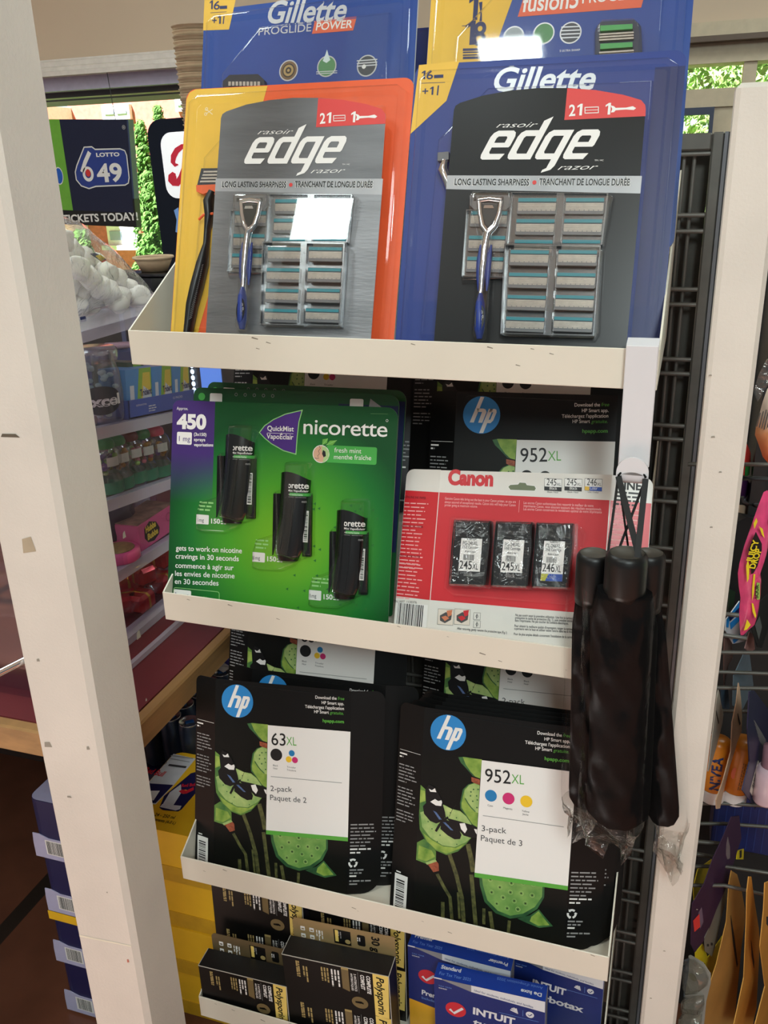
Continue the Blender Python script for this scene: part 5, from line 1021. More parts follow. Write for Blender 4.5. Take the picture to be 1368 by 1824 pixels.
def umbrella(label, Y, hx0, hx1, htop, hbot, bx0, bx1, bbot, sx0, sx1, stop, send, seed, loop):
    a, c = at(hx0, htop, Y), at(hx1, htop, Y); r = (c.x-a.x)/2; zt_, zh, zb = a.z, at(hx0, hbot, Y).z, at(bx0, bbot, Y).z
    x = (a.x+c.x)/2; xb = (at(bx0, bbot, Y).x+at(bx1, bbot, Y).x)/2; rb = (at(bx1, (hbot+bbot)/2, Y).x-at(bx0, (hbot+bbot)/2, Y).x)/2
    t = thing('folding_umbrella', label, 'umbrella', (x, Y, zb), None, 'folded umbrellas on the hook'); H_ = zt_-zb; hh = zh-zb; dx = xb-x
    b = MB(); b.lathe([(.0001, hh-.004), (r*.96, hh-.004), (r, hh+.004), (r, H_-.010), (r*.97, H_-.004), (r*.88, H_-.001), (r*.80, H_)], UHAN, 32); hd = b.build('handle', t)
    b = MB(); b.lathe([(r*.80, H_), (r*.78, H_-.0012), (.0001, H_-.0012)], UTOP, 32); b.build('handle_end', hd)
    # folded cloth with pleats
    rg = random.Random(seed); n = 48; vs = []; fs = []; m = 22; ph = rg.random()*6
    for i in range(m+1):
        q = i/m; z = hh+.003-q*(hh+.003); k = rb*(.80+.20*min(1, q*7))*(1.0 if q < .93 else 1-.35*((q-.93)/.07)**2)
        for j in range(n):
            th = 6.2832*j/n; f = 1+.045*math.sin(7*th+ph+q*1.3)+.03*math.sin(3*th-ph+q*3); vs.append((dx*q+k*f*math.cos(th), k*.72*f*math.sin(th), z))
    for i in range(m):
        for j in range(n): fs.append((i*n+j, (i+1)*n+j, (i+1)*n+(j+1) % n, i*n+(j+1) % n))
    b = MB(); b.add(vs, fs, UFAB, True); b.add(vs[:n], [list(range(n))], UFAB); b.add(vs[-n:], [list(range(n))[::-1]], UFAB); b.build('folded_cloth', t)
    # clear sleeve, flat seamed sides and a crinkled tail
    zs, ze = at(sx0, stop, Y).z-zb, at(sx0, send, Y).z-zb; s0, s1 = at(sx0, stop, Y).x-x, at(sx1, stop, Y).x-x
    b = MB(); n = 40; m = 40; vs = []; fs = []
    for i in range(m+1):
        q = i/m; z = zs+(ze-zs)*q; cxx = (s0+s1)/2+(dx)*q; tail = max(0, (-z)/max(1e-6, -ze)) if z < 0 else 0
        hw_ = (s1-s0)/2*(1-.55*tail+.25*math.sin(tail*9+seed)*tail); hd_ = rb*.80*(1-.9*tail)+.003
        for j in range(n):
            th = 6.2832*j/n; c_, s_ = math.cos(th), math.sin(th); k = .0016*math.sin(5*th+q*23+seed)+.0010*math.sin(11*th-q*37); k += tail*.006*math.sin(4*th+q*31+seed*2)
            sq = abs(c_)**.55*(1 if c_ > 0 else -1); vs.append((cxx+hw_*sq+k*.3+tail*.010*math.sin(seed*3+tail*4), (hd_*s_)*(1-.3*abs(c_)**6)+k*(1+tail), z+tail*.010*math.sin(3*th+seed)))
    for i in range(m):
        for j in range(n): fs.append((i*n+j, (i+1)*n+j, (i+1)*n+(j+1) % n, i*n+(j+1) % n))
    k0 = next(i for i in range(m+1) if zs+(ze-zs)*i/m < .004); b.add(vs, [f for f in fs if f[1]//n <= k0], FILM2, True); b.add(vs, [f for f in fs if f[1]//n > k0], FILM3, True); b.build('clear_sleeve', t)
    b = MB(); o_ = V(t.location); top = V((0, 0, H_-.002))   # ribbon loop over both tips of the hook
    for tip, q, wd_, dy in ((tipL, loop[0], loop[2], 0), (tipR, loop[1], loop[2], .0012)):
        A = tip-o_+V((0, -dy*2, .002)); B = top+V((q, -r*.3-dy, 0)); d_ = (B-A).normalized(); sd = V((d_.z, 0, -d_.x)).normalized()*wd_; th = V((0, .0008, 0))
        vs_ = [A-sd+th, A+sd+th, B+sd+th, B-sd+th, A-sd-th, A+sd-th, B+sd-th, B-sd-th]; b.add(vs_, [(0,1,2,3), (7,6,5,4), (0,4,5,1), (1,5,6,2), (2,6,7,3), (3,7,4,0)], CORD)
    A, B = tipL-o_+V((0, -.001, .003)), tipR-o_+V((0, -.001, .003)); b.tube([A, A+V((.004, .006, .004)), B+V((-.004, .006, .004)), B], .0012, CORD, 6); b.build('wrist_loop', t)
    return t
umbrella('black folding umbrella in front, middle of the three on the hook', -.062, 1078.6, 1157, 980, 1053, 1042, 1157, 1452, 1039, 1171, 1040, 1500, 1, (.012, .010, .0030))
umbrella('black folding umbrella hanging left of the middle one', -.034, 1027, 1090, 981, 1062, 1011, 1075, 1428, 1008, 1080, 1064, 1470, 2, (.014, .022, .0013))
umbrella('black folding umbrella hanging right, its sleeve tail reaching lowest', -.030, 1128, 1188, 981, 1076, 1150, 1213, 1458, 1146, 1216, 1070, 1538, 3, (-.020, -.012, .0010))
# ================================================================= counter at the left with its clear candy case
CZ = .82; CXR, CYF = -.040, -.088
BURG = mat('burgundy_laminate', (112, 46, 50), .35, var=.06, vscale=20)
WOOD = mat('oak_edge', (164, 124, 76), .5, var=.18, vscale=25)
wn = WOOD.node_tree; nz = [n for n in wn.nodes if n.type == 'TEX_NOISE'][0]; mp = wn.nodes.new('ShaderNodeMapping'); mp.inputs['Scale'].default_value = (1, .12, 3)
wn.links.new([n for n in wn.nodes if n.type == 'TEX_COORD'][0].outputs['Object'], mp.inputs[0]); wn.links.new(mp.outputs[0], nz.inputs[0])
t = thing('counter', 'burgundy topped shop counter with oak edge carrying the clear candy case', 'counter', (-.8, .4, 0))
b = MB(); O = V(t.location); bx = lambda m, lo, hi: b.box(V(lo)-O, V(hi)-O, m)
bx(BURG, (-1.7, CYF+.02, CZ-.03), (CXR-.02, .91, CZ)); b.build('countertop', t)
b = MB(); b.bbox(V((CXR-.02, CYF, CZ-.042))-O, V((CXR, .91, CZ))-O, .003, WOOD); b.build('oak_edging', t)
b = MB(); b.bbox(V((-1.7, CYF, CZ-.042))-O, V((CXR-.02, CYF+.02, CZ))-O, .003, WOOD); b.build('oak_edging', t)
b = MB(); bx(mat('dark_plinth', (58, 42, 36), .7), (-1.65, .75, 0), (-.55, .90, CZ-.03)); b.build('base', t)

ACR = clear('acrylic', (246, 245, 250), gloss=.8, rough=.03, base=.02); ACE = bpy.data.materials.new('acrylic_edge'); ACE.use_nodes = True; nt = ACE.node_tree; bs = nt.nodes['Principled BSDF']; bs.inputs['Base Color'].default_value = (*lin((226, 220, 232)), 1); bs.inputs['Roughness'].default_value = .18; bs.inputs['Alpha'].default_value = .42
AX, AY0, AY1, AXL, AZT = -.190, -.02, .72, -.72, 1.317
t = thing('display_case', 'clear acrylic candy display case on the burgundy counter', 'display case', (AX, AY0, CZ)); O = V(t.location)
b = MB(); b.box(V((AX-.004, AY0, CZ+.001))-O, V((AX, AY1, AZT))-O, ACR); b.build('side_panel', t)
b = MB(); b.box(V((AXL, AY0, CZ+.001))-O, V((AX-.004, AY0+.004, AZT))-O, ACR); b.build('front_panel', t)
SH = ((1.1745, -.140), (1.0605, -.137), (.9425, -.046), (.832, 0))     # height at y=.17 and slope towards the back
for k, (z, s) in enumerate(SH):
    b = MB(); f = lambda y: z+(y-.17)*s
    vs = [(x, y, f(y)+dz) for x in (AXL, AX-.004) for y in (AY0+.006, AY1) for dz in (-.004, 0)]
    b.add([V(v)-O for v in vs], [(0,1,3,2), (4,6,7,5), (0,4,5,1), (2,3,7,6), (0,2,6,4), (1,5,7,3)], ACR); sh = b.build('shelf', t)
    b = MB(); vs = [(x, y, f(y)+dz) for x in (AX-.012, AX+.002) for y in (AY0+.006, AY1) for dz in (-.017, .001)]
    b.add([V(v)-O for v in vs], [(0,1,3,2), (4,6,7,5), (0,4,5,1), (2,3,7,6), (0,2,6,4), (1,5,7,3)], ACE); b.build('front_rail', sh)
b = MB(); b.box(V((AXL, AY0, AZT-.016))-O, V((AX, AY1, AZT))-O, ACE); b.build('lid', t)
b = MB(); b.box(V((AX+.0005, AY0, CZ+.001))-O, V((AX+.012, AY1, CZ+.013))-O, ACE); b.box(V((AX+.050, AY0+.02, CZ+.001))-O, V((AX+.058, AY1, CZ+.009))-O, ACE); b.build('base_rail', t)
def shelf_z(k, y): return SH[k][0]+(y-.17)*SH[k][1]
def on_shelf(k, px, py, x): q = atx(px, py, x); return V((x, q.y, shelf_z(k, q.y)+.0005))
# clear gum bottle with a dark oval
p = on_shelf(0, 182, 745, -.228); t = thing('gum_bottle', 'clear white lidded gum bottle with dark oval logo in the case', 'gum bottle', p)
GB = clear('gum_bottle_plastic', (226, 232, 236), gloss=.9, rough=.1, base=.14); R_ = .037
b = MB(); b.lathe([(.0001, 0), (R_*.86, 0), (R_*.95, .008), (R_, .04), (R_*.97, .075), (R_*.80, .097), (R_*.74, .104)], GB, 28); b.build('body', t)
b = MB(); b.lathe([(R_*.98, .096), (R_, .104), (R_*.98, .112), (R_*.9, .115), (.0001, .115)], clear('gum_lid', (240, 242, 246), gloss=.9, rough=.15, base=.35), 28); b.build('lid', t)
b = MB(); rg = random.Random(4)
for k in range(46): th = rg.uniform(0, 6.28); rr = .029*math.sqrt(rg.random()); b.ico((rr*math.cos(th), rr*math.sin(th), rg.uniform(.012, .088)), .0065, mat('gum_pellet', (196, 222, 220), .4), (1, .7, .6), 4, 6)
tag(b.build('gum_pieces', t), kind='stuff')
def cyl_label(b, R_, th0, th1, z0, z1, m, oval=False, n=16):
    vs = []
    for k in range(n+1):
        th = th0+(th1-th0)*k/n; q = math.sqrt(max(0, 1-((k/n)*2-1)**2)) if oval else 1; zc = (z0+z1)/2; hz_ = (z1-z0)/2*q
        vs += [(R_*math.cos(th), R_*math.sin(th), zc-hz_), (R_*math.cos(th), R_*math.sin(th), zc+hz_)]
    b.add(vs, [(2*k, 2*k+2, 2*k+3, 2*k+1) for k in range(n)], m)
def cyl_text(b, txt, R_, th0, th1, z, h, m, bold=.03, shear=0):
    vs, fs, w_ = glyphs(txt, bold, shear, 1.); b.add([(R_*math.cos(th0+(th1-th0)*x/w_), R_*math.sin(th0+(th1-th0)*x/w_), z+y*h) for x, y in vs], fs, m)
b = MB(); cyl_label(b, R_*1.005, -1.75, .05, .018, .062, mat('dark_slate_label', (44, 52, 66), .4), True); cyl_text(b, 'Excel', R_*1.012, -1.62, -.02, .032, .016, WHITE, .04); b.build('label', t)
# gum cartons and their blue tray
SKY = mat('gum_sky_blue', (74, 150, 206), .35, var=.05, vscale=20); LIME = mat('gum_lime', (150, 196, 60), .4, var=.03); GYEL = mat('gum_yellow', (240, 208, 70), .4, var=.02); GWHITE = mat('gum_white', (228, 230, 224), .4); TRBLUE = mat('gum_tray_blue', (64, 96, 176), .4, var=.04)
y0, y1 = .262, .46; p = V((AX-.068, y0, shelf_z(0, y0)+.0006))
def tilted(v, s): return Matrix.Rotation(math.atan(s), 3, 'X')
RT = tilted(None, SH[0][1])
t = thing('gum_tray', 'blue display tray holding the cartons of gum in the case', 'tray', p, RT)
b = MB(); b.box((0, 0, 0), (.060, .20, .003), TRBLUE); b.box((.0575, 0, 0), (.060, .20, .030), TRBLUE); b.box((0, 0, 0), (.060, .002, .030), TRBLUE); b.box((0, .198, 0), (.060, .2, .03), TRBLUE)
S2 = Face((.060, 0, 0), (0, 1, 0), (0, 0, 1)); S2.text(b, 'ELEPHANTPAK', (.02, .019), (.05, .019), .003, WHITE); S2.micro(b, .055, .015, .03, 3, .004, GWHITE); S2.text(b, '12 PACKS', (.130, .020), (.160, .020), .004, WHITE)
b.build('tray', t)
def gum_carton(label, y, w_, hgt, xo=0, lab=True, lime_l=True, word='Trident'):
    q = p+RT@V((.004+xo, y, .0035)); t = thing('gum_carton', label, 'gum box', q, RT, 'gum cartons in the case'); d_ = .050
    b = MB(); b.box((0, 0, 0), (d_, w_, hgt), SKY); S = Face((d_, 0, 0), (0, 1, 0), (0, 0, 1)); 
    S.poly(b, [(w_*.36, 0), (w_*.99, 0), (w_*.99, hgt), (w_*.52, hgt)], LIME, .0002); S.poly(b, [(w_*.50, 0), (w_*.98, 0), (w_*.94, hgt*.9), (w_*.66, hgt*.9)], GYEL, .0003); S.poly(b, [(w_*.56, 0), (w_*.985, 0), (w_*.97, hgt*.45), (w_*.66, hgt*.62)], GWHITE, .0004)
    S.text(b, word, (w_*.52, hgt*.40), (w_*.985, hgt*.42), .011, NAVY, .0006, bold=.03); S.text(b, 'vanilla', (w_*.58, hgt*.20), (w_*.97, hgt*.22), .007, NAVY, .0006)
    S.rect(b, w_*.14, hgt*.25, w_*.30, hgt*.65, GWHITE, .0003); b.build('carton', t)
gum_carton('blue gum carton nearest the bottle, yellow label facing out', .004, .072, .074); gum_carton('blue gum carton, middle of the tray with the yellow label', .078, .060, .074, 0); gum_carton('blue gum carton at the far end of the tray', .140, .056, .074, 0)
q = on_shelf(0, 205, 740, -.262); t = thing('gum_carton', 'dark green gum carton between the bottle and the blue tray', 'gum box', q, RT, 'gum cartons in the case'); b = MB(); b.box((-.04, 0, 0), (.03, .045, .085), mat('dark_gum_green', (40, 74, 52), .35)); b.box((.0302, .014, .03), (.0306, .036, .084), LIME); S = Face((.03, 0, 0), (0, 1, 0), (0, 0, 1)); S.text(b, 'fruit', (.004, .018), (.040, .018), .010, GWHITE, bold=.04); b.build('carton', t)
for k, (px, lab) in enumerate(((188, 'gum packet with red and blue top lying behind the clear bottle'), (232, 'gum packet with pale blue top behind the green carton'))):
    q = on_shelf(0, px, 690, -.36-.02*k); t = thing('gum_packet', lab, 'gum packet', q, RT, 'gum packets at the back of the top shelf'); b = MB(); b.bbox((-.03, -.04, 0), (.03, .04, .098), .006, mat('packet_blue', (60, 82, 150), .3)); b.build('packet', t); b = MB(); b.bbox((-.029, -.039, .0985), (.029, .039, .104), .002, mat('packet_top', (206, 170, 186), .3)); b.build('flap', t)
# paper cups lying at the back of the shelf
CUP = mat('paper_cup_white', (226, 224, 220), .6)
for px, py, lab in ((184, 634, 'white paper cup lying on its side in the case'), (247, 644, 'white paper cup lying half hidden under the cream shelf lip')):
    c = atx(px, py, -.47); zc = shelf_z(0, c.y); r = .030
    t = thing('paper_cup', lab, 'cup', (c.x, c.y, zc+r), Matrix.Rotation(-2.6, 3, 'Z')@Matrix.Rotation(math.pi/2, 3, 'Y')@Matrix.Rotation(math.pi, 3, 'X') , 'paper cups in the case')
    b = MB(); b.lathe([(.0001, 0), (r*.78, 0), (r*.98, .075), (r*.93, .075), (r*.74, .004), (.0001, .004)], CUP, 24); b.build('cup', t); b = MB(); b.lathe([(r*.96, .073), (r*1.01, .075), (r*.96, .077)], CUP, 24); b.build('rim', t)
# gum balls bottles on the second shelf
GLS = clear('bubble_bottle', (236, 240, 238), gloss=.9, rough=.06, base=.08); capc = [mat('cap_%s' % n, c, .35) for n, c in (('green', (46, 130, 66)), ('red', (150, 34, 40)), ('pink', (220, 70, 96)), ('dark_red', (110, 24, 30)))]
CANDY = [mat('candy_%s' % n, c, .35) for n, c in (('amber', (206, 140, 50)), ('violet', (110, 70, 140)), ('lime', (150, 190, 90)), ('rose', (214, 120, 130)))]; SLEEVE = mat('bottle_sleeve_green', (48, 128, 92), .4, var=.2, vscale=60); SLAB = mat('bottle_label_pale', (196, 196, 176), .5, var=.1, vscale=90)
for k, (px, x, cap, cn, lab) in enumerate(((196, -.222, 0, 1, 'gum bottle with green cap, closest to the white post'), (216, -.226, 0, 0, 'gum bottle with green cap and amber filling'), (240, -.232, 3, 2, 'gum bottle with dark red cap, third along the second shelf'), (262, -.228, 0, 3, 'gum bottle, fourth along the second shelf of the case'), (287, -.224, 2, 0, 'gum bottle with pink cap, farthest along the second shelf'), (206, -.292, 1, 2, 'rear gum bottle with red cap behind the first pair'), (236, -.300, 1, 3, 'rear gum bottle with red cap behind the third bottle'))):
    q = on_shelf(1, px, 868, x); t = thing('candy_bottle', lab, 'candy bottle', q, None, 'candy bottles on the second shelf'); t.scale = (1, 1, .86)
    b = MB(); b.lathe([(.0001, 0), (.021, 0), (.022, .004), (.022, .026), (.0165, .036), (.018, .044), (.0235, .056), (.0242, .068), (.0215, .080), (.0150, .088)], GLS, 20); b.build('body', t)
    b = MB(); b.lathe([(.0160, .086), (.0168, .090), (.0150, .098), (.0090, .1025), (.0001, .104)], capc[cap], 20); b.build('cap', t)
    b = MB(); b.lathe([(.0224, .003), (.0224, .025)], SLEEVE, 20); cyl_label(b, .0246, -.9, -.1, .056, .073, SLAB); b.build('label', t)
    b = MB(); rg = random.Random(k)
    for j in range(26): th = rg.uniform(0, 6.28); rr = .016*math.sqrt(rg.random()); b.ico((rr*math.cos(th), rr*math.sin(th), rg.uniform(.040, .074)), .005, CANDY[(cn+(j % 2)) % 4], (1, 1, 1), 4, 6)
    tag(b.build('gum_balls', t), kind='stuff')
# pink bubble gum, pouches and wrapped chocolates
PINK = mat('bubble_pink', (222, 92, 140), .3, var=.05); PINK2 = mat('bubble_pink_dark', (190, 66, 118), .3)
q = on_shelf(2, 262, 968, -.225); t = thing('bubble_gum_box', 'pink bubble gum box with black splash logo in the case', 'gum box', q)
b = MB(); b.bbox((-.03, -.052, 0), (.022, .060, .048), .002, PINK); S = Face((.0222, -.052, 0), (0, 1, 0), (0, 0, 1)); S.poly(b, [(.016, .020), (.024, .010), (.042, .006), (.058, .012), (.062, .022), (.054, .036), (.034, .044), (.018, .036)], BLACK, .0003)
S.text(b, 'Hubba', (.020, .028), (.052, .029), .0105, GYEL, .0006, bold=.05, shear=.15); S.text(b, 'Bubba', (.023, .014), (.056, .015), .0105, GYEL, .0006, bold=.05, shear=.15); S.ring(b, .092, .030, .008, .002, PINK2, .0004); b.build('carton', t); b = MB(); b.box((-.03, -.052, .0482), (.022, .060, .0492), mat('gum_box_top', (150, 110, 90), .4, var=.5, vscale=60)); b.build('printed_top', t)
q = on_shelf(2, 232, 988, -.206); t = thing('gum_tape_roll', 'pink rounded gum tape case in front of the pink box', 'gum tape', q); b = MB(); b.lathe([(.0001, 0), (.030, 0), (.034, .004), (.034, .016), (.030, .020), (.0001, .020)], PINK, 24, Matrix.Translation((-.012, -.012, 0))); b.build('case', t); b = MB(); b.lathe([(.0001, .0202), (.026, .0202), (.024, .0206), (.0001, .0206)], mat('tape_label', (156, 132, 80), .4, var=.3, vscale=80), 24, Matrix.Translation((-.012, -.012, 0))); b.build('label', t)
def pouch(name, label, cat, q, w_, h_, d_, m, group=None, rot=None, n=10, crimp=True):
    t = thing(name, label, cat, q, rot, group); b = MB(); vs = []; 
    for side in (-1, 1):
        for i in range(n+1):
            for j in range(n+1):
                u, v = i/n, j/n; bulge = (max(0, math.sin(math.pi*u))**.6)*(max(0, math.sin(math.pi*v))**.6); k = .12*math.sin(9*u+5*v+side)+.1*math.sin(14*v-6*u)
                vs.append(((u-.5)*w_*(1-.06*math.sin(math.pi*v)), side*d_/2*bulge*(1+k), v*h_))
    fs = []
    for s_ in range(2):
        o = s_*(n+1)**2
        for i in range(n):
            for j in range(n): f = [o+i*(n+1)+j, o+(i+1)*(n+1)+j, o+(i+1)*(n+1)+j+1, o+i*(n+1)+j+1]; fs.append(f if s_ == 0 else f[::-1])
    b.add(vs, fs, m, True); b.build('pouch', t)
    if crimp:
        b = MB(); b.box((-w_/2, -.0008, h_*.97), (w_/2, .0008, h_*1.05), m); b.build('seal', t)
    return t
RZ = lambda a: Matrix.Rotation(a, 3, 'Z')
q = on_shelf(2, 214, 950, -.255); pouch('candy_pouch', 'dark purple candy pouch leaning behind the pink gum box', 'candy pouch', q, .085, .085, .035, mat('pouch_purple', (50, 34, 66), .25), 'pouches on the third shelf', RZ(1.4))
q = on_shelf(2, 250, 930, -.285); pouch('candy_pouch', 'silver and pink candy pouch at the back of the third shelf', 'candy pouch', q, .09, .080, .03, mat('pouch_silver', (160, 150, 168), .2, .5), 'pouches on the third shelf', RZ(1.7))
REDF = mat('chocolate_red_foil', (176, 34, 36), .22, .4, var=.15, vscale=80); GOLDF = mat('gold_foil', (222, 172, 60), .2, .85, var=.2, vscale=120)
for k, (px, py, x, dz, lab) in enumerate(((252, 1080, -.215, 0, 'red and gold wrapped chocolate at the front of the bottom shelf'), (288, 1060, -.222, 0, 'red and gold wrapped chocolate near the second cream shelf corner'), (232, 1095, -.235, 0, 'red and gold wrapped chocolate closest to the white post'), (270, 1055, -.258, 0, 'wrapped chocolate in the second row of the bottom shelf'), (256, 1040, -.228, .034, 'red and gold wrapped chocolate on top of the pile'), (290, 1030, -.236, .034, 'wrapped chocolate on top of the pile towards the back'), (240, 1050, -.275, 0, 'wrapped chocolate at the rear of the bottom shelf'))):
    q = on_shelf(3, px, py, x); q.z = SH[3][0]+.0008+dz; t = thing('chocolate', lab, 'chocolate', q, RZ(.3*k), 'wrapped chocolates in the case')
    b = MB(); b.bbox((-.018, -.022, 0), (.018, .022, .032), .006, REDF); b.build('wrapper', t); b = MB(); b.bbox((-.0186, -.007, -.0003), (.0186, .009, .0326), .006, GOLDF); b.build('gold_band', t)
    b = MB()
    for s_ in (-1, 1): b.add([(0, s_*.021, .016), (-.014, s_*.036, .006), (-.006, s_*.040, .020), (.006, s_*.038, .010), (.013, s_*.035, .026), (0, s_*.030, .032)], [(0, 1, 2), (0, 2, 3), (0, 3, 4), (0, 4, 5)], FILM)
    b.build('twisted_ends', t)
# ---------------------------------------------------------------- on top of the case
t = thing('marshmallow_bag', 'clear bag of white marshmallows on top of the candy case', 'marshmallow bag', (-.30, .27, AZT)); O = V(t.location)
MM = mat('marshmallow_white', (240, 238, 230), .7, var=.02); rg = random.Random(11)
spots = [(112, 428), (128, 446), (112, 470), (140, 478), (124, 505), (150, 450+10), (160, 495), (146, 520), (170, 470), (178, 512), (190, 485), (168, 540), (196, 520), (208, 498), (190, 545), (215, 530), (228, 515), (226, 545), (244, 535), (140, 552), (120, 535), (210, 555), (160, 562), (236, 556), (252, 552)]
for k, (px, py) in enumerate(spots):
    c = atx(px, py, -.27-.03*(k % 3))-O; c.z = max(c.z, .012); R3 = (Matrix.Rotation(rg.uniform(-.8, .8), 3, 'X')@Matrix.Rotation(rg.uniform(-1.2, 1.2), 3, 'Y')).to_4x4(); R3.translation = c; b = MB(); r = .0165; h2 = .015
    b.lathe([(.0001, -h2), (r*.8, -h2), (r, -h2*.7), (r*.96, 0), (r, h2*.7), (r*.8, h2), (.0001, h2)], MM, 14, R3); b.build('marshmallow', t)
b = MB(); n = 26; vs = []; fs = []; m = 16; A = V((-.30, .12, 0)); 
c0 = V((0, -.09, .030)); c1__ = V((0, .115, .012))
for i in range(m+1):
    q = i/m; c = V((.004, -.085+q*.285, 0)); hgt = .168*(1-q)**.8*(.86+.14*math.sin(min(1, q*6)*1.57))+.030*math.sin(math.pi*min(1, q*1.02))+.008; wd = .066*(1-.30*q)
    if i == 0: hgt *= .9
    for j in range(n):
        th = 6.2832*j/n; k = 1+.05*math.sin(5*th+q*9)+.03*math.sin(9*th-q*17); z = hgt*.5+hgt*.5*math.sin(th)*k; vs.append(c+V((wd*math.cos(th)*k, .004*math.sin(3*th), max(.001, z))))
for i in range(m):
    for j in range(n): fs.append((i*n+j, (i+1)*n+j, (i+1)*n+(j+1) % n, i*n+(j+1) % n))
b.add(vs, fs, clear('bag_film', gloss=1., rough=.08, base=.14, bump=1., bscale=50), True); b.build('bag', t)
b = MB()
def bp(px, py): return atx(px, py, -.262)-O
b.poly([bp(*x) for x in ((160, 452), (170, 450), (190, 462), (180, 466))], NAVY); b.poly([bp(*x) for x in ((170, 456), (178, 453), (188, 460), (181, 466))], GYEL); b.poly([bp(*x) for x in ((176, 462), (186, 458), (190, 464), (182, 468))], INK_RED); b.poly([bp(*x) for x in ((142, 565), (152, 563), (155, 572), (144, 574))], NAVY); b.build('printed_label', t)
# tall stack of ribbed kraft sleeves
KR = mat('kraft_ribbed', (146, 122, 96), .8, var=.12, vscale=60); KRD = mat('kraft_lip', (178, 154, 124), .8, var=.1)
base = at(388, 480, .45); base.z = AZT; top_ = at(357, 48, .45); 
t = thing('kraft_cup', 'nested stack of brown ribbed kraft cups rising behind the razor packs', 'cup stack', (base.x, .45, AZT), None)
N_ = 58; ax = (top_-V((base.x, .45, AZT)))
for k in range(N_):
    q = k/(N_-1); q1 = q*.94; c = ax*q1*1.045; r1 = .026+.017*q; b = MB(); M4 = Matrix.Translation(c)@(V((0, 0, 1)).rotation_difference(ax.normalized()).to_matrix().to_4x4()); st = ax.length*.94/(N_-1)
    prof = [(r1*.93, 0), (r1*.98, st*.35), (r1*.955, st*.5), (r1*1.0, st*.8), (r1*1.03, st*1.0), (r1*.97, st*1.02)]; b.lathe(prof, KR if k % 2 else KRD, 26, M4)
    b.build('cup', t)
# small tub and black lid box
p = at(265, 520, .58); t = thing('black_box', 'small black gloss box on the case beside the marshmallow bag', 'box', (p.x, .58, AZT)); h0 = at(265, 490, .58).z-AZT; hw_ = .030
b = MB(); b.bbox((-hw_, -.025, 0), (hw_+.03, .05, h0), .003, mat('black_gloss', (16, 16, 18), .15)); b.build('body', t); b = MB(); b.bbox((-hw_-.003, -.028, h0+.0003), (hw_+.033, .053, h0+.006), .002, mat('black_gloss', (16, 16, 18))); b.build('lid', t)
zb_ = AZT+h0+.0065; t = thing('kraft_bowl', 'brown kraft paper bowl standing on the small black box', 'bowl', (p.x+.012, .59, zb_)); b = MB(); h1 = at(265, 458, .59).z-zb_; b.lathe([(.0001, 0), (.024, 0), (.036, h1), (.034, h1), (.022, .003), (.0001, .003)], KR, 24); b.build('bowl', t); b = MB(); b.lathe([(.035, h1-.003), (.0385, h1-.001), (.0375, h1+.002), (.034, h1)], KRD, 24); b.build('rim', t)

# ---------------------------------------------------------------- dark drinks cooler behind, with the glossy sign on it
KX0, KX1, KY = -1.5, -.36, .92; KZ = 1.28
t = thing('drinks_cooler', 'dark low drinks cooler with blue lit door behind the counter', 'cooler', (KX1, KY, 0)); O = V(t.location)
b = MB(); b.box(V((KX0, KY, 0))-O, V((KX1, 1.3, KZ))-O, mat('cooler_dark', (34, 36, 44), .35, var=.1)); b.build('body', t)
b = MB(); x0, x1 = at(362, 700, KY).x, at(398, 700, KY).x; b.box(V((x0, KY-.004, .75))-O, V((x1, KY-.0005, 1.16))-O, mat('blue_lit_panel', (96, 146, 236), .3, var=0, emit=.9)); b.build('lit_door', t)
b = MB(); x2 = at(349, 700, KY).x
for k in range(26): b.ico(V((x2, KY-.006, .80+k*.0145))-O, .0052, mat('led_white', (206, 236, 255), .3, var=0, emit=3.0), (1, .5, 1.2), 5, 8)
b.build('led_strip', t)
b = MB(); 
for px in (225, 246): x3 = at(px, 640, KY).x; b.box(V((x3, KY-.006, .6))-O, V((x3+.012, KY-.0003, KZ-.02))-O, mat('cooler_trim', (94, 110, 150), .3, .4))
b.build('door_trim', t)
SY = 1.0
a, c, e_ = at(297, 486, SY), at(264, 214, SY), at(335, 200, SY); ht = c.z-KZ
t = thing('lit_sign', 'tall glossy black sign with white panel and red script letter', 'sign', (c.x, SY, KZ), Matrix.Rotation(-.02, 3, 'Y')); O = V(t.location)
F = Face((0, 0, 0), (1, 0, 0), (0, 0, 1), t.matrix_world.copy()); sx = .42; b = MB(); F.slab(b, rrect(0, 0, sx, ht, .03, 6, (.004, .004, .035, .035)), -.05, 0, mat('sign_black', (14, 18, 30), .12)); b.build('frame', t)
cS = crop(80, 190, 5.0667); e = lambda x, y, d=0: F.uv(*cS(x, y), d)
b = MB(); q0 = e(1045, 350, .004); q1 = e(1100, 832, .004); top = e(1120, 232, .004); F.slab(b, rrect(q0[0], q1[1], sx-.03, top[1], .028, 6), .0005, .004, mat('sign_white', (244, 244, 246), .3, var=0, emit=.35)); b.build('panel', t)
b = MB(); RS = mat('script_red', (206, 40, 62), .4, var=0); F.line(b, [e(*p_) for p_ in ((1290, 352), (1250, 358), (1200, 395), (1170, 450), (1165, 500), (1185, 528), (1212, 522))], [.006, .010, .013, .014, .012, .008, .003], RS, .0046)
F.line(b, [e(*p_) for p_ in ((1300, 470), (1270, 560), (1240, 640), (1205, 690), (1165, 690), (1138, 662), (1140, 630), (1165, 612), (1185, 625))], [.014, .015, .015, .014, .012, .011, .011, .012, .010], RS, .0046); F.disc(b, *e(1162, 640), .010, RS, .0047); b.build('script_letter', t)
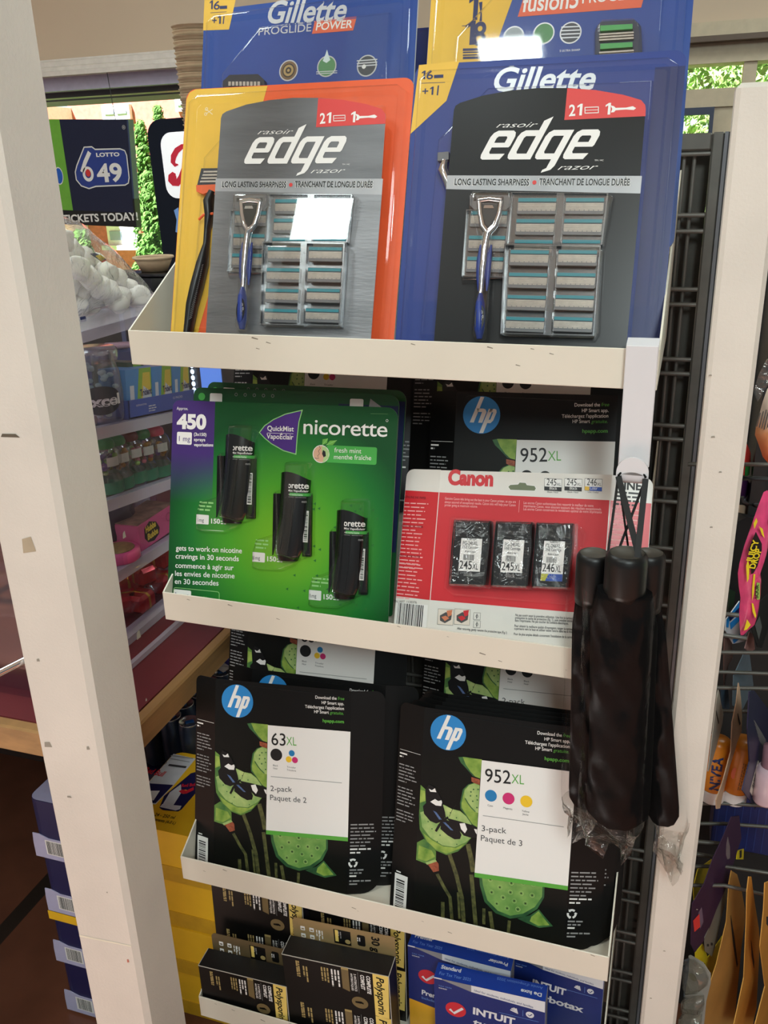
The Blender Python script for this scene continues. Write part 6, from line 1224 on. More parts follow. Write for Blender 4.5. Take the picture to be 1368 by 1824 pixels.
b = MB(); F.poly(b, ccw([e(*p_) for p_ in ((1165, 935), (1205, 910), (1215, 1000), (1205, 1140), (1180, 1130), (1190, 1020))]), mat('painted_reflection_blue', (120, 160, 220), .3, var=0), .0008); b.build('blue_reflection', t)  # blue reflection in the gloss black, painted on as a flat patch
# hanging lottery sign
LY = 2.15; K_ = 1.27; a, c, e3, f3 = at(106, 226, LY), at(241, 212, LY), at(253, 401, LY), at(60, 420, LY)
t = thing('lottery_sign', 'hanging navy lottery box sign with green stripe in the window', 'sign', (f3.x, LY, e3.z), Matrix.Rotation(.045, 3, 'Y'), None); O = V(t.location); F = Face((0, 0, 0), (1, 0, 0), (0, 0, 1), t.matrix_world.copy())
e = lambda x, y, d=0: F.uv(*cS(x, y), d)
W_, H_ = e(775, 600)[0], e(600, 115)[1]; zb_ = e(500, 1075)[1]; yb = e(500, 945)[1]; gx = e(205, 600)[0]
LNAVY = mat('lotto_navy', (24, 30, 58), .4, var=.04); LGREEN = mat('lotto_green', (112, 176, 60), .45, var=.05)
b = MB(); F.slab(b, [(0, zb_), (W_, zb_), (W_+.004, H_), (0, H_)], -.03, 0, LNAVY); F.poly(b, [(0, yb), (e(255, 945)[0], yb), (e(135, 160)[0], H_), (0, H_)], LGREEN, .0004); F.rect(b, 0, zb_, W_, yb, BLACK, .0006)
F.disc(b, *e(128, 625), .013*K_, mat('lotto_blue', (40, 96, 190), .4), .0008, ry=.022*K_); F.ring(b, *e(128, 625), .015*K_, .002*K_, WHITE, .0008, ry=.025*K_)
F.text(b, 'TICKETS TODAY!', e(165, 1046), e(845, 1022), .0225*K_, WHITE, .001, bold=.03); F.ring(b, *e(712, 186), .0058*K_, .002*K_, GREY_INK, .0008); F.disc(b, *e(712, 186), .0025*K_, GREY_INK, .0009)
badge = [e(*p_) for p_ in ((355, 365), (425, 362), (455, 385), (680, 380), (722, 396), (740, 440), (762, 640), (755, 690), (725, 708), (460, 720), (400, 740), (330, 715), (285, 660), (275, 590), (290, 530))]; badge = ccw(badge)
F.poly(b, badge, GREY_INK, .0008); F.poly(b, inset(badge, .0025*K_), mat('lotto_royal', (44, 64, 140), .4), .001); F.line(b, badge+[badge[0]], .0032*K_, WHITE, .0012)
F.text(b, 'LOTTO', e(466, 452), e(676, 446), .0105*K_, WHITE, .0014, bold=.04)
F.line(b, [e(*p_) for p_ in ((405, 410), (365, 500), (335, 590))], [.0125*K_, .0125*K_, .011*K_], WHITE, .0014); F.ring(b, *e(392, 608), .0190*K_, .0085*K_, WHITE, .0014, ry=.021*K_); F.disc(b, *e(392, 598), .0085*K_, INK_RED, .0016, ry=.0105*K_)
F.text(b, '49', e(480, 678), e(708, 668), .0500*K_, WHITE, .0014, bold=.03); b.build('box', t)
b = MB(); F.slab(b, [(W_+.0005, zb_), (W_+.0065, zb_), (W_+.0105, H_), (W_+.0045, H_)], -.03, .003, mat('sign_side_trim', (62, 74, 104), .3)); F.slab(b, [(W_+.0005, zb_-.0005), (W_+.0075, zb_-.0005), (W_+.0080, yb+.05), (W_+.0005, yb+.05)], -.031, .0045, BLACK); b.build('side_strip', t)
b = MB(); u, v = e(620, 115); p0 = F.p(u, v-.02, -.015); q = t.matrix_world.inverted()@V((0, 0, 0)); pw = t.matrix_world@p0; q = t.matrix_world.inverted()@V((pw.x-.012, pw.y, ztb+.004)); b.tube([p0, q], .0014, DARKGREY_INK, 5); b.build('hanging_wire', t)

# ---------------------------------------------------------------- chrome rod beside the post
p0, p1 = V((pl-.10, PY-.02, at(0, 1200, PY).z-.03)), V((pl-.0005, PY+.03, at(40, 1163, PY+.02).z)); a1 = at(-20, 1208, -.27); b1 = at(37, 1165, -.23); b1.x = pl-.0005
t = thing('chrome_rod', 'short chrome rod end touching the left edge of the white post', 'rod', b1); b = MB(); b.tube([(0, 0, 0), a1-b1, (a1-b1)*2], .0040, CHROME, 12); b.build('rod', t); b = MB(); b.ico((0, 0, 0), .0042, CHROME); b.build('rounded_tip', t)

# ================================================================= cases and cans of energy drink under the counter
EN = mat('case_navy', (26, 28, 74), .4, var=.06); ELAV = mat('case_lavender', (178, 176, 206), .45, var=.05); EYEL = mat('case_yellow', (240, 188, 36), .45, var=.06, vscale=15); EYD = mat('case_yellow_band', (204, 158, 30), .5, var=.08); ESIL = mat('case_silver', (206, 208, 214), .4)
def case_shape(b, w_, d_, h_, m, top, r=.018):
    F = Face((0, 0, 0), (1, 0, 0), (0, 1, 0)); F.slab(b, rrect(0, 0, w_, d_, r, 4), 0, h_, m); F.poly(b, inset(rrect(0, 0, w_, d_, r, 4), .001), top, h_+.0003)
xs = [at(52, 1421, .10).x, at(67, 1600, .10).x, at(89, 1719, .10).x, at(122, 1800, .10).x]; nh = .1265
for k in range(4):
    z = .5125-(k+1)*nh; x0 = -.400+.004*(k % 2)-.003*k
    t = thing('drink_case', ('top navy drink case left of the white post', 'second navy drink case from the top, left of the white post', 'third navy drink case from the top, yellow strip above it', 'lowest navy drink case left of the white post')[k], 'drink case', (x0, .10, z), None, 'navy drink cases')
    b = MB(); case_shape(b, .118, .17, nh-.001, EN, ELAV if k < 1 else (EYEL if k == 2 else ELAV)); b.build('carton', t)
    b = MB(); F = Face((0, -.0004, 0), (1, 0, 0), (0, 0, 1)); F.slab(b, [(-.004, -.0), (.120, -.0), (.120, .040), (.100, .046), (.030, .046), (.012, .052), (-.002, .052), (-.004, .030)], 0, .0015, ELAV)
    F.rect(b, .022, .010, .060, .042, WHITE, .0018); F.barcode(b, .025, .012, .058, .040, BLACK, .002, seed=k); F.text(b, 'Red Bull', (.066, .012), (.112, .012), .011, NAVY, .002, bold=.04); b.build('flap', t)
    if k == 2:
        b = MB(); F.slab(b, [(0, nh-.022), (.118, nh-.022), (.118, nh-.003), (0, nh-.003)], 0, .001, EYEL); b.build('yellow_strip', t)
yh = .1115; YX0, YX1, YY0 = -.272, -.055, .160
for k in range(4):
    z = .4465-(k+1)*yh; t = thing('drink_case', ('top yellow drink case with a can printed on its lid', 'second yellow drink case of the stack right of the white post', 'third yellow drink case of the stack right of the white post', 'lowest yellow drink case of the stack right of the white post')[k], 'drink case', (YX0+.003*(k % 2), YY0+.004*(k % 2), z), None, 'yellow drink cases')
    w_, d_ = YX1-YX0, .211
    b = MB(); case_shape(b, w_, d_, yh-.001, EYEL, EYEL, .022); b.build('carton', t)
    b = MB(); F = Face((0, 0, 0), (1, 0, 0), (0, 1, 0)); F.slab(b, rrect(-.0012, -.0012, w_+.0012, d_, .021, 4), .0, .034, EYD); b.build('tray_band', t)
    if k == 0:
        b = MB(); cC = crop(240, 1120, 4.8); U = Face((0, 0, yh-.001), (1, 0, 0), (0, 1, 0), Matrix.Translation(t.location)); e = lambda x, y, d=.0008: U.uv(*cC(x, y), d)
        lim = lambda pts: [(min(max(u, .001), w_-.001), min(max(v, .001), d_-.001)) for u, v in pts]
        U.poly(b, lim(ccw([e(*p_) for p_ in ((0, 1330), (130, 1180), (290, 1060), (520, 1110), (330, 1340), (180, 1500), (60, 1500))])), ESIL, .0006); U.poly(b, lim(ccw([e(*p_) for p_ in ((60, 1310), (330, 1335), (180, 1490), (60, 1490))])), EN, .0008); U.poly(b, lim(ccw([e(*p_) for p_ in ((110, 1385), (215, 1385), (160, 1470), (110, 1440))])), WHITE, .001)
        U.poly(b, lim(ccw([e(*p_) for p_ in ((210, 1530), (250, 1430), (480, 1235), (560, 1215), (560, 1360), (400, 1545), (370, 1562), (240, 1550))])), EN, .0008); U.poly(b, lim(ccw([e(*p_) for p_ in ((240, 1500), (300, 1400), (395, 1330), (400, 1400), (330, 1510))])), ESIL, .001); U.poly(b, lim(ccw([e(*p_) for p_ in ((215, 1525), (235, 1500), (400, 1515), (385, 1545), (350, 1555))])), ESIL, .0011)
        RB = mat('bull_red', (206, 36, 52), .4, var=0); U.poly(b, lim(ccw([e(*p_) for p_ in ((375, 1390), (410, 1375), (440, 1385), (505, 1355), (505, 1380), (440, 1412), (405, 1412))])), RB, .0013); U.disc(b, *e(425, 1395), .006, EYEL, .0012)
        U.text(b, 'Red Bull', e(70, 1225), e(235, 1265), .016, RB, .0012, bold=.03); U.text(b, 'Red Bull', e(400, 1355), e(520, 1345), .009, RB, .0014, bold=.03); U.text(b, '24 - 250 ml', e(165, 1600), e(335, 1628), .0085, BLACK, .0012, bold=.01); U.text(b, 'contenants (6.0 L)', e(110, 1630), e(342, 1675), .0075, BLACK, .0012, bold=.01)
        U.ring(b, *e(248, 1148), .006, .0012, BLACK, .0012); U.line(b, [e(290, 1165), e(440, 1185)], .006, DARKGREY_INK, .0012); U.line(b, [e(310, 1085), e(500, 1110)], .003, GREY_INK, .0012); U.line(b, [e(300, 1110), e(470, 1140)], .002, GREY_INK, .0012); b.build('lid_print', t)
# open cans on their own pile of trays behind
CT = .50; ch = .122; cr = .0228; cb = CT-ch
for k, z0 in enumerate((0, .126, .252)):
    t = thing('drink_case', ('lowest case of the pile carrying the loose cans', 'middle case of the pile carrying the loose cans', 'case directly under the loose cans')[k], 'drink case', (-.37, .375, z0), None, 'cases under the cans'); b = MB(); case_shape(b, .315, .27, .1255, EN, EN); b.build('carton', t); b = MB(); F = Face((0, 0, 0), (1, 0, 0), (0, 1, 0)); F.slab(b, rrect(-.001, -.001, .316, .271, .018, 4), 0, .03, ELAV); b.build('tray_band', t)
CANM = mat('can_body_dark', (62, 74, 96), .3, .6, var=.15, vscale=20); LID = mat('can_lid', (176, 178, 182), .25, .85, var=.05); TABB = mat('can_tab_blue', (40, 92, 160), .35, .3)
spots = ((303.7, 1274.7), (337, 1284.6), (271, 1268), (327, 1253), (296, 1246), (321, 1229), (345, 1233), (338, 1207), (358, 1213), (362, 1190), (378, 1196))
done = []
for k, (px, py) in enumerate(spots):
    q = atz(px, py, CT); 
    if any((q-d_).length < 2*cr-.0002 for d_ in done):
        for _ in range(30):
            for d_ in done:
                v = q-d_
                if v.length < 2*cr: q = d_+v.normalized()*2*cr*1.001
    done.append(q.copy()); q.z = cb+.0008
    t = thing('drink_can', 'silver topped energy drink can in the open tray under the counter', 'drink can', q, RZ(k*.7), 'loose cans under the counter')
    b = MB(); b.lathe([(.0001, 0), (cr*.8, 0), (cr, .005), (cr, ch-.012), (cr*.90, ch-.003)], CANM, 20); b.build('body', t); b = MB(); b.lathe([(cr*.90, ch-.003), (cr*.93, ch), (cr*.88, ch), (cr*.85, ch-.003), (.0001, ch-.003)], LID, 20); b.build('lid', t)
    b = MB(); b.bbox((-.008, -.005, ch-.0028), (.009, .005, ch-.0012), .0006, TABB); b.build('pull_tab', t)
z_ = .50; a = atz(352, 1168, z_); c = atz(424, 1134, z_)
t = thing('drink_case', 'rear yellow drink case with purple art under the oak edge', 'drink case', (-.36, .66, 0), None); b = MB(); case_shape(b, .30, .25, z_, EYEL, EYEL); U = Face((0, 0, z_), (1, 0, 0), (0, 1, 0), Matrix.Translation(t.location)); e = lambda x, y, d=.0008: U.uv(x, y, d)
U.poly(b, ccw([e(*p_) for p_ in ((384, 1176), (424, 1142), (440, 1142), (440, 1168), (412, 1190))]), mat('art_purple', (62, 60, 150), .4, var=.3, vscale=40), .0006); U.poly(b, ccw([e(*p_) for p_ in ((396, 1166), (424, 1150), (430, 1154), (408, 1172))]), mat('art_orange', (206, 130, 110), .4), .0008); U.poly(b, ccw([e(*p_) for p_ in ((384, 1190), (398, 1180), (412, 1188), (398, 1198))]), ESIL, .0008); b.build('carton', t)
b = MB(); F = Face((0, 0, 0), (1, 0, 0), (0, 1, 0)); F.slab(b, rrect(-.001, -.001, .301, .251, .018, 4), z_-.12, z_-.07, EYD); b.build('tray_band', t)
# ================================================================= wire rack of hanging goods right of the end post
cR1 = crop(1260, 600, 6.083); cR2 = crop(1260, 860, 6.083); cR3 = crop(1230, 1120, 5.703); cR4 = crop(1210, 1420, 4.513)
RW = mat('rack_wire', (98, 96, 90), .4, .4); RD = mat('rack_dark', (24, 24, 25), .5); 
t = thing('goods_rack', 'grey wire rack of hanging small goods right of the white end post', 'rack', (.70, .45, 0)); O = V(t.location)
b = MB(); b.box(V((.705, .46, 0))-O, V((1.3, .475, 1.50))-O, mat('rack_back_dark', (34, 32, 31), .7, var=.2, vscale=12)); b.build('back_panel', t)
b = MB(); x_ = at(1339, 860, .30).x; b.box(V((x_, .30, .95))-O, V((x_+.016, .46, 1.5))-O, RD); b.build('upright', t)
ph = lambda px, py, Y: at(px, py, Y)-O
for y0, y1, Y, xe in ((827, 828, .20, 1400), (1162, 1163, .16, 1400), (1197, 1201, .20, 1400), (1225, 1227, .16, 1400), (1266, 1268, .20, 1360), (1431, 1437, .16, 1400), (1467, 1475, .20, 1400), (1543, 1560, .16, 1400), (1577, 1602, .13, 1400)):
    b = MB(); b.tube([ph(1225, y0, Y), ph(1290, y0, Y), ph(xe, y1, Y)], .0026, RW, 7); b.build('wire', t)
for k, pts in enumerate((((1300, 900), (1318, 850), (1345, 852), (1400, 856)), ((1321, 885), (1322, 893), (1330, 898), (1345, 900), (1400, 903)), ((1285, 1093), (1316, 1096)), ((1286, 1131), (1330, 1137)), ((1240, 1499), (1285, 1503)), ((1240, 1521), (1275, 1527)))):
    b = MB(); b.tube([ph(*p, .17+.02*(k % 2)) for p in pts], .0030, RW if k > 1 else RD, 8); b.build('hook_wire', t)
def vcard(name, label, cat, A, B, f, outline, m, th=.0012, group=None, parts=(), holes=(), edge=None):
    """a thin card standing upright in the vertical plane through two measured points A, B = (px, py, depth)"""
    a, c = at(*A), at(*B); d = V((c.x-a.x, c.y-a.y, 0)).normalized(); t = thing(name, label, cat, a, None, group); M = Matrix.Translation(a); F = Face((0, 0, 0), d, (0, 0, 1), M)
    pts = ccw([F.uv(*f(*p)) for p in outline]); b = MB(); F.slab(b, pts, -th, 0, m, edge or m)
    for q, mm, dd in parts: F.poly(b, ccw([F.uv(*f(*p)) for p in q]), mm, dd)
    b.build('card', t)
    for q, mm in holes: b = MB(); F.slab(b, ccw([F.uv(*f(*p)) for p in q]), 0, .0006, mm); b.build('hang_slot', t)
    return t, F
KC = mat('kraft_card', (176, 128, 62), .7, var=.12, vscale=18); KC2 = mat('kraft_card_orange', (196, 132, 46), .65, var=.1, vscale=14); KED = mat('kraft_edge', (222, 168, 80), .6); SLOT = mat('slot_dark', (40, 30, 24), .8); SLOTL = mat('slot_pale', (120, 106, 110), .6)
vcard('hang_card', 'front kraft card with long slot, at bottom right below the purple card', 'card', (1245, 1800, .10), (1325, 1700, .22), cR4, ((420, 590), (465, 620), (500, 740), (528, 900), (528, 1000), (500, 1210), (440, 1830), (140, 1830), (300, 1340), (380, 1000), (400, 700)), KC, group='kraft cards', holes=((((412, 950), (440, 1120), (468, 1340), (462, 1365), (435, 1200), (415, 1020)), SLOT),), edge=KED)
vcard('hang_card', 'middle kraft card of the three at bottom right', 'card', (1310, 1800, .12), (1355, 1700, .24), cR4, ((560, 640), (580, 640), (600, 800), (640, 1060), (648, 1180), (620, 1700), (590, 1830), (440, 1830), (520, 1450), (540, 1000), (545, 760)), KC2, group='kraft cards', holes=((((575, 1150), (600, 1320), (598, 1375), (582, 1280)), SLOT),), edge=KED)
vcard('hang_card', 'right kraft card cut off by the photo edge', 'card', (1345, 1800, .13), (1390, 1700, .26), cR4, ((690, 690), (760, 660), (760, 1830), (610, 1830), (690, 1520), (650, 1200), (680, 900)), KC2, group='kraft cards', holes=((((700, 960), (716, 960), (716, 1040), (700, 1020)), SLOT),), edge=KED)
vcard('hang_card', 'dark purple hanging card with red sticker below the orange lip balms', 'card', (1235, 1660, .09), (1320, 1480, .19), cR4, ((420, 160), (482, 150), (500, 330), (440, 520), (395, 690), (300, 900), (215, 1130), (125, 1250), (95, 1180), (105, 860), (200, 700), (270, 500), (350, 330)), mat('card_plum', (58, 34, 62), .5, var=.08),
      parts=((((108, 990), (158, 935), (165, 1040), (118, 1082)), mat('sticker_red', (236, 66, 62), .5, var=0), .0006), (((150, 930), (178, 880), (192, 1000), (165, 1060)), mat('sticker_lilac', (120, 100, 120), .5), .0004)), holes=((((388, 320), (404, 400), (405, 490), (385, 498), (374, 460), (378, 380)), SLOTL),))
GP = clear('goods_film', gloss=1., rough=.12, base=.08, bump=1., bscale=60)
YG = mat('packet_yellow', (236, 214, 40), .35, var=.08, vscale=20); GRAYC = mat('grey_tab', (128, 122, 110), .5)
vcard('hang_card', 'yellow and clear packet behind the left of the purple card', 'card', (1236, 1600, .16), (1275, 1520, .24), cR4, ((120, 840), (115, 720), (150, 580), (262, 500), (268, 520), (210, 700), (180, 780)), YG, group='yellow packets')
vcard('hang_card', 'yellow packet corner hanging under the purple card', 'card', (1240, 1780, .15), (1290, 1660, .23), cR4, ((130, 1250), (190, 1180), (230, 1290), (360, 1100), (358, 1190), (310, 1330), (262, 1450), (205, 1330), (140, 1420)), YG, group='yellow packets')
vcard('hang_card', 'grey card tab with small slots between purple and kraft cards', 'card', (1255, 1700, .13), (1300, 1600, .20), cR4, ((210, 1240), (205, 1130), (300, 900), (390, 700), (385, 800), (330, 1000), (290, 1200), (262, 1280)), GRAYC, holes=((((222, 1180), (236, 1180), (236, 1198), (222, 1198)), SLOT), (((252, 1170), (266, 1170), (266, 1190), (252, 1190)), SLOT)))
vcard('hang_card', 'yellow square tag seen between the purple card and the next wires', 'card', (1312, 1530, .22), (1326, 1520, .27), cR4, ((462, 500), (470, 430), (520, 415), (516, 500)), YG, holes=((((484, 430), (500, 425), (498, 480), (484, 490)), SLOT),), group='yellow packets')
# boxes and pale cards higher up
t = thing('blue_box', 'dark blue box behind the wires under the lip balms', 'box', (.735, .30, at(1300, 1506, .30).z)); p = at(1264, 1506, .30); q = at(1324, 1436, .30); b = MB(); O_ = V(t.location); b.bbox(V((p.x, .30, p.z))-O_, V((q.x+.06, .36, q.z+.02))-O_, .002, mat('navy_box', (22, 36, 88), .4, var=.1)); b.build('carton', t)
b = MB(); 
for k in range(9): x = p.x-O_.x+.006+k*(q.x+.06-p.x)/9; b.box((x, -.0008, p.z-O_.z+.005), (x+.0016, 0, q.z-O_.z), mat('navy_rib', (34, 52, 110), .4))
b.build('ribs', t)
t, F = vcard('hang_card', 'navy hanging card with white bar code at the right photo edge', 'card', (1335, 1420, .12), (1372, 1250, .19), cR3, ((600, 640), (650, 630), (800, 830), (800, 1250), (660, 1830), (630, 1780), (525, 1640), (600, 1350), (580, 1000)), mat('card_navy', (26, 28, 66), .4, var=.06), parts=((((682, 1335), (736, 1420), (652, 1745), (597, 1650)), mat('barcode_white', (220, 214, 200), .5, var=0), .0004),))
b = MB(); f = lambda x, y: F.uv(*cR3(x, y))
for k in range(13):
    q = .06+.88*k/13; w_ = .022*(1+(k*7 % 3)*.5); L = lambda a, c, z: (a[0]+(c[0]-a[0])*z, a[1]+(c[1]-a[1])*z); A, B, C_, D_ = f(676, 1375), f(720, 1440), f(656, 1700), f(610, 1625)
    F.poly(b, ccw([L(A, D_, q), L(B, C_, q), L(B, C_, q+w_), L(A, D_, q+w_)]), BLACK, .0007)
for k in range(6): F.line(b, [f(640+k*10, 930+k*38), f(760+k*8, 1130+k*30)], .0008, GREY_INK, .0005)
b.build('bar_code', t)
CW_ = mat('card_grey_white', (168, 162, 150), .6, var=.05); CBG = mat('card_pink_beige', (206, 172, 142), .6, var=.05); CBL = mat('card_dull_blue', (96, 112, 122), .6, var=.08)
vcard('hang_card', 'grey hanging card edge at the left orange lip balm', 'card', (1262, 1380, .10), (1288, 1270, .17), cR3, ((285, 620), (292, 640), (310, 750), (335, 870), (325, 960), (270, 1180), (200, 1420), (180, 1450), (205, 1250), (240, 950), (270, 700)), CW_, holes=((((258, 830), (285, 945), (284, 965), (262, 880)), SLOT),))
vcard('hang_card', 'pinkish hanging card edge between the two orange lip balms', 'card', (1275, 1430, .095), (1322, 1270, .17), cR3, ((490, 550), (502, 600), (518, 760), (525, 900), (520, 1040), (490, 1120), (400, 1400), (330, 1680), (300, 1825), (265, 1830), (262, 1740), (330, 1550), (410, 1250), (425, 950), (465, 760)), CBG, holes=((((478, 860), (505, 960), (498, 980), (484, 930)), SLOT),))
vcard('hang_card', 'dull blue card behind the wires above the lip balms', 'card', (1300, 1300, .22), (1335, 1200, .28), cR3, ((440, 480), (540, 260), (600, 250), (640, 570), (590, 700), (530, 820), (430, 780)), CBL, group='dull blue cards')
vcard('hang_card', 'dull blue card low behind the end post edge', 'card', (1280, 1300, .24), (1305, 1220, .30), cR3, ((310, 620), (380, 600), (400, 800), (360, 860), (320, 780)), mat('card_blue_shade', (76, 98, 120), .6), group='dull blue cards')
vcard('hang_card', 'brown card strip hanging over the upper wires', 'card', (1285, 1200, .20), (1302, 1130, .26), cR3, ((345, 100), (390, 20), (420, 150), (430, 300), (390, 350), (345, 580), (340, 350)), mat('card_brown', (120, 92, 84), .6))
vcard('hang_card', 'pinkish brown card corner beside the dark card holder', 'card', (1330, 1170, .22), (1346, 1130, .26), cR3, ((555, 200), (600, 30), (640, 60), (655, 210), (600, 240)), mat('card_brown2', (150, 110, 104), .6))
vcard('card_holder', 'black framed card holder hanging at right of the pink candy', 'card holder', (1345, 1150, .18), (1368, 1090, .24), cR2, ((475, 1560), (560, 1300), (660, 1200), (660, 1580), (590, 1790), (545, 1780)), RD, parts=((((510, 1540), (560, 1440), (586, 1560), (552, 1700)), mat('holder_grey', (104, 110, 108), .4), .0006),))
vcard('black_pouch', 'matt black packet behind the pink candy', 'packet', (1300, 1060, .26), (1370, 1000, .30), cR2, ((330, 420), (440, 370), (660, 420), (660, 1250), (560, 1320), (230, 1330), (240, 1150)), mat('packet_black', (20, 20, 22), .45), .02)
vcard('hang_card', 'blue and white packet under the pink candy', 'packet', (1290, 1130, .19), (1330, 1080, .24), cR2, ((195, 1600), (205, 1480), (350, 1280), (420, 1300), (450, 1580), (400, 1720), (280, 1745)), mat('packet_white', (216, 220, 226), .4), parts=((((200, 1560), (205, 1480), (350, 1280), (370, 1340), (235, 1500), (225, 1570)), mat('packet_cyan', (40, 140, 220), .4), .0005), (((230, 1460), (345, 1345), (350, 1400), (240, 1500)), mat('packet_navy', (24, 40, 90), .4), .0006), (((240, 1520), (350, 1420), (350, 1490), (250, 1590)), mat('packet_cyan', (40, 140, 220)), .0005), (((270, 1700), (400, 1600), (405, 1640), (285, 1740)), mat('packet_cyan', (40, 140, 220)), .0005)))
vcard('hang_card', 'purple and white packet corner behind the upper hook', 'packet', (1322, 880, .30), (1335, 850, .33), cR1, ((385, 1560), (440, 1555), (465, 1600), (445, 1790), (375, 1790), (372, 1650)), mat('packet_violet', (70, 34, 84), .4), parts=((((380, 1780), (450, 1690), (448, 1790), (390, 1792)), mat('packet_white', (216, 220, 226)), .0006),))
vcard('hang_card', 'red and green packet edge behind the rack just right of the post', 'packet', (1328, 840, .30), (1340, 800, .33), cR1, ((400, 1500), (430, 1160), (470, 1260), (470, 1360), (455, 1480), (420, 1510)), mat('packet_red', (190, 50, 44), .4), parts=((((400, 1500), (408, 1390), (460, 1400), (450, 1490), (420, 1510)), mat('packet_green', (40, 140, 60), .4), .0006),))
vcard('hang_card', 'pale beige packet edge below the upper hook', 'packet', (1318, 930, .30), (1334, 905, .33), cR2, ((340, 390), (355, 240), (440, 250), (440, 370)), mat('packet_beige', (206, 176, 150), .5))
vcard('hang_card', 'dark green packet below the black one', 'packet', (1298, 1070, .25), (1318, 1060, .28), cR2, ((225, 1390), (245, 1150), (340, 1200), (360, 1270)), mat('packet_dark_green', (24, 48, 28), .5))
# orange snack bag
p = at(1374, 828, .10); t = thing('snack_bag', 'orange and white snack bag with small print at the right edge', 'snack bag', p, None); c_ = at(1374, 640, .10)
F = Face((0, 0, 0), (1, 0, 0), (0, 0, 1), Matrix.Translation(p)); f = lambda x, y, d=0: F.uv(*cR1(x, y), d)
def puff(F, pts, d, m, name, t, split=None, n=6):
    """a filled bag: the outline swelling towards both sides"""
    pts = ccw(pts); b = MB(); c = (sum(p[0] for p in pts)/len(pts), sum(p[1] for p in pts)/len(pts))
    for sgn in (1, -1):
        vs = []; N = len(pts)
        for l in range(n+1):
            q = l/n; k = 1-q*.999; z = d*(1-(1-q)**2.2) if q < 1 else d
            vs += [F.p(c[0]+(u-c[0])*k, c[1]+(v-c[1])*k, sgn*z*(1+.08*math.sin(i*2.1+l))) for i, (u, v) in enumerate(pts)]
        fs = [(l*N+i, l*N+(i+1) % N, (l+1)*N+(i+1) % N, (l+1)*N+i) for l in range(n) for i in range(N)]
        b.add(vs, fs if sgn > 0 else [q[::-1] for q in fs], m, True)
    return b.build(name, t)
OBAG = bpy.data.materials.new('orange_bag'); OBAG.use_nodes = True; nt = OBAG.node_tree; bs = nt.nodes['Principled BSDF']; bs.inputs['Roughness'].default_value = .28
tc = nt.nodes.new('ShaderNodeTexCoord'); sp = nt.nodes.new('ShaderNodeSeparateXYZ'); cr = nt.nodes.new('ShaderNodeValToRGB'); mr = nt.nodes.new('ShaderNodeMapRange'); mr.inputs[1].default_value = 0; mr.inputs[2].default_value = .13
nt.links.new(tc.outputs['Object'], sp.inputs[0]); nt.links.new(sp.outputs[2], mr.inputs[0]); nt.links.new(mr.outputs[0], cr.inputs[0]); nt.links.new(cr.outputs[0], bs.inputs['Base Color'])
e_ = cr.color_ramp.elements; e_[0].position = .0; e_[0].color = (*lin((232, 92, 44)), 1); e_[1].position = .44; e_[1].color = (*lin((222, 204, 188)), 1); x = e_.new(.30); x.color = (*lin((232, 160, 110)), 1)
puff(F, [f(*q) for q in ((660, 1370), (600, 1300), (560, 1180), (515, 1060), (525, 980), (560, 850), (600, 700), (650, 560), (700, 540), (900, 560), (960, 900), (940, 1200), (860, 1360))], .020, OBAG, 'bag', t)
b = MB(); 
for k in range(8): F.line(b, [f(535+k*26, 975+k*8, .014), f(575+k*32, 830-k*20, .016)], .0009, DARKGREY_INK, .0135+.001*min(k, 4))
b.build('small_print', t)
b = MB(); F.slab(b, ccw([f(*q) for q in ((500, 600), (560, 400), (640, 250), (720, 200), (720, 400), (640, 540), (545, 700))]), -.001, .001, GP); b.build('clear_header', t)
# pink sour candy pack
a = at(1345, 1135, .06); t = thing('candy_pack', 'pink and yellow candy pouch hanging from the rack hook', 'candy', a, None)
F = Face((0, 0, 0), V((.88, .47, 0)), (0, 0, 1), Matrix.Translation(a)); f = lambda x, y, d=0: F.uv(*cR2(x, y), d)
PK = mat('pouch_pink', (220, 74, 122), .25, var=.18, vscale=45); 
puff(F, [f(*q) for q in ((360, 1650), (350, 1560), (345, 1400), (360, 1250), (340, 1120), (330, 980), (350, 860), (400, 680), (470, 480), (550, 250), (610, 100), (650, 80), (690, 150), (690, 500), (620, 760), (560, 930), (578, 1050), (570, 1250), (540, 1450), (510, 1540), (440, 1600), (390, 1650))], .011, PK, 'pouch', t)
b = MB(); q = lambda pts, m, d: F.poly(b, ccw([f(*p, d) for p in pts]), m, d)
q(((445, 720), (470, 660), (525, 530), (590, 660), (590, 730), (545, 900), (500, 980), (475, 990), (470, 900)), BLACK, .0125)
for s_, A, B in (('JUICY', (480, 860), (560, 620)), ('DROP', (510, 930), (590, 720))): F.text(b, s_, f(*A, .013), f(*B, .013), .0075, YG, .0134, bold=.03)
for pts in (((420, 900), (440, 830), (455, 900), (450, 1040), (430, 1080)), ((500, 990), (520, 990), (505, 1200), (485, 1280), (485, 1150)), ((480, 1300), (500, 1310), (530, 1440), (520, 1470), (490, 1400)), ((430, 1480), (470, 1540), (430, 1590), (395, 1600)), ((500, 440), (530, 380), (545, 420), (510, 500)), ((560, 470), (600, 500), (620, 600), (590, 560))): q(pts, YG, .0123)
q(((535, 1080), (570, 1085), (570, 1260), (540, 1270), (525, 1200)), mat('candy_lime', (196, 206, 60), .4, var=0), .0122); F.text(b, 'SOUR', f(548, 1250, .0125), f(556, 1100, .0125), .004, BLACK, .0128, bold=.02)
b.build('pouch_print', t); b = MB(); F.slab(b, ccw([f(*p) for p in ((600, 380), (625, 300), (660, 330), (660, 480), (630, 520))]), .011, .013, mat('candy_silver', (170, 172, 176), .25, .6)); b.build('silver_corner', t)
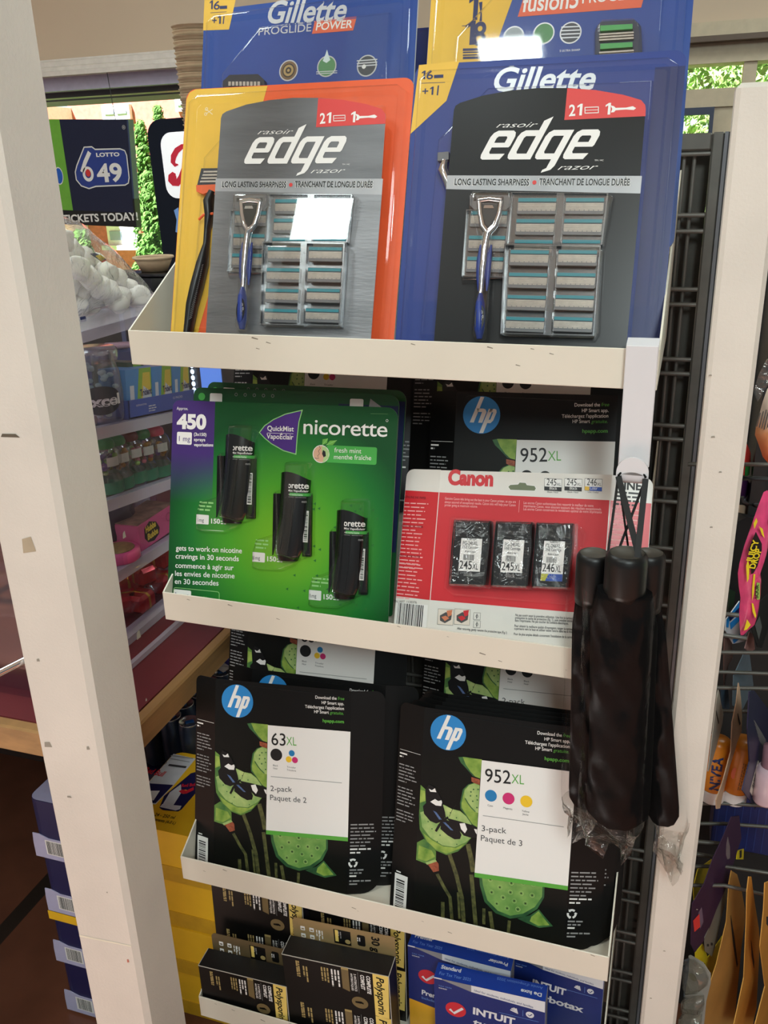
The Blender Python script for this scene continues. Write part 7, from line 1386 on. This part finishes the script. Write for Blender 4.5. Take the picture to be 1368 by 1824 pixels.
# two orange lip balms
NV = mat('balm_orange', (214, 128, 34), .3, var=.05); NVW = mat('balm_white', (224, 220, 218), .35)
for k, (x0, x1, yt, yb, lab, nm) in enumerate(((178, 330, 1120, 1720, 'orange lip balm with dark lettering right of the white post', True), (345, 600, 1130, 1730, 'orange lip balm turned to its small print, second from the post', False))):
    Y = .165+.01*k; top_ = at(*cR3((290 if k == 0 else 560), yt), Y); bot = at(*cR3((215 if k == 0 else 425), yb), Y); ax = top_-bot; Ln = ax.length; r = .0162 if k == 0 else .0178
    t = thing('lip_balm', lab, 'lip balm', bot, V((0, 0, 1)).rotation_difference(ax.normalized()).to_matrix(), 'orange lip balms')
    b = MB(); b.lathe([(r*.96, Ln*.20), (r, Ln*.22), (r, Ln*.93), (r*.9, Ln*.99), (r*.5, Ln*1.03), (.0001, Ln*1.035)], NV, 24); b.build('tube', t); b = MB(); b.lathe([(.0001, 0), (r*.92, 0), (r*.98, Ln*.02), (r*.98, Ln*.20)], NVW, 24); b.build('cap', t)
    b = MB()
    if nm: 
        vs, fs, w_ = glyphs('NIVEA', .03, 0, 1.); b.add([(r*1.06*math.sin((.5-y)*.0125/r), -r*1.06*math.cos((.5-y)*.0125/r), Ln*(.26+.56*x/w_)) for x, y in vs], fs, NAVY)
    else:
        rg = random.Random(2)
        for j in range(8):
            z = .30
            while z < .74:
                l_ = rg.uniform(.02, .06); th = .05+j*.13; vs = [(r*1.006*math.sin(a_), -r*1.006*math.cos(a_), Ln*zz) for a_, zz in ((th, z), (th+.06, z), (th+.06, z+l_), (th, z+l_))]; b.add(vs, [(0, 1, 2, 3)], mat('balm_print', (110, 76, 40), .5, var=0)); z += l_+.015
        F = Face((0, -r*1.004, 0), (1, 0, 0), (0, 0, 1)); F.disc(b, -r*.42, Ln*.55, r*.2, mat('balm_red', (220, 96, 40), .4), -.0012, ry=r*.5)
    b.build('print', t)
p = at(1362, 1428, .14); t = thing('lip_balm', 'pale pink capped tube at the right photo edge beside the navy card', 'lip balm', p); b = MB(); b.lathe([(.0001, 0), (.013, 0), (.0155, .004), (.016, .05), (.012, .056), (.0001, .058)], mat('pale_pink', (214, 186, 196), .25), 24); b.build('cap', t); b = MB(); b.lathe([(.011, .056), (.011, .085), (.0001, .086)], mat('rose_tube', (150, 110, 120), .3), 20); b.build('tube', t)
# clear blister at the bottom
a = at(1238, 1850, .07); t = thing('clear_blister', 'clear moulded blister pack at the foot of the white end post', 'blister pack', a); F = Face((0, 0, 0), V((.85, -.52, 0)), (0, 0, 1), Matrix.Translation(a)); f = lambda x, y, d=0: F.uv(*cR4(x, y), d)
BL = clear('rack_blister', (236, 236, 232), gloss=1., rough=.06, base=.10, bump=.6, bscale=50); b = MB(); F.slab(b, ccw([f(*q) for q in ((40, 1600), (75, 1275), (90, 1270), (190, 1330), (250, 1420), (250, 1500), (215, 1640), (190, 1900), (0, 1900))]), -.001, 0, mat('blister_backing', (150, 148, 140), .5, var=.1)); b.build('backing', t)
b = MB(); shell(F, b, ccw([f(*q) for q in ((60, 1300), (120, 1300), (200, 1370), (240, 1450), (230, 1510), (180, 1550), (90, 1560), (55, 1480))]), .016, BL, .004)
shell(F, b, ccw([f(*q) for q in ((45, 1600), (200, 1590), (205, 1660), (190, 1720), (40, 1700))]), .016, BL, .004); shell(F, b, ccw([f(*q) for q in ((30, 1730), (185, 1740), (175, 1900), (20, 1900))]), .018, BL, .004); b.build('clear_cover', t)
b = MB(); F.disc(b, *f(110, 1445), .0058, mat('blister_dot', (130, 130, 112), .5), .0006); F.slab(b, ccw([f(*q) for q in ((48, 1300), (80, 1290), (76, 1400), (44, 1600))]), .0, .003, mat('slate_strip', (84, 92, 100), .4)); b.build('insert', t)
